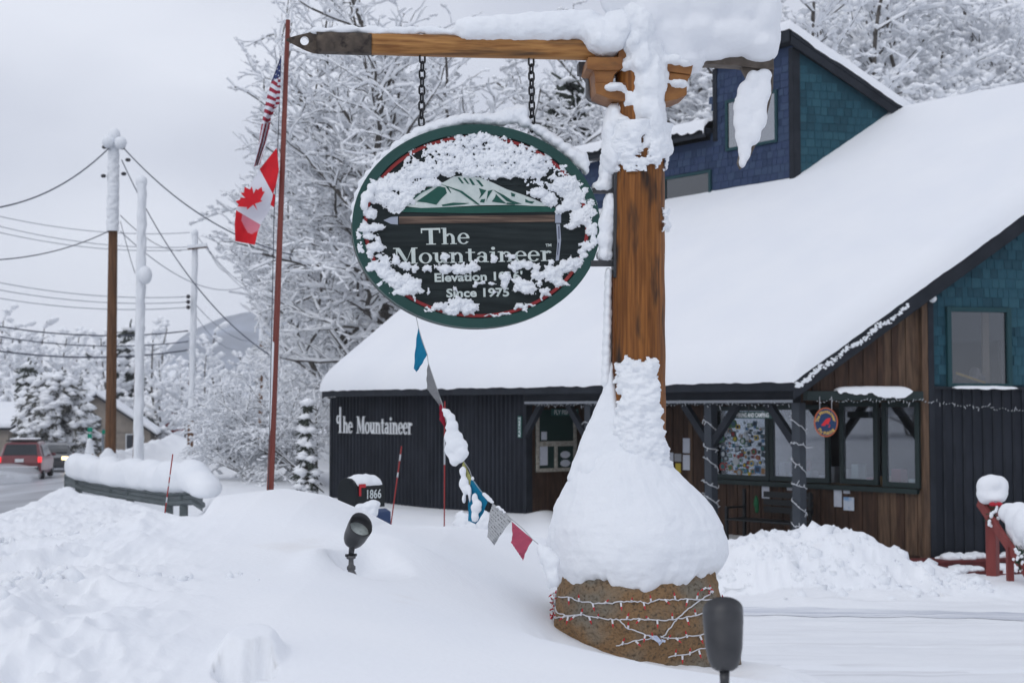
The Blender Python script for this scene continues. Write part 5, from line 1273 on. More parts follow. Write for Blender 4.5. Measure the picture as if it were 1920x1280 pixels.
for v0, v1, u0 in ((352, 362, 1112), (488, 499, 1108)):
    m = MB(); m.prism([BX(u0, v1, .01), BX(1156, v1, .01), BX(1156, v0, .01), BX(u0, v0, .01)], -FN * .03); m.build('bracket_arm', METAL_D, AXE, bevel=.003)
# shaft of the axe
c0, c1_ = BX(690, 83), BX(1420, 103); m = MB(); k = 10; L = 44; vs = []
for i in range(L):
    t = i / (L - 1); c = c0 + (c1_ - c0) * t; h = 19.5 * PXM * (1 + .03 * math.sin(t * 9)); w = .05
    for j in range(12):
        a = 2 * math.pi * j / 12; x, y = math.cos(a), math.sin(a); x = abs(x) ** .6 * np.sign(x); y = abs(y) ** .6 * np.sign(y)
        vs.append(c + FN * (w * x) + UP * (h * y))
m.add(vs, [tuple(int(q) for q in f) for f in gridfaces(L, 12, True)] + [tuple(range(11, -1, -1)), tuple(range((L - 1) * 12, L * 12))]); m.build('axe_shaft', BEAMW, AXE, smooth=True)
c0, c1_ = BX(594, 80.5), BX(697, 83.5); m = MB(); L = 14; vs = []
for i in range(L):
    t = i / (L - 1); c = c0 + (c1_ - c0) * t; h = (20.5 if t < .97 else 19.8) * PXM * (1.0 - .02 * abs(math.sin(t * 12)))
    for j in range(16):
        a = 2 * math.pi * j / 16; x, y = math.cos(a), math.sin(a); x = abs(x) ** .7 * np.sign(x); y = abs(y) ** .7 * np.sign(y); vs.append(c + FN * (.056 * x) + UP * (h * y))
m.add(vs, [tuple(int(q) for q in f) for f in gridfaces(L, 16, True)] + [tuple(range(15, -1, -1)), tuple(range((L - 1) * 16, L * 16))]); m.build('ferrule', FERR, AXE, smooth=True)
# spike: flat pointed plate with a round eye
hole = [(571 + 8.2 * math.cos(a), 77 + 8.2 * math.sin(a)) for a in np.linspace(0, 2 * math.pi, 24, endpoint=False)]
outl = [(532, 75), (545, 70), (560, 66), (577, 62), (586, 59), (597, 59.5), (597, 80), (597, 101), (588, 101), (572, 95), (556, 87), (544, 80.5)]
def resamp(pts, n, c=(571, 77)):
    P = np.array(pts + [pts[0]]); out = []
    for a in np.linspace(0, 2 * math.pi, n, endpoint=False):
        d = np.array([math.cos(a), math.sin(a)]); best = None
        for i in range(len(P) - 1):
            p, q = P[i] - c, P[i + 1] - c; e = q - p; den = d[0] * e[1] - d[1] * e[0]
            if abs(den) < 1e-9: continue
            t = (p[0] * e[1] - p[1] * e[0]) / den; s = (p[0] * d[1] - p[1] * d[0]) / den
            if t > 0 and -1e-6 <= s <= 1 + 1e-6: best = t if best is None else max(best, t)
        out.append(tuple(np.array(c) + d * (best or 8.3)))
    return out
ol = resamp(outl, 48); hl = resamp(hole, 48); V = []
for o in (.018, -.018):
    V += [BX(u, v, o) for u, v in ol] + [BX(u, v, o) for u, v in hl]
fs = []
for i in range(48):
    j = (i + 1) % 48; fs += [(i, j, 48 + j, 48 + i), (96 + i, 144 + i, 144 + j, 96 + j), (i, 96 + i, 96 + j, j), (48 + i, 48 + j, 144 + j, 144 + i)]
m = MB(); m.add(V, fs); m.build('spike', FERR, AXE)
# steel head: adze plate and drooping pick
STEEL = mat('weathered_axe_head', (.085, .068, .055), .6, (.15, .125, .105), scale=12, metal=.3, bump=.3, bscale=40)
m = MB(); m.prism([BX(u, v, .05) for u, v in ((1262, 96), (1450, 100), (1452, 131), (1418, 128), (1385, 123), (1345, 121), (1310, 119), (1262, 112))], -FN * .10); m.build('axe_head', STEEL, AXE, bevel=.005)
m = MB(); m.prism([BX(u, v, .022) for u, v in ((1388, 122), (1451, 128), (1450, 165), (1440, 210), (1424, 258), (1404, 300), (1390, 317), (1384, 305), (1394, 260), (1406, 220), (1420, 182), (1408, 160))], -FN * .044); m.build('pick', STEEL, AXE, bevel=.004)
# corbels under the beam
def corbel(pts, o, th, mm, nm='corbel'):
    m = MB(); m.prism([BX(u, v, o) for u, v in pts], -FN * th); return m.build(nm, mm, AXE, bevel=.004)
corbel([(1100, 128), (1113, 132), (1160, 132), (1168, 128), (1168, 107), (1103, 107)], .12, .24, CORB)
corbel([(1113, 132), (1160, 132), (1152, 140), (1149, 155), (1116, 155), (1115, 142)], .11, .22, CORB)
corbel([(1115, 155), (1180, 155), (1180, 192), (1168, 190), (1140, 184), (1118, 175)], .11, .22, CORB)
corbel([(1180, 110), (1160, 112), (1160, 90), (1180, 78)], .10, .2, CORB)
corbel([(1085, 116), (1102, 116), (1103, 140), (1109, 178), (1160, 196), (1150, 200), (1107, 186), (1101, 178), (1101, 150), (1093, 139), (1085, 138)], -.10, .08, GREYW)
corbel([(1252, 120), (1300, 120), (1296, 140), (1252, 134)], .12, .24, CORB)
corbel([(1254, 136), (1296, 141), (1290, 150), (1288, 156), (1254, 156)], .11, .22, CORB)
corbel([(1245, 156), (1288, 156), (1288, 178), (1270, 186), (1247, 190)], .11, .22, CORB)
m = MB(); m.prism([BX(1154, 215, .06), BX(1190, 212, .06), BX(1190, 158, .06), BX(1170, 158, .06)], -FN * .10); m.build('post_cap_block', mat('red_brown_block', (.13, .04, .02), .6, (.06, .03, .02), scale=6), AXE, bevel=.006)

# ------------------------------------------------------------------ oval board
SYAW = math.radians(8); SROLL = math.radians(-1.3)
SN = np.array([math.sin(SYAW), -math.cos(SYAW), 0]); s_x = np.array([math.cos(SYAW), math.sin(SYAW), 0])
SX = s_x * math.cos(SROLL) - UP * math.sin(SROLL); SY = UP * math.cos(SROLL) + s_x * math.sin(SROLL)
SO = PX(895, 424, 8.3)
def SP(u, v, o=0.0): return hit(u, v, SO + SN * o, SN)
def sl(u, v): q = SP(u, v) - SO; return float(q @ SX), float(q @ SY)
SA, SB = 232.5 * 8.3 / F / math.cos(SYAW) * 1.0, 192 * 8.3 / F
BOARD = thing('oval_sign', 'dark oval wooden shop sign with green rim hanging on two chains, crusted with snow', 'sign', SO)
def EP(a, b, t, o): return SO + SX * (a * math.cos(t)) + SY * (b * math.sin(t)) + SN * o
NS = 96; ts = np.linspace(0, 2 * math.pi, NS, endpoint=False)
PANEL = mat('dark_stained_board', (.010, .015, .016), .6, (.022, .030, .031), scale=4, stretch=(.35, 5, 9), lo=.35, hi=.7, bump=.6, bscale=7, bdist=.006, spec=.18)
RIMG = mat('dark_green_rim', (.010, .050, .043), .5, (.014, .062, .054), scale=3, spec=.35)
REDR = mat('red_inset', (.26, .020, .026), .5, (.32, .04, .035), scale=6)
# boards, cut to the oval, one by one
edges = [-SB] + [-.40 * SB * 2 + .0, -.24 * SB * 2, -.06 * SB * 2, .13 * SB * 2, .33 * SB * 2] + [SB]
edges = [-SB * .985, -.62 * SB, -.30 * SB, .04 * SB, .40 * SB, .72 * SB, SB * .985]
for i in range(6):
    y0, y1 = edges[i] + .0012, edges[i + 1] - .0012; pts = []
    ys = np.linspace(y0, y1, 14); w = lambda y: (SA - .012) * math.sqrt(max(0, 1 - (y / (SB - .008)) ** 2))
    pl = [SO + SX * w(y) + SY * y + SN * .0 for y in ys] + [SO - SX * w(y) + SY * y + SN * .0 for y in ys[::-1]]
    m = MB(); m.prism(pl, -SN * (.05 + .002 * (i % 2))); m.build('board', PANEL, BOARD)
def ringmesh(a0, b0, a1, b1, o0, o1, mm, nm, lift=True):
    V = []
    for (a, b, o) in ((a0, b0, o1), (a0, b0, o0), (a1, b1, o0), (a1, b1, o1)): V += [EP(a, b, t, o) for t in ts]
    npobj(nm, V, np.concatenate([gridfaces(4, NS, True), np.stack([3 * NS + np.arange(NS), 3 * NS + (np.arange(NS) + 1) % NS, (np.arange(NS) + 1) % NS, np.arange(NS)], 1)]), mm, BOARD, smooth=False)
ringmesh(SA, SB, SA - .058, SB - .055, .022, -.085, RIMG, 'rim')
ringmesh(SA - .066, SB - .062, SA - .086, SB - .080, .006, -.01, REDR, 'red_ring')
ringmesh(SA + .004, SB + .004, SA - .02, SB - .02, -.086, -.095, mat('pale_back_edge', (.20, .20, .20), .7), 'back_edge')
# mountain emblem, axe emblem
CREAM = mat('flaking_white_paint', (.60, .65, .62), .7, (.50, .56, .54), scale=18, bump=.2, bscale=60, col3=(.10, .15, .14), scale3=60, lo3=.68, hi3=.74, stretch3=(.5, 1, 2))
GREENP = mat('emblem_green', (.010, .070, .052), .6, (.014, .085, .065), scale=8)
GREYP = mat('emblem_grey_blue', (.33, .36, .43), .6)
def flat(polys, o, mm, nm, th=.0025):
    m = MB()
    for k, pts in enumerate(polys): m.prism([SP(u, v, o + .0003 * (k % 4)) for u, v in pts], -SN * th)
    return m.build(nm, mm, BOARD)
em = flat([[(728, 397), (745, 390), (790, 389), (870, 388), (960, 385), (1030, 388), (1050, 392), (1040, 397), (880, 400)]], .0045, GREENP, 'mountain_base')
mtn = [(755, 385), (775, 372), (790, 362), (815, 350), (835, 340), (851, 331), (865, 330), (882, 331), (900, 333), (925, 343), (950, 355), (980, 365), (1005, 375), (1030, 387), (1000, 386), (960, 384), (900, 385), (860, 387), (820, 389), (790, 390), (770, 388)]
flat([mtn], .0065, CREAM, 'mountain_snow')
dk = [[(781, 378), (800, 365), (822, 349), (835, 352), (838, 362), (828, 372), (818, 384), (800, 380)], [(768, 375), (785, 363), (806, 351), (812, 350), (790, 362), (772, 377)], [(828, 384), (850, 380), (880, 381), (872, 383), (830, 387)],
      [(828, 346), (842, 350), (866, 358), (885, 372), (900, 384), (896, 384), (880, 373), (862, 360), (845, 353)], [(836, 350), (845, 362), (846, 361), (840, 350)], [(858, 333), (866, 344), (870, 344), (862, 333)], [(868, 334), (876, 344), (880, 345), (872, 334)], [(879, 335), (886, 347), (891, 347), (883, 335)], [(892, 337), (903, 350), (907, 349), (898, 338)],
      [(898, 353), (912, 357), (905, 366), (898, 373), (902, 364)], [(925, 356), (945, 366), (960, 376), (978, 382), (968, 383), (950, 377), (938, 366)], [(930, 364), (940, 374), (950, 382), (935, 380), (922, 378), (928, 370)], [(915, 358), (924, 356), (914, 372), (912, 378)], [(958, 361), (966, 364), (965, 369), (959, 368)], [(985, 373), (992, 377), (1002, 378), (998, 382), (985, 379)], [(950, 380), (968, 381), (965, 384), (950, 383)], [(902, 374), (910, 373), (908, 380), (900, 379)], [(760, 381), (768, 377), (772, 382), (762, 385)]]
flat(dk, .0085, GREENP, 'mountain_shadow_shapes')
AXW = mat('emblem_wood', (.065, .042, .032), .6, (.17, .115, .085), scale=5, stretch=(.5, 2, 14), lo=.45, hi=.6)
flat([[(748, 406), (1040, 403), (1040, 416), (748, 420)]], .0045, AXW, 'emblem_shaft')
flat([[(719, 413), (733, 407), (746, 406), (746, 421), (733, 420)]], .0055, GREYP, 'emblem_spike')
flat([[(1041, 402), (1052, 402), (1052, 418), (1041, 418)]], .0055, GREYP, 'emblem_head'); flat([[(1043, 420), (1050, 420), (1052, 450), (1048, 488), (1042, 489), (1045, 455)]], .0055, GREYP, 'emblem_pick')
flat([[(1047, 424), (1048.5, 424), (1049, 448), (1047.5, 448)], [(1046.5, 455), (1048, 455), (1046, 478), (1045, 478)]], .0078, mat('navy_line', (.02, .03, .07), .6), 'emblem_lines', .0012)
# lettering
def sign_serif(txt, u0, v0, u1, v1, cap_px, nm):
    p0, p1 = SP(u0, v0, .0035), SP(u1, v1, .0035); xv = nrm(p1 - p0); yv = np.cross(-xv, SN); yv = yv if yv[2] > 0 else -yv
    m = MB(); put_serif(m, txt, p0, xv, yv, cap_px * 8.3 / F, np.linalg.norm(p1 - p0), SN); return m.build(nm, CREAM, BOARD)
sign_serif('The', 790, 459, 882, 457, 31, 'lettering')
sign_serif('Mountaineer', 738, 495, 1036, 489, 30, 'lettering')
def sign_sans(txt, u0, v0, u1, v1, cap_px, nm='lettering', off=.028):
    p0, p1 = SP(u0, v0, .0035), SP(u1, v1, .0035); xv = nrm(p1 - p0); yv = np.cross(-xv, SN); yv = yv if yv[2] > 0 else -yv
    m = MB(); put_text(m, txt, p0, xv, yv, cap_px * 8.3 / F, np.linalg.norm(p1 - p0), off); return m.build(nm, CREAM, BOARD)
sign_sans('Elevation 1016\'', 815, 528, 980, 524, 15.5, off=.03)
sign_sans('Since 1975', 837, 557, 955, 555, 15.5, off=.03)
sign_sans('TM', 1023, 462.5, 1034, 462, 5.2)
# chains
LINK = mat('black_chain_steel', (.018, .019, .022), .45, metal=.5, spec=.5)
def link_mesh():
    b = MB(); n = 18; pts = []
    for i in range(n):
        t = 2 * math.pi * i / n; x, z = math.cos(t) * .017, math.sin(t) * .017; z += .011 * (1 if z > 0 else -1); pts.append((x, 0, z))
    vs = []
    for i in range(n):
        p = np.array(pts[i]); d = nrm(np.array(pts[(i + 1) % n]) - np.array(pts[i - 1])); a = np.array([0, 1.0, 0]); c = np.cross(d, a)
        for j in range(7): t = 2 * math.pi * j / 7; vs.append(p + (a * math.cos(t) + c * math.sin(t)) * .0062)
    b.add(vs, [tuple(int(q) for q in f) for f in np.concatenate([gridfaces(n, 7, True), np.stack([(n - 1) * 7 + np.arange(7), (n - 1) * 7 + (np.arange(7) + 1) % 7, (np.arange(7) + 1) % 7, np.arange(7)], 1)])])
    me = bpy.data.meshes.new('link'); me.from_pydata(b.v, [], b.f); me.materials.append(LINK); me.polygons.foreach_set('use_smooth', [True] * len(b.f)); return me
LM = link_mesh()
for u0, v0, u1, v1, lb in ((792, 103, 790, 236, 'left one of the two black chains holding the oval sign'), (996, 109, 998, 246, 'right one of the two black chains holding the oval sign')):
    p0, p1 = BX(u0, v0), SP(u1, v1, -.04); t = thing('chain', lb, 'chain', p0); Ln = np.linalg.norm(p1 - p0); nn = int(round(Ln / .0445))
    for i in range(nn):
        q = p0 + (p1 - p0) * (i + .5) / nn; o = bpy.data.objects.new('link', LM); COL.objects.link(o); o.parent = t; o.location = tuple(q - p0); o.rotation_euler = (0, 0, (math.pi / 2 if i % 2 else 0) + .5)

# ------------------------------------------------------------------ wind-plastered snow on the oval board
ELL = [(905, 268, 62, 24, 1.0), (850, 292, 58, 30, .8), (955, 292, 60, 30, .9), (1000, 315, 36, 24, .9), (905, 300, 110, 30, .75), (800, 322, 20, 16, .6), (905, 258, 26, 14, 1.2),
       (838, 316, 36, 14, 1.4), (875, 322, 50, 9, 1.2), (930, 328, 60, 7, 1.0), (1000, 326, 40, 10, 1.0), (1005, 305, 22, 16, 1.3), (770, 318, 16, 28, 1.0), (782, 325, 24, 12, 1.0), (742, 336, 24, 14, .8), (750, 348, 34, 12, .6), (800, 342, 26, 8, .5),
       (718, 352, 20, 20, 1.5), (722, 372, 24, 16, 1.4), (740, 378, 20, 16, 1.2), (770, 355, 26, 9, .7), (762, 374, 16, 14, .8), (700, 345, 16, 12, .8), (745, 384, 10, 10, .8),
       (1060, 346, 34, 22, 1.5), (1050, 336, 26, 10, .9), (1080, 368, 30, 18, .8), (1108, 392, 16, 22, 1.2), (1010, 362, 20, 9, 1.1), (1032, 376, 16, 14, 1.1), (1050, 392, 9, 12, 1.1), (1070, 380, 22, 12, .7), (1090, 410, 26, 18, 1.3), (1075, 424, 20, 8, 1.1), (1110, 430, 14, 16, 1.2), (1100, 360, 12, 10, .7), (1056, 310, 12, 10, .5),
       (692, 398, 16, 12, .9), (680, 420, 16, 8, .7), (692, 428, 28, 9, 1.3), (672, 440, 9, 12, .8), (690, 444, 16, 7, .9), (708, 447, 7, 7, .8), (676, 462, 8, 16, .8), (704, 464, 18, 11, 1.3), (692, 478, 9, 10, .8), (712, 482, 14, 6, .5),
       (700, 502, 18, 12, 1.1), (722, 512, 24, 14, 1.4), (745, 526, 34, 15, 1.5), (765, 536, 24, 15, 1.3), (752, 548, 24, 8, 1.1), (722, 494, 10, 14, .9), (742, 488, 9, 11, .9), (756, 500, 14, 8, 1.0), (782, 545, 16, 5, .8), (803, 545, 5, 9, .9), (778, 558, 4, 6, .6), (784, 528, 8, 6, .8), (686, 512, 8, 8, .7), (712, 532, 10, 6, .7),
       (764, 500, 10, 7, .9), (780, 503, 7, 8, .8), (802, 503, 10, 6, .8), (834, 502, 22, 8, 1.1), (868, 504, 22, 9, 1.2), (888, 500, 10, 9, 1.1), (833, 481, 7, 8, .7), (925, 482, 7, 8, .7), (895, 490, 5, 6, .5), (958, 482, 8, 5, .5),
       (965, 498, 13, 9, 1.1), (985, 498, 14, 8, 1.1), (947, 520, 10, 12, 1.2), (946, 534, 8, 8, 1.0), (903, 530, 12, 6, 1.0), (893, 532, 6, 10, .8), (922, 532, 8, 5, .6), (978, 530, 20, 9, 1.2), (990, 542, 22, 9, 1.1), (970, 540, 8, 8, .9), (1010, 516, 16, 14, 1.2), (1036, 512, 20, 14, 1.3), (1060, 500, 20, 14, 1.4), (1078, 492, 18, 12, 1.4), (1006, 500, 8, 6, .8), (1034, 492, 7, 7, .8), (1040, 524, 18, 8, .9), (1012, 530, 8, 8, .8), (1096, 480, 10, 8, .9), (1100, 462, 14, 14, 1.1), (1114, 450, 9, 14, 1.0), (1092, 470, 8, 10, .9),
       (1022, 546, 12, 10, 1.2), (1052, 532, 14, 8, 1.0), (1063, 534, 10, 6, .8), (1016, 555, 5, 5, .7), (980, 573, 14, 5, .8), (985, 580, 5, 7, .7), (998, 571, 8, 3, .6),
       (862, 570, 26, 14, 1.6), (880, 578, 22, 12, 1.5), (852, 582, 20, 9, 1.3), (822, 574, 14, 9, 1.3), (803, 581, 16, 4, .8), (852, 543, 5, 7, .9), (856, 556, 6, 5, .7), (928, 549, 5, 4, .6), (920, 592, 20, 2.2, .6), (950, 589, 16, 2.5, .6)]
du = 1.0
ug = np.arange(655, 1132, du); vg = np.arange(238, 606, du); UG, VG = np.meshgrid(ug, vg)
wx = (fbm(UG * .11, VG * .11, 0, 3, 51) - .5) * 16; wy_ = (fbm(UG * .11, VG * .11, 7, 3, 52) - .5) * 16
Mf = np.full(UG.shape, -9.0); Am = np.zeros(UG.shape)
for (cu, cv, ru, rv, am) in ELL:
    q = 1 - ((UG + .7 * wx - cu) / (ru * 1.08)) ** 2 - ((VG + .7 * wy_ - cv) / (rv * 1.08)) ** 2; Mf = np.maximum(Mf, q); Am = np.maximum(Am, np.where(q > 0, np.sqrt(np.clip(q, 0, 1)) * am, 0))
rim_d = 1 - np.sqrt(((UG - 895) / 232.0) ** 2 + ((VG - 424) / 192.0) ** 2)
bil = fbm(UG * .065, VG * .075, 0, 3, 61); fine = fbm(UG * .17, VG * .19, 0, 3, 63)
edge = fbm(UG * .42, VG * .45, 0, 2, 67)
wild = 1.15 - .55 * np.clip(Am / 1.4, 0, 1)
field = Mf - .10 + ((bil - .5) * 1.7 + (fine - .5) * .8 + (edge - .5) * .75) * wild
upper = np.clip((345 - VG) / 40, 0, 1) * np.clip((VG - 236) / 10, 0, 1)
field = field + upper * (.10 - 1.1 * np.clip(.47 - fine, 0, 1) * 2)     # frothy, broken crust in the upper part
knob = billow(UG * .09, VG * .09, 0, 2, 64)
thick = np.clip(field, 0, .9) ** .6 * (.006 + .024 * Am + .008 * (knob - .35) + .010 * (fine - .4))
kp = field > 0
thick = np.maximum(thick, .0015)
Vs = np.array([SP(u, v, .003 + t) for u, v, t in zip(UG.ravel(), VG.ravel(), thick.ravel())])
Vs[:, 2] -= .25 * thick.ravel() * 0
gf = gridfaces(*UG.shape); kq = kp.ravel()[gf].sum(1) >= 3; gf = gf[kq & (rim_d.ravel()[gf].min(1) > .004)]
used = np.unique(gf); remap = np.zeros(len(Vs), int); remap[used] = np.arange(len(used))
sn = npobj('clinging_snow', Vs[used], remap[gf], SNOWC, None); props(sn, 'clumps of wet snow stuck to the face of the oval sign', 'snow')
print('sign snow quads', len(gf))
# crest of snow round the top of the rim
TOPS = [(668, 412, 8, 12), (672, 392, 10, 14), (680, 372, 13, 18), (690, 352, 15, 18), (702, 334, 15, 16), (716, 316, 15, 15), (732, 298, 15, 14), (752, 281, 17, 14), (772, 266, 17, 13), (792, 253, 17, 13), (812, 244, 17, 12), (832, 237, 18, 12), (852, 231, 18, 11), (874, 228, 18, 11), (896, 227, 18, 11), (918, 227, 18, 12), (940, 226, 18, 14), (958, 220, 18, 16), (974, 217, 14, 18), (984, 214, 8, 14), (984, 232, 12, 12), (1003, 244, 10, 8), (1014, 250, 12, 10), (1028, 260, 13, 10), (1043, 270, 13, 10), (1057, 281, 14, 11), (1072, 292, 15, 13), (1086, 300, 16, 15), (1094, 312, 10, 12), (1098, 322, 7, 8)]
prt = []
for (u, v, a, b) in TOPS:
    for o in (-.035, -.075): prt.append((SP(u - (2 if u < 800 else 0), v - 3, o), (a * 8.3 / F * 1.1, .045, b * 8.3 / F)))
for (u, v, a, b) in ((690, 368, 12, 10), (697, 352, 10, 9), (684, 384, 8, 12)): prt.append((SP(u, v, .025), (a * 8.3 / F, .03, b * 8.3 / F)))
blob('snow_crest', prt, None, voxel=.0085, disp=.022, dscale=.05, smooth=2, m=SNOWC, disp2=.008, dscale2=.018, label='crest of snow balanced along the upper rim of the oval sign', cat='snow')

# ------------------------------------------------------------------ heavy snow on the axe and post
def bl(L, o=0.0, dep=.09): return [(BX(u, v, o), (a * PXM, dd if dd else dep, b * PXM)) for (u, v, a, b, *r) in L for dd in [r[0] if r else None]]
ridge = [(u, 58 - 2 * math.sin(u * .05) + (u - 600) * .012, 22, 8 + 3 * math.sin(u * .11), .045) for u in range(598, 890, 14)]
thickr = [(u, 58 - (u - 880) * .04, 30, 26 + (u - 880) * .03, .10) for u in range(880, 1110, 16)]
lobe = [(1120, 86, 24, 22, .19), (1150, 86, 24, 22, .19), (1120, 70, 30, 34, .17), (1140, 78, 32, 36, .18), (1130, 92, 30, 20, .18), (1160, 60, 40, 40, .19), (1106, 62, 24, 26, .13)]
blob('snow_mound', bl(ridge + thickr, 0) + bl(lobe, .01), None, voxel=.013, disp=.028, dscale=.07, smooth=4, disp2=.008, dscale2=.02, label='snow lying along the wooden axe shaft from ferrule to post', cat='snow')
mass = [(1210, 30, 60, 60, .22), (1260, 10, 80, 70, .28), (1320, 0, 90, 80, .30), (1380, 0, 80, 78, .28), (1420, 30, 46, 70, .24), (1300, 60, 70, 50, .24), (1360, 70, 80, 46, .24), (1420, 90, 42, 34, .2), (1270, 90, 40, 50, .2), (1285, 120, 34, 20, .18), (1260, 60, 50, 60, .22), (1250, -60, 90, 60, .3), (1330, -80, 110, 70, .32), (1400, -50, 70, 60, .28), (1180, -20, 60, 70, .24), (1335, 105, 40, 14, .15), (1200, 80, 40, 46, .2), (1440, 60, 24, 50, .18)]
blob('snow_mound', bl(mass), None, voxel=.017, disp=.03, dscale=.14, smooth=6, m=SNOWS, disp2=.006, dscale2=.03, label='huge rounded mass of snow piled on the axe head and post top', cat='snow')
col = [(1182, 40, 24, 44, .22), (1186, 90, 18, 34, .225), (1190, 130, 16, 30, .215), (1200, 60, 34, 60, .24), (1203, 120, 30, 50, .235), (1206, 170, 28, 40, .22), (1205, 215, 28, 40, .21), (1222, 160, 30, 70, .23), (1222, 230, 26, 60, .22), (1180, 95, 16, 30, .2), (1148, 172, 26, 13, .125), (1166, 176, 16, 13, .125), (1270, 166, 20, 12, .125), (1275, 128, 24, 10, .13), (1212, 100, 42, 50, .17), (1210, 150, 36, 45, .18), (1214, 195, 34, 45, .18), (1218, 235, 33, 40, .175), (1215, 270, 36, 34, .17), (1180, 250, 30, 26, .165), (1165, 232, 30, 16, .14), (1150, 220, 16, 26, .1), (1143, 255, 15, 40, .09), (1140, 290, 13, 40, .08), (1150, 300, 16, 30, .12), (1190, 285, 40, 24, .165), (1175, 130, 20, 18, .16), (1150, 172, 28, 11, .17), (1180, 195, 20, 26, .15), (1268, 165, 24, 11, .17), (1262, 120, 30, 20, .17), (1280, 128, 20, 10, .17), (1240, 150, 14, 36, .15), (1130, 88, 34, 20, .19)]
blob('snow_plaster', bl(col), None, voxel=.012, disp=.03, dscale=.06, smooth=3, m=SNOWC, disp2=.012, dscale2=.022, label='snow plastered down the upper post and over the wooden corbels', cat='snow')
# pick snow
pk = [(1412, 150, 14, 20), (1400, 175, 20, 26), (1396, 200, 22, 30), (1395, 228, 22, 30), (1396, 255, 19, 28), (1396, 282, 14, 22), (1392, 304, 7, 12), (1418, 195, 22, 30), (1430, 165, 17, 32), (1432, 142, 16, 14), (1424, 220, 16, 26), (1412, 250, 16, 24)]
blob('snow_curtain', [(BX(u, v, .03), (a * PXM, .028 if u < 1405 else .04, b * PXM)) for u, v, a, b in pk], None, voxel=.009, disp=.010, dscale=.09, smooth=9, m=SNOWS, disp2=.006, dscale2=.02, label='leaf shaped blade of snow hanging from the curved axe pick', cat='snow')
# crust on the log: thin shell with a ragged edge
def shell(name, maskf, v0, v1, lab, a0=-100, a1=100, nr=150, nc=120, seed=0):
    vv = np.linspace(v0, v1, nr); an = np.radians(np.linspace(a0, a1, nc)); V = []; K = []
    VV, AN = np.meshgrid(vv, an, indexing='ij'); UU = 1198 + 48 * np.sin(AN)
    AR = 48 * AN * 1.0
    fld = maskf(UU, VV) + (fbm(AR * .07, VV * .07, seed, 4, 71 + seed) - .5) * 1.7 + (fbm(AR * .15, VV * .15, seed, 2, 75) - .5) * .8
    th = np.clip(fld, 0, 1) ** .5 * ((.016 + .052 * fbm(AR * .085, VV * .10, 3, 3, 77 + seed) + .010 * billow(AR * .10, VV * .10, 5, 2, 79)) if seed != 1 else (.018 + .040 * fbm(AR * .06, VV * .06, 3, 2, 77)))
    for i in range(nr):
        c = BX(1198.5, vv[i])
        for j in range(nc):
            r = 48.3 * PXM + .001 + th[i, j]; V.append(c + FX * (math.sin(an[j]) * r) + FN * (math.cos(an[j]) * r))
    gf = gridfaces(nr, nc); kq = ((fld > 0).ravel()[gf].sum(1) >= 3); gf = gf[kq]; V = np.array(V); used = np.unique(gf); rm = np.zeros(len(V), int); rm[used] = np.arange(len(used))
    return props(npobj(name, V[used], rm[gf], SNOWC, None), lab, 'snow')
shell('snow_crust', lambda u, v: np.where((v < 330), np.minimum((322 - v + 8 * np.sin(u * .12)) / 40, 1.0), -2) - .3 * np.exp(-(((u - 1200) / 10) ** 2 + ((v - 275) / 18) ** 2)) * 5, 235, 336, 'knobbly crust of snow ending in a ragged edge on the upper log', seed=1)
shell('snow_crust', lambda u, v: np.minimum(np.minimum((v - 678) / 22, (905 - v) / 10), np.minimum((u - 1156 + .02 * (v - 680)) / 10, (np.interp(v, [670, 740, 800, 850, 880], [1222, 1226, 1233, 1243, 1252]) - u) / 9)) * .9, 664, 900, 'knobbly crust of snow down the front of the lower log', seed=2)
shell('snow_flecks', lambda u, v: np.where(u > 1232, .12, -1.0) - .012 * np.abs(v - 420), 330, 520, 'small dabs of snow along the right edge of the log', a0=35, a1=75, seed=5)
# fin of drifted snow on the left of the log
fin = [(1136, 300 + 18 * i, 12 + 3 * math.sin(i), 15, .06) for i in range(0, 3)] + [(1134, 348, 16, 12, .07), (1144, 390, 15, 30, .07), (1138, 420, 18, 30, .07), (1136, 450, 18, 26, .07), (1134, 478, 16, 14, .07), (1122, 350, 12, 10, .06)]
blob('snow_fin', bl(fin, -.02), None, voxel=.010, disp=.022, dscale=.05, smooth=3, m=SNOWC, disp2=.008, dscale2=.02, label='snow wedged between the oval sign and the log around the iron arms', cat='snow')
fin2 = [(1141 - i * .45, 515 + 18 * i, 7.5 + .25 * i, 15, .05) for i in range(0, 12)]
blob('snow_fin', bl(fin2, -.01), None, voxel=.010, disp=.014, dscale=.05, smooth=3, m=SNOWC, label='thin blade of snow on the left side of the log below the sign', cat='snow')
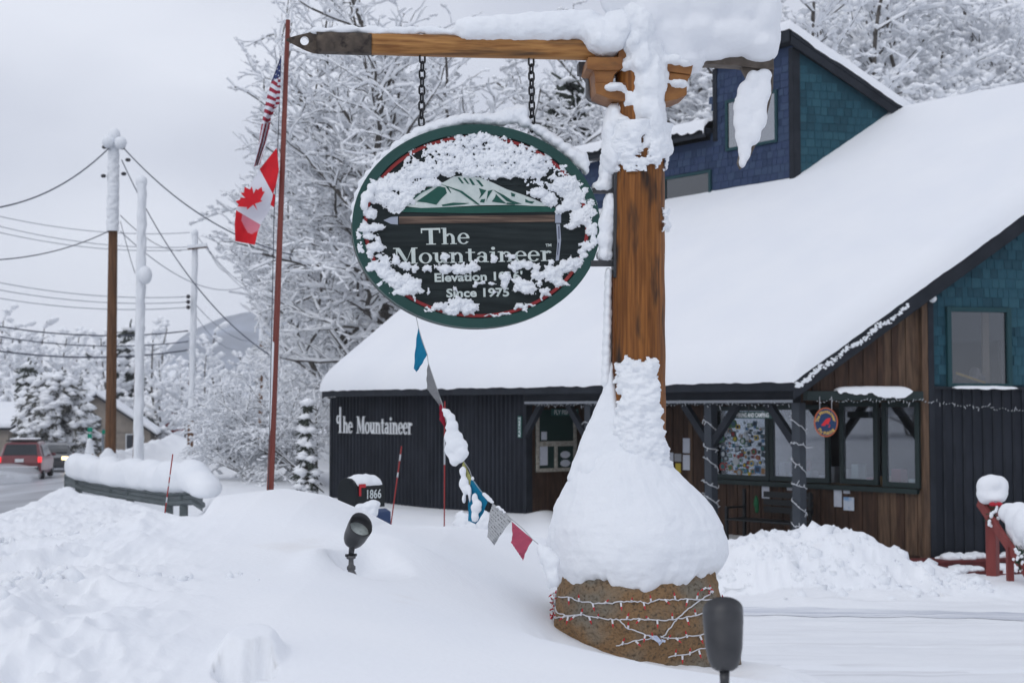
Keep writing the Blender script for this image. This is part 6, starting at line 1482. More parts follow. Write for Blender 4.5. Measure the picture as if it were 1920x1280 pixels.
# skirt on the boulder
def rowbody(name, rows, dep, dsc, seed, mt, nr=110, nc=150, namp=.02, nscale=3.0, closed_bottom=True, rag=0, y_off=0.0, power=1.0, streak=0, grain=0, facets=0, **kw):
    R = np.array(rows, float); vv = np.linspace(R[0, 0], R[-1, 0], nr); V = []
    L = np.interp(vv, R[:, 0], R[:, 1]); Rr = np.interp(vv, R[:, 0], R[:, 2]); an = np.linspace(0, 2 * math.pi, nc, endpoint=False)
    ker = np.ones(5) / 5; L = np.convolve(np.pad(L, 2, 'edge'), ker, 'valid'); Rr = np.convolve(np.pad(Rr, 2, 'edge'), ker, 'valid')
    zt = []
    for i, v in enumerate(vv):
        c = BX((L[i] + Rr[i]) / 2, v, y_off); hw = (Rr[i] - L[i]) / 2 * PXM; hd = hw * dsc
        f = i / (nr - 1)
        for a in an:
            x, y = math.cos(a), math.sin(a); x = abs(x) ** power * np.sign(x); y = abs(y) ** power * np.sign(y)
            p = c + FX * (hw * x) - FN * (hd * y) * -1
            if rag: p = p - UP * rag * f ** 9 * (float(fbm(math.cos(a) * 3.5, math.sin(a) * 3.5, seed, 2, seed)) - .45 + .5 * (float(fbm(math.cos(a) * 11, math.sin(a) * 11, seed, 3, seed + 1)) - .5)) * 2.6
            V.append(p)
    V = np.array(V); c = V.mean(0); n3 = V - c; n3[:, 2] *= .3; n3 /= np.linalg.norm(n3, axis=1, keepdims=True) + 1e-9
    d = (fbm(V[:, 0] * nscale, V[:, 1] * nscale, V[:, 2] * nscale, 4, seed) - .5) * 2 * namp + (fbm(V[:, 0] * nscale * 5, V[:, 1] * nscale * 5, V[:, 2] * nscale * 5, 3, seed + 3) - .5) * namp * .35
    if streak:
        an2 = np.tile(an, nr); zz = V[:, 2]
        d = d + streak * ((fbm(np.cos(an2) * 4.5, np.sin(an2) * 4.5, zz * .9, 4, seed + 6) - .5) * 1.6 + (billow(np.cos(an2) * 9, np.sin(an2) * 9, zz * 5, 2, seed + 8) - .5) * .35)
    if facets:
        rf = random.Random(seed)
        for _ in range(facets):
            th_ = rf.uniform(0, 6.283); nn_ = nrm(np.array([math.cos(th_), math.sin(th_), rf.uniform(-.35, .25)])); pr_ = (V - c) @ nn_; lim_ = np.percentile(pr_, rf.uniform(91, 97)); V = V - np.clip(pr_ - lim_, 0, None)[:, None] * nn_ * .85
    if grain: d = d + grain * ((fbm(V[:, 0] * 22, V[:, 1] * 22, V[:, 2] * 22, 3, 91) - .5) * 2 + (billow(V[:, 0] * 9, V[:, 1] * 9, V[:, 2] * 9, 2, 92) - .5) * 2.2)
    V = V + n3 * d[:, None]
    Fc = gridfaces(nr, nc, True)
    caps = []
    V2 = np.concatenate([V, [V[:nc].mean(0)], [V[-nc:].mean(0) + UP * .02]])
    caps = np.array([[nr * nc, (j + 1) % nc, j, j] for j in range(nc)] )
    o = npobj(name, V, Fc, mt, None, **kw)
    return o
skirt = [(838, 1140, 1230), (850, 1118, 1246), (862, 1098, 1254), (876, 1084, 1266), (892, 1073, 1284), (912, 1062, 1304), (935, 1050, 1324), (960, 1039, 1344), (985, 1030, 1357), (1010, 1026, 1364), (1035, 1026, 1364), (1055, 1029, 1356), (1072, 1035, 1344), (1084, 1042, 1332), (1090, 1060, 1318), (1088, 1090, 1290)]
props(rowbody('snow_skirt', skirt, 0, .86, 5, SNOW, namp=.06, nscale=1.7, rag=.08, streak=.016, nr=190, nc=320, grain=.0045), 'great bell of snow heaped on the boulder round the foot of the log', 'snow')
wing = []
for v in range(690, 905, 9):
    lft = np.interp(v, [690, 720, 750, 790, 830, 870, 905], [1139, 1134, 1125, 1106, 1089, 1074, 1062]); rgt = np.interp(v, [690, 800, 905], [1152, 1160, 1190]); w = (rgt - lft) / 2
    for q in np.linspace(lft + min(w, 11), rgt - min(w, 9), max(2, int(w / 5))): wing.append((q, v, min(w, 12), 13, .045 + .16 * (q - lft) / 120 + .04 * (v - 690) / 200))
wing += [(1105, 880, 30, 30, .2), (1145, 880, 30, 30, .22), (1180, 880, 50, 26, .24), (1225, 888, 36, 22, .22)]
blob('snow_fin', bl(wing, -.02), None, voxel=.012, disp=.022, dscale=.09, smooth=5, m=SNOW, disp2=.006, dscale2=.025, label='sweeping wing of snow rising from the bell to the left side of the log', cat='snow')
# boulder
ROCK = mat('brown_granite', (.20, .175, .135), .85, (.24, .145, .072), scale=3.0, detail=12, lo=.42, hi=.56, bump=1.0, bscale=34, bdist=.03, col3=(.075, .055, .036), scale3=60, lo3=.52, hi3=.72)
ROCK2 = ROCK
rock = [(1020, 1080, 1304), (1050, 1046, 1330), (1075, 1032, 1336), (1100, 1021, 1344), (1130, 1016, 1356), (1160, 1017, 1364), (1200, 1026, 1372), (1240, 1040, 1378), (1290, 1055, 1382), (1340, 1065, 1384)]
bo = rowbody('boulder', rock, 0, .80, 9, ROCK, nr=110, nc=170, namp=.06, nscale=3.2, facets=9); props(bo, 'big brown granite boulder wound with light strings under the log post', 'boulder')
from mathutils.bvhtree import BVHTree
_bm = bo.data; BVH = BVHTree.FromPolygons([tuple(v.co) for v in _bm.vertices], [tuple(p.vertices) for p in _bm.polygons])
def rock_pt(u, v, o=.006):
    d = Vector(ray(u, v)); h, n_, _, _ = BVH.ray_cast(Vector(CAM), d.normalized())
    if h is None:                                   # beyond the outline: keep to the side of the stone
        p = hit(u, v, OB, FN); h, n_, _, _ = BVH.find_nearest(Vector(p))
        return np.array(p) * .15 + np.array(h) * .85 + np.array(n_) * o
    if n_.dot(d) > 0: n_ = -n_
    return np.array(h + n_ * o)
WHW = mat('white_wire', (.62, .62, .64), .5); SOCK = mat('white_socket', (.66, .66, .68), .45); RTIP = mat('red_bulb', (.45, .012, .02), .2, spec=.6)
sb = MB(); sb.lathe([(.0012, 0), (.0058, 0), (.0052, .020), (.0045, .0235), (.001, .0235)], (0, 0, 0), (0, 0, 1), 8); sm = bpy.data.meshes.new('bulb'); sm.from_pydata(sb.v, [], sb.f); sm.materials.append(SOCK)
tb = MB(); tb.lathe([(.0042, .0232), (.0052, .028), (.0042, .035), (.0022, .042), (.0005, .048)], (0, 0, 0), (0, 0, 1), 8); tm = bpy.data.meshes.new('bulb_tip'); tm.from_pydata(tb.v, [], tb.f); tm.materials.append(RTIP)
LT = thing('string_lights', 'white wire string of red tipped mini lights wrapped round the boulder', 'string lights', PX(1190, 1160, 7.95))
rngl = random.Random(3)
def lstring(pts, step=31, first=12, dense=False, nb=True):
    P = np.array(pts, float); seg = np.linalg.norm(np.diff(P, axis=0), axis=1); cum = np.concatenate([[0], np.cumsum(seg)]); n = max(8, int(cum[-1] / 5)); path = []
    for s in np.linspace(0, cum[-1], n):
        u = np.interp(s, cum, P[:, 0]) + rngl.gauss(0, .4); v = np.interp(s, cum, P[:, 1]) + rngl.gauss(0, .9); path.append(rock_pt(u, v))
    m = MB(); m.tube(path, .0036, 6); m.build('wire', WHW, LT, smooth=True)
    s = first; k = 0
    while nb and s < cum[-1]:
        u = np.interp(s, cum, P[:, 0]); v = np.interp(s, cum, P[:, 1]); q = rock_pt(u, v, .016); r = rngl.random(); k += 1
        if dense: d = nrm(FX * rngl.gauss(-.5, .6) + UP * rngl.gauss(.1, .7) + FN * .5)
        else: d = nrm(UP * (1 if k % 2 else -1) * (1 if r < .75 else .35) + FX * rngl.gauss(0, .22) + FN * .45)
        o = bpy.data.objects.new('bulb', sm); COL.objects.link(o); o.parent = LT; o.location = tuple(q - wloc(LT)); o.rotation_euler = Vector(d).to_track_quat('Z', 'Y').to_euler()
        tpo = bpy.data.objects.new('bulb_tip', tm); COL.objects.link(tpo); tpo.parent = o
        s += step * rngl.uniform(.65, 1.35)
lstring([(1034, 1115), (1042, 1118), (1060, 1119), (1070, 1120), (1085, 1127), (1110, 1131), (1145, 1130), (1190, 1128), (1215, 1130), (1237, 1124), (1285, 1123), (1330, 1124), (1352, 1126)], 24)
lstring([(1034, 1160), (1050, 1156), (1070, 1154), (1095, 1152), (1110, 1155), (1130, 1159), (1165, 1160), (1200, 1160), (1245, 1162), (1290, 1156), (1320, 1148), (1350, 1140)], 22)
lstring([(1036, 1116), (1040, 1135), (1046, 1147), (1060, 1153), (1090, 1152)], 16, 4, True)
lstring([(1330, 1113), (1318, 1121), (1300, 1133), (1280, 1148), (1268, 1160), (1260, 1170), (1246, 1188), (1238, 1193)], 30, nb=False)
lstring([(1163, 1162), (1168, 1168), (1172, 1174), (1190, 1181), (1210, 1189), (1222, 1192)], 28, 22)
lstring([(1238, 1191), (1255, 1195), (1272, 1196), (1295, 1191), (1320, 1188), (1345, 1186)], 23)
lstring([(1156, 1210), (1170, 1206), (1185, 1202), (1205, 1198), (1225, 1195)], 25)
lstring([(1252, 1231), (1270, 1226), (1285, 1227), (1300, 1219), (1318, 1214), (1340, 1212)], 20)
lstring([(1318, 1102), (1330, 1104), (1334, 1112)], 6, 2, True)
lstring([(1345, 1122), (1352, 1128), (1356, 1138), (1352, 1146)], 7, 2, True)
lstring([(1033, 1108), (1036, 1122), (1034, 1140), (1032, 1156), (1040, 1162)], 6, 2, True)
m = MB()
for pts in ([(1213, 1190), (1228, 1189), (1236, 1196), (1226, 1199)], [(1228, 1191), (1238, 1200), (1232, 1205), (1226, 1198)], [(1237, 1193), (1245, 1195), (1241, 1201), (1236, 1197)]): m.add([rock_pt(u, v, .02 + .006 * i) for i, (u, v) in enumerate(pts)], [(0, 1, 2, 3)])
m.build('plastic_tag', mat('clear_plastic_tag', (.5, .55, .68), .3, spec=.6), LT)
# =================================================================== SMALL THINGS
# --- flagpole and flags
FPD = 16.0
POLER = mat('red_brown_paint', (.20, .045, .032), .5, (.15, .035, .026), scale=5, stretch=(1, 1, .3), spec=.35)
fb, ft = PX(506, 935, FPD), PX(540, 38, FPD)
FPOLE = thing('flagpole', 'leaning red brown flagpole behind the tip of the wooden axe', 'flagpole', fb - UP * .6)
m = MB(); m.tube([fb - UP * .6, fb, fb + (ft - fb) * .5, ft], [.043, .040, .033, .026], 14); m.build('pole', POLER, FPOLE, smooth=True)
V = []; n = 60; k = 9
s0, s1 = fb + (ft - fb) * ((930 - 815) / 890.), fb + (ft - fb) * ((930 - 640) / 890.)
for i in range(n):
    q = s0 + (s1 - s0) * i / (n - 1); e_ = math.sin(math.pi * i / (n - 1)) ** .4
    for j in range(k):
        an = math.radians(150 + 105 * j / (k - 1)); rr = .037 + (.004 + .026 * float(fbm(i * .35, j * .3, 0, 3, 6))) * e_ * math.sin(math.pi * j / (k - 1)) ** .5 - .004
        V.append(q + np.array([math.cos(an) * rr, math.sin(an) * rr, 0]))
npobj('snow_streak', V, gridfaces(n, k), SNOW, FPOLE)
ROPE = mat('halyard_rope', (.06, .06, .07), .8)
m = MB(); m.tube([PX(527, 108, FPD - .06), PX(521, 275, FPD - .07), PX(514, 400, FPD - .07), PX(503, 925, FPD - .06)], .005, 5); m.build('halyard', ROPE, FPOLE)
FRED = mat('flag_red', (.62, .012, .022), .8, (.52, .01, .02), scale=9); FWHT = mat('flag_white', (.66, .68, .74), .8); FBLU = mat('flag_navy', (.028, .042, .13), .8); FDR = mat('flag_dull_red', (.30, .022, .045), .8); FPINK = mat('flag_thin_red_over_white', (.62, .20, .26), .8)
def ipoly(P, t): P = np.array(P, float); return np.stack([np.interp(t, P[:, 0], P[:, 1]), np.interp(t, P[:, 0], P[:, 2])], -1)
# US flag: hangs in a narrow drape
Lf = [(0, 527, 104), (.12, 519, 127), (.25, 509, 152), (.4, 500, 184), (.55, 494, 214), (.68, 489, 242), (.8, 486, 266), (1, 476, 313)]
Rt = [(0, 528, 106), (.12, 526, 128), (.25, 526, 152), (.4, 525, 184), (.47, 524, 196), (.52, 516, 204), (.6, 508, 222), (.68, 506, 238), (.8, 500, 268), (1, 487, 309)]
n, k = 150, 25; tt = np.linspace(0, 1, n); L_, R_ = ipoly(Lf, tt), ipoly(Rt, tt); V = []
for i in range(n):
    for j in range(k):
        s = j / (k - 1); uv = L_[i] * (1 - s) + R_[i] * s; dep = .05 * math.sin(s * 7 + tt[i] * 5) * (.3 + tt[i]); V.append(PX(uv[0], uv[1], FPD - .10 + dep))
gf = gridfaces(n, k); mi = []
for f in range(len(gf)):
    i, j = divmod(f, k - 1); t = (i + .5) / (n - 1); s = (j + .5) / (k - 1)
    if t < .235 - .03 * s + .02 * (1 - s): mi.append(0)
    elif t < .64: q = (t + .05 * (1 - s) - .25) / .0335 if s < .72 else (t * 1.0 - .26) / .026; mi.append(1 if int(math.floor(q)) % 2 == 0 else 2)
    else: mi.append(2 if int(s * 5 + (t - .64) * 5.0) % 2 == 0 else 1)
us = npobj('flag', V, gf, [FBLU, FWHT, FDR], None, mi=mi); props(us, 'furled stars and stripes flag hanging limp near the pole top', 'flag')
m = MB()
for (u, v) in ((524, 122), (520, 130), (524, 133), (517, 140), (522, 142), (514, 149), (519, 150)):
    c = PX(u, v, FPD - .17); m.add([c + np.array([math.cos(a) * r, -.002, math.sin(a) * r]) for a, r in [(math.pi / 2 + i * math.pi / 5, .009 if i % 2 == 0 else .004) for i in range(10)]], [tuple(range(10))])
m.build('star', FWHT, us, kind='stuff')
# Canadian flag
Tp = [(0, 519, 277), (.25, 487, 317), (.5, 464, 354), (.75, 443, 392), (.86, 440, 418), (1, 441, 452)]
Bt = [(0, 523, 318), (.1, 518, 345), (.25, 512, 364), (.5, 506, 394), (.75, 489, 420), (.86, 483, 436), (1, 478, 459)]
n, k = 80, 40; tt = np.linspace(0, 1, n); L_, R_ = ipoly(Tp, tt), ipoly(Bt, tt)
def caf(t, s):
    a = ipoly(Tp, np.array([t]))[0] * (1 - s) + ipoly(Bt, np.array([t]))[0] * s; return PX(a[0], a[1], FPD - .12 + .05 * math.sin(s * 5 + t * 6) * (.3 + .7 * t))
V = [caf(t, j / (k - 1)) for t in tt for j in range(k)]; gf = gridfaces(n, k); mi = []
for f in range(len(gf)):
    i, j = divmod(f, k - 1); t = (i + .5) / (n - 1); s = (j + .5) / (k - 1)
    mi.append(0 if t < .25 else (1 if t < .76 else (2 if (s > .25 and t < .76 + (.14 * min(s, 1.35 - s) / .6) and t < .9) else 0)))
ca = npobj('flag', V, gf, [FRED, FWHT, FPINK], None, mi=mi); props(ca, 'red and white maple leaf flag hanging crumpled below the striped one', 'flag')
leaf = [(0, -.48), (.03, -.22), (.27, -.27), (.23, -.19), (.47, .0), (.41, .04), (.45, .20), (.30, .17), (.27, .24), (.14, .11), (.20, .38), (.10, .32), (0, .5), (-.10, .32), (-.20, .38), (-.14, .11), (-.27, .24), (-.30, .17), (-.45, .20), (-.41, .04), (-.47, .0), (-.23, -.19), (-.27, -.27), (-.03, -.22)]
c0 = np.array([471., 373.]); upv = np.array([-.48, -.88]); rt = np.array([-upv[1], upv[0]])   # the leaf points up-left
m = MB(); pts = []
for a, b in leaf:
    q = c0 + rt * (a * 62) * 1.0 + upv * (b * 52); pts.append(PX(q[0], q[1], FPD - .235))
cpt = PX(c0[0], c0[1], FPD - .235); m.add([cpt] + pts, [(0, i + 1, (i + 1) % len(pts) + 1) for i in range(len(pts))]); m.build('maple_leaf', FRED, ca)
m = MB(); m.add([PX(u, v, FPD - .1) for u, v in ((516, 366), (512, 362), (507, 384), (514, 389))], [(0, 1, 2, 3)]); m.build('corner_flap', FRED, ca)

# --- lettering on the ribbed wall
ow = hit(633, 811, Bp(0, .42, 0), Pv); ow2 = hit(775, 811, Bp(0, .42, 0), Pv)
WL = thing('wall_lettering', 'raised white lettering of the shop name on the dark ribbed wall', 'lettering', ow)
capw = 31 / F * ow[1]
Lw = np.linalg.norm(ow2 - ow)
m = MB(); put_serif(m, 'She', ow + nA * .012, -A, UP, capw, Lw * .225, nA, depth=.025); m.build('word', WHITE, WL)
m = MB(); put_serif(m, 'Mountaineer', ow - A * Lw * .28 + nA * .012, -A, UP, capw, Lw * .72, nA, depth=.025); m.build('word', WHITE, WL)
# small vertical green sign at the corner of the ribbed wall
qv = hit(972, 820, Bp(0, .40, 0), Pv); t = thing('vertical_sign', 'narrow upright green sign with white letters at the end of the ribbed wall', 'sign', qv)
hv = 40 / F * qv[1]; wv = 8 / F * qv[1] / .75
m = MB(); m.obox(qv, -A, nA, UP, (0, wv), (0, .02), (0, hv)); m.build('sign_board', SIGNG, t)
m = MB(); put_text(m, 'KAYAKS', qv - A * wv * .8 + UP * hv * .05 + nA * .022, UP, A, wv * .6, hv * .9, .02); m.build('lettering', INK, t)
# hiking sign hung from the porch beam
ph = hit(1378, 784, Bp(0, .60, 0), Pv); ph2 = hit(1448, 784, Bp(0, .60, 0), Pv)
hsg = board_sign('hanging_sign', ph, -A, nA, np.linalg.norm(ph2 - ph), .115, 'HIKING AND CAMPING', mat('grey_green_sign', (.035, .085, .08), .55), mat('bright_lettering', (.86, .88, .88), .6), 'grey green board sign reading HIKING AND CAMPING above the sticker window', th=.6)
m = MB(); m.tube([ph - A * .3 + UP * .115, ph - A * .3 + UP * .24], .008, 5); m.build('hanger', METAL_D, hsg)
# round sign on chains
rc = hitG(1540, 791)[0]; RCn = Gp(rc, hitG(1540, 791)[1], .16); rx = .24; 
rn = nrm(np.array([-RCn[0] * .0 - .12, -1, 0])); rxv = nrm(np.cross(UP, -rn)) ; rxv = rxv if rxv[0] > 0 else -rxv
RS = thing('round_sign', 'blue oval hanging sign with orange rim and red fishing fly by the lit post', 'sign', RCn)
rw, rh = 22 / F * RCn[1], 27.5 / F * RCn[1]
def RPt(a, b, o=0.0): return RCn + rxv * a + UP * b + rn * o
m = MB(); m.prism([RPt(rw * math.cos(a), rh * math.sin(a), .012) for a in np.linspace(0, 6.2832, 32, endpoint=False)], -rn * .03); m.build('orange_rim', mat('orange_rim', (.42, .10, .035), .5), RS)
m = MB(); m.prism([RPt(rw * .90 * math.cos(a), rh * .91 * math.sin(a), .015) for a in np.linspace(0, 6.2832, 32, endpoint=False)], -rn * .004); m.build('blue_face', mat('navy_face', (.012, .035, .10), .5), RS)
m = MB(); m.prism([RPt(a * rw, b * rh, .019) for a, b in ((-.42, -.22), (-.2, .0), (.0, .2), (.22, .28), (.38, .3), (.36, .12), (.26, .0), (.2, -.16), (.02, -.12), (-.1, -.26))], -rn * .003); m.prism([RPt(a * rw, b * rh, .0195) for a, b in ((.22, -.12), (.34, -.2), (.3, -.34), (.18, -.36), (.2, -.31), (.27, -.28), (.28, -.2))], -rn * .003); m.build('fly_emblem', mat('fly_red', (.55, .02, .03), .5), RS, kind='stuff')
GOLD = mat('gold_letters', (.55, .36, .08), .5)
def arc_text(txt, r0, a0, a1, flip, nm):
    m = MB()
    for i, ch in enumerate(txt):
        if ch == ' ': continue
        a = math.radians(a0 + (a1 - a0) * i / (len(txt) - 1)); c = RPt(rw * r0 * math.cos(a), rh * r0 * math.sin(a), .0185)
        tx = nrm(rxv * math.sin(a) - UP * math.cos(a)) * (-1 if flip else 1); ty = np.cross(tx, -rn) * 1.0; ty = ty if float(ty @ (c - RCn)) * (-1 if flip else 1) > 0 else -ty
        h = rw * .26; put_text(m, ch, c - ty * h * .5, tx, ty, h, None, .03, align='c')
    m.build(nm, GOLD, RS)
arc_text('The Mountaineer', .74, 172, 8, False, 'lettering'); arc_text('Fly Fishing', .74, 222, 318, True, 'lettering')
for s in (-.5, .5):
    m = MB(); m.tube([RPt(rw * s, rh * .85), RPt(rw * s, rh * 1.75)], .006, 5); m.build('hanging_chain', mat('pale_chain', (.4, .4, .42), .5, metal=.5), RS)
# --- fairy lights on the porch
LEDW = mat('frosted_light_wire', (.50, .52, .55), .6)
def helix(a, p, z0, z1, turns, r, seed, lab, pts2=None):
    t = thing('string_lights', lab, 'string lights', Bp(a, p, z0)); rg = random.Random(seed); m = MB(); pts = []; n = int(turns * 14); b = MB()
    for i in range(n + 1):
        f = i / n; an = 2 * math.pi * turns * f; ca, sa = math.cos(an), math.sin(an); q = r / max(abs(ca), abs(sa))
        P_ = Bp(a + ca * q, p + sa * q, z0 + (z1 - z0) * f + .05 * math.sin(an * .5 + seed)); pts.append(P_ + np.array([0, 0, rg.gauss(0, .010)]))
        if rg.random() < .8: e = pts[-1] + np.array([rg.gauss(0, .03), rg.gauss(-.02, .02), rg.gauss(0, .03)]); b.bar(pts[-1], e, .011, .011)
    m.tube(pts, .0075, 5); m.build('wire', LEDW, t); b.build('bulbs', LEDW, t, kind='stuff'); return t
zlo = hitP(1503, 1000, .42)[1]
helix(posts[2], .42, zlo - .1, hitP(1503, 782, .42)[1], 6, .098, 1, 'white fairy lights spiralling round the right porch post beside the round sign')
helix(posts[1], .42, zlo - .1, hitP(1333, 788, .42)[1], 6, .098, 2, 'white fairy lights spiralling round the porch post beside the sticker window')
helix(posts[0], .42, zlo - .1, hitP(1107, 788, .42)[1], 6, .098, 3, 'white fairy lights round the porch post half hidden by the log snow')
t = thing('string_lights', 'thin string of unlit lights along the porch beam', 'string lights', Bp(2, .33, ZE - .3)); rg = random.Random(6); m = MB(); b = MB(); pts = []
za_ = hitP(1300, 757, .33)[1]
for i in range(90):
    a = .4 + (aR - .8) * i / 89; q = Bp(a, .335, za_ - .01 + .02 * math.sin(i * 1.7)); pts.append(q)
    e = q + np.array([rg.gauss(0, .02), -.02, rg.gauss(0, .03)]); b.bar(q, e, .008, .008)
m.tube(pts, .004, 4); m.build('wire', mat('dark_wire', (.03, .04, .04), .6), t); b.build('bulbs', LEDW, t, kind='stuff')
t = thing('string_lights', 'unlit lights sagging from the gable beam across the dark boarded wall', 'string lights', Gp(s_post, zl_, .1)); m = MB(); b = MB(); pts = []
zs0 = hitG(1503, 750, .1); ze = hitG(1740, 745, .1)
for i in range(70):
    f = i / 69; s_ = s_post + (4.2 - s_post) * f; zz_ = zl_ - .03 - .02 * math.sin(i * 1.1) - (.34 * max(0, (f - .5)) if f > .5 else 0); q = Gp(s_, zz_, .10); pts.append(q)
    e = q + np.array([rg.gauss(0, .02), -.02, rg.gauss(0, .03)]); b.bar(q, e, .008, .008)
m.tube(pts, .004, 4); m.build('wire', MATS['dark_wire'], t); b.build('bulbs', LEDW, t, kind='stuff')
# --- bench on the porch and the green bag
bx0, bx1 = hitP(1508, 960, 1.55)[0], hitP(1380, 960, 1.55)[0]
BN = thing('bench', 'black porch bench against the brown wall below the sticker window', 'bench', Bp((bx0 + bx1) / 2, 1.5, FL)); BLK = mat('black_paint', (.012, .014, .016), .5)
for i in range(4): m = MB(); m.obox(Bp(0, 0, 0), A, Pv, UP, (bx0, bx1), (1.25 + i * .12, 1.35 + i * .12), (FL + .42, FL + .45)); m.build('seat_slat', BLK, BN)
for i in range(3): m = MB(); m.obox(Bp(0, 0, 0), A, Pv, UP, (bx0, bx1 - .45), (1.76, 1.79), (FL + .56 + i * .13, FL + .66 + i * .13)); m.build('back_slat', BLK, BN)
for a in (bx0 + .03, bx1 - .03):
    for p, z in ((1.27, .62), (1.74, .95)): m = MB(); m.obox(Bp(0, 0, 0), A, Pv, UP, (a - .025, a + .025), (p - .025, p + .025), (FL, FL + z)); m.build('leg', BLK, BN)
    m = MB(); m.obox(Bp(0, 0, 0), A, Pv, UP, (a - .03, a + .03), (1.25, 1.76), (FL + .62, FL + .65)); m.build('arm_rest', BLK, BN)
gb = hit(1418, 945, Bp(0, 1.7, 0), Pv); blob('green_bag', [(gb + np.array(d), r) for d, r in (((0, 0, .02), (.05, .06, .12)), ((.01, 0, -.08), (.045, .05, .08)), ((0, 0, .12), (.03, .03, .05)))], None, voxel=.02, disp=.02, dscale=.06, m=mat('green_cloth', (.01, .13, .05), .6, (.006, .08, .03), scale=12), label='bright green bag hanging at the left end of the bench back', cat='bag')
# --- mailbox
MBX = mat('mailbox_black', (.006, .009, .011), .4, spec=.25); md_ = 14.0
mbc = PX(668, 930, md_); th_ = math.radians(38); ux = np.array([math.cos(th_), math.sin(th_), 0]); uy = np.array([-math.sin(th_), math.cos(th_), 0]) # ux: towards the back
MBT = thing('mailbox', 'black domed mailbox numbered 1866 with a snowy top and red flag', 'mailbox', mbc - UP * 1.2)
scale_ = md_ / F
fl = PX(633, 945, md_); w_ = .235; hh_ = .17; Lb = .40
def dome(o, grow=0.0, n=14): return [(-(w_ / 2 + grow), 0)] + [(-(w_ / 2 + grow) * math.cos(a), hh_ + (w_ / 2 + grow) * math.sin(a)) for a in np.linspace(0, math.pi, n)] + [((w_ / 2 + grow), 0)]
axd = nrm(np.array([.62, .78, 0])); cross = nrm(np.array([.78, -.62, 0]))   # body runs back-right, door faces front-left
O_ = PX(652, 952, md_)
m = MB(); m.prism([O_ + cross * a + UP * b for a, b in dome(0)], axd * Lb); m.build('body', MBX, MBT)
m = MB(); m.prism([O_ + cross * a + UP * b - axd * .0 for a, b in dome(0, .008)], -axd * .018); m.build('door', MBX, MBT, bevel=.004)
m = MB(); m.prism([O_ + cross * .05 + UP * .26 - axd * .02, O_ + cross * .08 + UP * .26 - axd * .02, O_ + cross * .08 + UP * .29 - axd * .02, O_ + cross * .05 + UP * .29 - axd * .02], -axd * .02); m.build('door_tab', MBX, MBT)
m = MB(); sd = O_ + cross * (w_ / 2 + .006); m.prism([sd + axd * .03 + UP * .12, sd + axd * .055 + UP * .12, sd + axd * .055 + UP * .20, sd + axd * .12 + UP * .20, sd + axd * .12 + UP * .235, sd + axd * .03 + UP * .235], cross * .006); m.build('signal_flag', mat('signal_red', (.5, .02, .03), .5), MBT)
m = MB(); put_text(m, '1866', sd + axd * .14 + UP * .09 + cross * .003, axd, UP, .085, .20, .02); m.build('house_number', INK, MBT)
m = MB(); m.obox(O_ + axd * .2 - UP * 1.3, cross, axd, UP, (-.05, .05), (-.05, .05), (0, 1.3)); m.build('mailbox_post', mat('grey_post_wood', (.12, .11, .10), .8), MBT)
V = []
for i in range(40):
    for a in np.linspace(.25, math.pi - .35, 16):
        e = math.sin(math.pi * (i / 39)) ** .3 * math.sin((a - .25) / (math.pi - .6) * math.pi) ** .4; rr = w_ / 2 - .004 + (.02 + .03 * float(fbm(i * .25, a * 3, 0, 3, 4))) * e
        V.append(O_ + axd * (.02 + (Lb - .04) * i / 39) + cross * (-rr * math.cos(a)) + UP * (hh_ + rr * math.sin(a)))
props(npobj('snow_patch', V, gridfaces(40, 16), SNOW, None), 'patchy snow sliding off the curved mailbox top', 'snow')
nb = PX(690, 968, 13.8)
NB = thing('newspaper_tube', 'blue newspaper tube crusted with snow under the mailbox', 'newspaper box', nb); m = MB(); m.prism([nb + cross * a + UP * b for a, b in ((-.08, -.14), (.07, -.14), (.07, .04), (.0, .07), (-.08, .04))], axd * .25); m.build('tube', mat('newspaper_blue', (.02, .045, .12), .5), NB, bevel=.01)
blob('snow_crust', [(PX(u, v, 13.60), (a * .8, .12, b)) for u, v, a, b in ((700, 945, .08, .04), (680, 962, .05, .03), (697, 972, .04, .03), (676, 950, .06, .03), (692, 948, .09, .035), (702, 958, .05, .05), (690, 965, .04, .03), (684, 958, .07, .03))], None, voxel=.014, disp=.03, dscale=.05, m=SNOWC, label='lumpy snow crusted on the blue newspaper tube', cat='snow')
# --- driveway stakes
SRED = mat('stake_red', (.30, .028, .026), .5); SREF = mat('reflective_white', (.5, .52, .54), .4)
def stake(u0, v0, u1, v1, d, lab, bands, r=.006):
    b, tp = PX(u0, v0, d), PX(u1, v1, d); t = thing('marker_stake', lab, 'marker stake', b - UP * .3)
    t['group'] = 'red snow stakes along the drive'
    m = MB(); m.tube([b - (tp - b) * .15, tp], r, 8); m.build('rod', SRED, t, smooth=True)
    for f0, f1 in bands: m = MB(); m.tube([b + (tp - b) * f0, b + (tp - b) * f1], r * 1.25, 8); m.build('reflective_band', SREF, t, smooth=True)
stake(732, 990, 753, 836, 15.5, 'tilted red stake with a silver band in front of the ribbed wall', ((.82, .9), (.62, .68)), .0068)
stake(833, 990, 834, 752, 15.0, 'upright red stake rising behind the lower bunting', ((.50, .72),), .0068)
stake(307, 977, 324, 851, 12.3, 'thin striped red stake standing in the drift before the guardrail', ((.28, .36), (.52, .57), (.66, .70)), .0055)
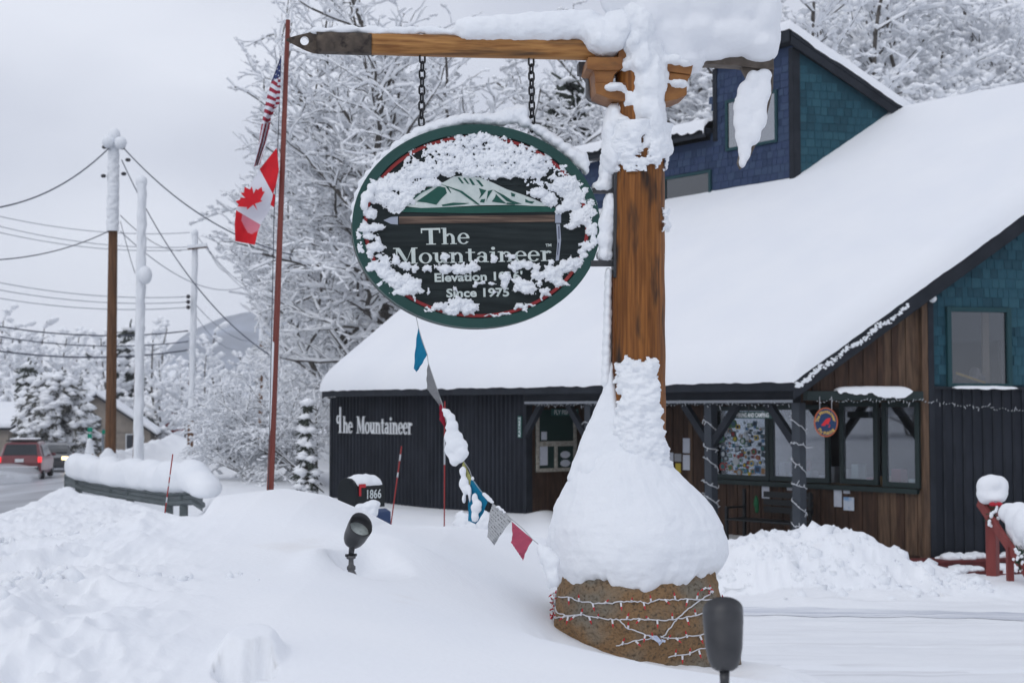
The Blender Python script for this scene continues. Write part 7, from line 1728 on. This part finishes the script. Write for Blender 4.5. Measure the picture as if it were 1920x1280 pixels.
# --- spot lamps
def spot(base, head, aim, R, L, lab, up_len=.1, roll=0, visor=True, vdir=1):
    t = thing('spot_light', lab, 'spotlight', base); aim = nrm(aim); back = head - aim * L * .5
    m = MB(); m.lathe([(.001, 0), (R * .42, .004), (R * .66, L * .08), (R * .82, L * .22), (R * .93, L * .42), (R * .97, L * .62), (R, L * .80), (R * 1.02, L * .84), (R * 1.02, L)], back, aim, 36)
    m.lathe([(R * .94, L), (R * .92, L * .72), (.001, L * .72)], back, aim, 36); o = m.build('housing', METAL_D, t, smooth=True)
    sd_ = nrm(np.cross(aim, UP)); u2 = np.cross(sd_, aim)
    if visor:
        V = []
        for i in range(25):
            a = math.radians((-10 if vdir > 0 else 170) + 200 * i / 24); e = .15 + .95 * math.sin(math.pi * i / 24)
            for rr, z in ((R * 1.02, L * .98), (R * 1.02, L * (1.0 + .22 * e)), (R * .96, L * (1.0 + .22 * e)), (R * .95, L * .98)): V.append(back + aim * z + (sd_ * math.cos(a) + u2 * math.sin(a)) * rr)
        npobj('visor', V, gridfaces(25, 4), METAL_D, t)
    m = MB(); m.lathe([(.001, L * .80), (R * .5, L * .79), (R * .90, L * .76)], back, aim, 30); m.build('lens', mat('frosted_lens', (.42, .46, .44), .25, (.30, .33, .32), scale=40, spec=.6), t, smooth=True)
    m = MB(); m.tube([back + aim * R * .3 - UP * R * .25, back - UP * R * .95], [R * .26, R * .22], 12); m.build('knuckle', METAL_D, t, smooth=True)
    j = back - UP * R * 1.0
    m = MB(); ax = UP; Ls = np.linalg.norm(j - base); prof = [(.001, 0), (R * .42, .004), (R * .44, Ls * .30), (R * .34, Ls * .42), (R * .26, Ls * .46), (R * .36, Ls * .50), (R * .36, Ls * .62), (R * .26, Ls * .66), (R * .22, Ls * .70), (R * .20, Ls * .88), (R * .38, Ls * .92), (R * .40, Ls * 1.0), (.001, Ls * 1.02)]
    m.lathe(prof, base, nrm(j - base), 16); m.build('stem', mat('grey_conduit', (.10, .102, .105), .55, (.14, .14, .145), scale=18, metal=.3), t, smooth=True)
    m = MB(); m.lathe([(.001, -R * .5), (R * .12, -R * .5), (R * .12, R * .5), (.001, R * .5)], j + UP * R * .1, sd_, 10); m.build('pivot_bolt', METAL_D, t)
    return t
b1 = PX(659, 1092, 7.12); h1_ = PX(667, 1003, 7.10)
spot(b1, h1_, np.array([.36, -.52, .62]), .0605, .135, 'small bronze spotlight facing the camera from a hollow in the snow')
b2 = PX(1356, 1340, 4.35); h2_ = PX(1357, 1204, 4.30)
spot(b2, h2_, np.array([.02, .30, 1.0]), .0595, .172, 'dark spotlight seen from behind in front of the boulder')
# --- prayer flags
PF = thing('prayer_flags', 'string of faded prayer flags running from the oval sign down to the boulder', 'bunting', SP(781, 597))
cord_px = [(780, 592), (784, 612), (792, 640), (801, 664), (803, 680), (815, 715), (829, 757), (836, 790), (850, 830), (868, 862), (880, 880), (886, 898), (900, 918), (915, 935), (924, 944), (944, 958), (958, 972), (980, 990), (998, 1010), (1012, 1022), (1030, 1040), (1044, 1060)]
n_ = len(cord_px)
def fd(u): return 8.26 + (7.86 - 8.26) * (u - 780) / 265.
m = MB(); m.tube([PX(u, v, fd(u)) for u, v in cord_px], .0022, 5); m.build('cord', mat('pale_cord', (.35, .36, .36), .8), PF)
def printed(name, col, ink=(.03, .03, .035), rough=.85, amt=.55):
    mm = bpy.data.materials.new(name); mm.use_nodes = True; t = mm.node_tree; N, L = t.nodes, t.links; b = N['Principled BSDF']; b.inputs['Roughness'].default_value = rough; b.inputs['Specular IOR Level'].default_value = .1
    uv = N.new('ShaderNodeUVMap'); mp_ = N.new('ShaderNodeMapping'); mp_.inputs['Scale'].default_value = (34, 9, 1); no = N.new('ShaderNodeTexNoise'); no.inputs['Scale'].default_value = 1.0; no.inputs['Detail'].default_value = 2
    wv = N.new('ShaderNodeTexWave'); wv.wave_type = 'BANDS'; wv.bands_direction = 'Y'; wv.inputs['Scale'].default_value = 3.6
    L.new(uv.outputs[0], mp_.inputs[0]); L.new(mp_.outputs[0], no.inputs['Vector']); L.new(uv.outputs[0], wv.inputs['Vector'])
    m1 = N.new('ShaderNodeMapRange'); m1.inputs['From Min'].default_value = .5; m1.inputs['From Max'].default_value = .56; L.new(no.outputs['Fac'], m1.inputs['Value'])
    m2 = N.new('ShaderNodeMapRange'); m2.inputs['From Min'].default_value = .5; m2.inputs['From Max'].default_value = .62; L.new(wv.outputs['Fac'], m2.inputs['Value'])
    mu = N.new('ShaderNodeMath'); mu.operation = 'MULTIPLY'; L.new(m1.outputs[0], mu.inputs[0]); L.new(m2.outputs[0], mu.inputs[1]); m3 = N.new('ShaderNodeMath'); m3.operation = 'MULTIPLY'; m3.inputs[1].default_value = amt; L.new(mu.outputs[0], m3.inputs[0])
    mx_ = N.new('ShaderNodeMixRGB'); mx_.inputs['Color1'].default_value = (*col, 1); mx_.inputs['Color2'].default_value = (*ink, 1); L.new(m3.outputs[0], mx_.inputs['Fac']); L.new(mx_.outputs[0], b.inputs['Base Color']); return mm
def pflag(ring4, mm, lab, wav=.012, n=16, k=16, bulge=((0, 0), (0, 0))):
    (a, b, c, d) = [np.array(q, float) for q in ring4]   # top-left, top-right, bottom-right, bottom-left
    V = []; UVs = []
    for i in range(n):
        t = i / (n - 1); l = a * (1 - t) + d * t + np.array(bulge[0]) * math.sin(math.pi * t); r = b * (1 - t) + c * t + np.array(bulge[1]) * math.sin(math.pi * t)
        for j in range(k):
            s = j / (k - 1); q = l * (1 - s) + r * s; dd = fd(q[0]) + wav * math.sin(s * 6 + t * 2) * t + .006 * math.sin(s * 13 + t * 9) * t; V.append(PX(q[0] + .5 * math.sin(t * 17) * (s in (0, 1)), q[1] + (1.2 * math.sin(s * 40) if t == 1 else 0), dd)); UVs.append((s, 1 - t))
    o = npobj('flag', V, gridfaces(n, k), mm, PF); ul = o.data.uv_layers.new(name='UVMap')
    vi = np.zeros(len(o.data.loops), int); o.data.loops.foreach_get('vertex_index', vi); ul.data.foreach_set('uv', np.array(UVs)[vi].ravel().astype(np.float32)); o['label'] = lab; return o
PB = printed('prayer_blue', (.010, .17, .30), amt=.35); PWt = printed('prayer_white', (.42, .43, .44), amt=.8); PGr = printed('prayer_grey', (.20, .205, .215), amt=.45); PP = printed('prayer_pink', (.46, .085, .14), amt=.95); PR = printed('prayer_red', (.24, .012, .03), amt=.3); PY = printed('prayer_yellow', (.36, .36, .14), amt=.4); PG = printed('prayer_green', (.008, .09, .075), amt=.4)
pflag([(784, 613), (801, 664), (781, 697), (776, 691)], PB, 'upper blue flag', bulge=((-1, 0), (0, 2)))
pflag([(803, 678), (830, 757), (824, 760), (801, 729)], PGr, 'grey flag', bulge=((-2, 0), (4, 0)))
pflag([(824, 756), (832, 762), (837, 806), (824, 786)], PR, 'dark red flag')
pflag([(868, 862), (884, 896), (879, 920), (863, 905)], PY, 'yellow flag')
pflag([(883, 892), (915, 936), (892, 982), (878, 976)], PB, 'lower blue flag', bulge=((-2, 0), (2, 3)))
pflag([(923, 942), (960, 974), (927, 1022), (914, 1006)], PWt, 'white printed flag', bulge=((-2, 0), (-3, 2)))
pflag([(959, 977), (999, 1011), (981, 1050), (958, 1016)], PP, 'pink printed flag', bulge=((2, 6), (-3, 2)))
pflag([(1032, 1034), (1044, 1050), (1047, 1064), (1036, 1052)], PG, 'green flag')
blob('snow_lump', [(PX(u, v, fd(u) - .01), (a * PXM, .022, b * PXM)) for u, v, a, b in ((838, 774, 8, 9), (846, 785, 9, 11), (848, 800, 12, 14), (850, 820, 18, 16), (858, 836, 20, 16), (866, 850, 13, 12), (846, 842, 12, 18), (852, 860, 10, 14), (862, 858, 10, 10), (832, 768, 4, 4))], None, voxel=.008, disp=.014, dscale=.05, smooth=2, m=SNOWC, disp2=.006, dscale2=.015, label='flat plate of snow frozen onto the middle of the bunting', cat='snow')
blob('snow_lump', [(PX(u, v, fd(u) - .02), (a * PXM, .018, b * PXM)) for u, v, a, b in ((868, 885, 7, 12), (870, 905, 9, 14), (873, 918, 7, 8), (870, 935, 3.5, 9), (881, 925, 3, 18))], None, voxel=.008, disp=.014, dscale=.05, smooth=2, m=SNOWC, label='snow stuck over the yellow flag of the bunting', cat='snow')
blob('snow_lump', [(PX(u, v, fd(u) - .03), (a * PXM, .016, b * PXM)) for u, v, a, b in ((890, 935, 6, 10), (893, 952, 10, 12), (891, 968, 8, 10), (897, 945, 6, 8))], None, voxel=.008, disp=.014, dscale=.04, smooth=2, m=SNOWC, label='snow stuck to the lower blue flag of the bunting', cat='snow')
blob('snow_lump', [(PX(u, v, fd(u)), (a * PXM, .04, b * PXM)) for u, v, a, b in ((1014, 1030, 8, 12), (1024, 1042, 14, 18), (1036, 1055, 14, 20), (1032, 1075, 8, 26), (1042, 1080, 6, 20), (1026, 1060, 8, 16))], None, voxel=.01, disp=.02, dscale=.05, smooth=3, m=SNOW, label='snow bridging the last of the bunting to the boulder', cat='snow')
blob('snow_lump', [(PX(u, v, fd(u) - .004), (a * PXM, .012, b * PXM)) for u, v, a, b in ((886, 897, 3, 4), (908, 926, 4, 4), (913, 931, 5, 4), (918, 936, 5, 4), (923, 941, 4, 3), (934, 950, 5, 2), (940, 955, 5, 2), (946, 960, 4, 1.6))], None, voxel=.006, disp=.008, dscale=.03, smooth=2, m=SNOWC, label='bits of snow on the cord between the lower blue and white flags', cat='snow', kind='stuff')
# --- snowy clump of shrub tops by the wall
for k, (u, v, s) in enumerate(((868, 978, .16), (905, 972, .14), (886, 988, .2))):
    blob('snowy_shrub', [(PX(u + du * 1.0, v + dv, 15.0), (r, r, r)) for du, dv, r in ((0, 0, .10 * s / .16), (-6, 6, .08), (8, 8, .09), (0, 14, .12), (-4, -14, .035), (3, -9, .045), (12, 0, .05))], None, voxel=.018, disp=.06, dscale=.06, smooth=1, m=SNOWC, disp2=.02, dscale2=.02, label='snow bound shrub top poking up behind the drift, %s' % ('left of the lower blue flag', 'right of the lower blue flag', 'directly behind the lower blue flag')[k], cat='shrub')
# --- red stair rail at right
RRED = mat('barn_red_rail', (.22, .045, .04), .6, (.17, .035, .032), scale=5, stretch=(2, 2, .4)); rd_ = 19.5
RAILT = thing('stair_rail', 'barn red wooden stair railing by the porch steps', 'railing', PX(1862, 1085, rd_) - UP * .1)
pc = PX(1862, 1085, rd_); ang_ = .7; e1 = np.array([math.cos(ang_), -math.sin(ang_), 0]); e2 = np.array([math.sin(ang_), math.cos(ang_), 0])
pt_ = PX(1862, 942, rd_)
m = MB(); m.obox(np.array([pc[0], pc[1], 0]), e1, e2, UP, (-.07, .07), (-.07, .07), (pc[2] - .3, pt_[2])); m.build('newel_post', RRED, RAILT, bevel=.006)
r0, r1 = PX(1836, 940, 19.6), PX(1950, 1110, 18.2); m = MB(); m.bar(r0, r1, .05, .13); m.build('hand_rail', RRED, RAILT, bevel=.004)
for f in (.52, .9): q = r0 + (r1 - r0) * f; m = MB(); m.box((q[0] - .04, q[1] - .04, q[2] - 1.0), (q[0] + .04, q[1] + .04, q[2])); m.build('baluster', RRED, RAILT)
blob('snow_mound', [(PX(u, v, 19.45), (a * 19.5 / F, a * 19.5 / F, b * 19.5 / F)) for u, v, a, b in ((1850, 912, 19, 20), (1872, 911, 19, 20), (1860, 906, 22, 17), (1851, 926, 20, 16), (1870, 924, 20, 15), (1860, 932, 26, 13), (1849, 936, 14, 9))], None, voxel=.02, disp=.02, dscale=.2, smooth=6, m=SNOWS, label='round mushroom cap of snow on top of the red newel post', cat='snow')
blob('snow_mound', [(PX(u, v, 19.3 - (u - 1880) * .012), (a * 19 / F, .2, b * 19 / F)) for u, v, a, b in ((1893, 962, 20, 20), (1910, 970, 26, 30), (1930, 985, 30, 36), (1905, 990, 18, 28), (1920, 1010, 20, 24), (1950, 1010, 30, 40))], None, voxel=.02, disp=.03, dscale=.2, smooth=6, m=SNOWS, label='heavy snow sliding down the sloping red hand rail', cat='snow')
# garlands
NEEDC = mat('garland_green', (.012, .045, .022), .8, (.03, .075, .04), scale=9)
def garland(lab, px, d, r, red=False, seed=1):
    rg = random.Random(seed); o = PX(*px[0], d); t = thing('garland', lab, 'garland', o); m = MB(); s = MB()
    for (u, v) in px:
        for _ in range(26):
            c = PX(u + rg.gauss(0, 3), v + rg.gauss(0, 3), d); q = nrm([rg.gauss(0, 1), rg.gauss(-.4, .8), rg.gauss(0, 1)]) * rg.uniform(.4, 1) * r; sd2 = nrm(np.cross(q, [rg.random(), rg.random(), .3])) * .006; m.add([c - sd2, c + sd2, c + q + sd2, c + q - sd2], [(0, 1, 2, 3)])
        for _ in range(4): c = PX(u + rg.gauss(0, 4), v + rg.gauss(0, 4), d - .05); s.ball(c, rg.uniform(.015, .03), 6, 5)
    m.build('greenery', NEEDC, t, kind='stuff'); s.build('snow_flecks', SNOW, t, kind='stuff')
    if red:
        b = MB(); c = PX(px[0][0] + 3, px[0][1] - 12, d - .04)
        for sg in (-1, 1): b.ball(c + np.array([sg * .045, 0, .01]), (.05, .02, .03), 10, 7)
        b.ball(c, .022, 8, 6); b.build('bow', mat('bow_red', (.4, .015, .03), .5), t, smooth=True)
garland('sprig of green garland with a red bow on the newel post', [(1864, 958), (1861, 968), (1858, 978)], 19.3, .08, True)
garland('snowy green garland at the right edge below the hand rail', [(1910, 1035), (1912, 1050), (1914, 1066), (1920, 1045), (1922, 1062)], 18.6, .10, False, 4)
# deck steps
STP = mat('red_deck', (.15, .03, .03), .7, (.11, .025, .025), scale=5)
DK = thing('deck_steps', 'low red deck with steps dusted with snow below the dark boarded wall', 'steps', Gp(3, FL - .1, 1))
for k, (dd_, zz) in enumerate(((.55, -.02), (.95, -.16), (1.35, -.3))):
    for j in range(3 if k == 0 else 2): m = MB(); m.obox(Gp(0, 0), G, nG, UP, (2.0, 6.2), (dd_ - .5 + j * .165 + (.1 if k else 0), dd_ - .5 + j * .165 + .155 + (.1 if k else 0)), (FL + zz - .04, FL + zz)); m.build('tread', STP, DK)
    m = MB(); m.obox(Gp(0, 0), G, nG, UP, (2.0, 6.2), (dd_ - .06, dd_ - .03), (FL + zz - .22, FL + zz - .04)); m.build('riser', STP, DK)
rg = random.Random(14); pr_ = []
for k in range(60):
    s_ = rg.uniform(2.5, 4.9); o_s = rg.choice((.25, .3, .75, 1.1)); z_ = {.25: -.02, .3: -.02, .75: -.16, 1.1: -.30}[o_s]; r = rg.uniform(.04, .13); pr_.append((Gp(s_, FL + z_ + r * .2, o_s + rg.gauss(0, .07)), (r * 1.5, r, r * .7)))
blob('snow_scatter', pr_, None, voxel=.02, disp=.05, dscale=.08, smooth=2, m=SNOW, label='crumbled snow scattered over the red deck steps', cat='snow', kind='stuff')

# =================================================================== AIR
HZM = bpy.data.materials.new('haze_air'); HZM.use_nodes = True; _n = HZM.node_tree; _n.nodes.clear(); _o = _n.nodes.new('ShaderNodeOutputMaterial'); _v = _n.nodes.new('ShaderNodeVolumePrincipled')
_v.inputs['Color'].default_value = (.96, .975, 1.0, 1); _v.inputs['Density'].default_value = .0003; _v.inputs['Anisotropy'].default_value = 0.0; _n.links.new(_v.outputs[0], _o.inputs['Volume'])
m = MB(); m.box((-3000, -90, -9), (3000, 2700, 185)); m.build('haze', HZM, None, kind='stuff')
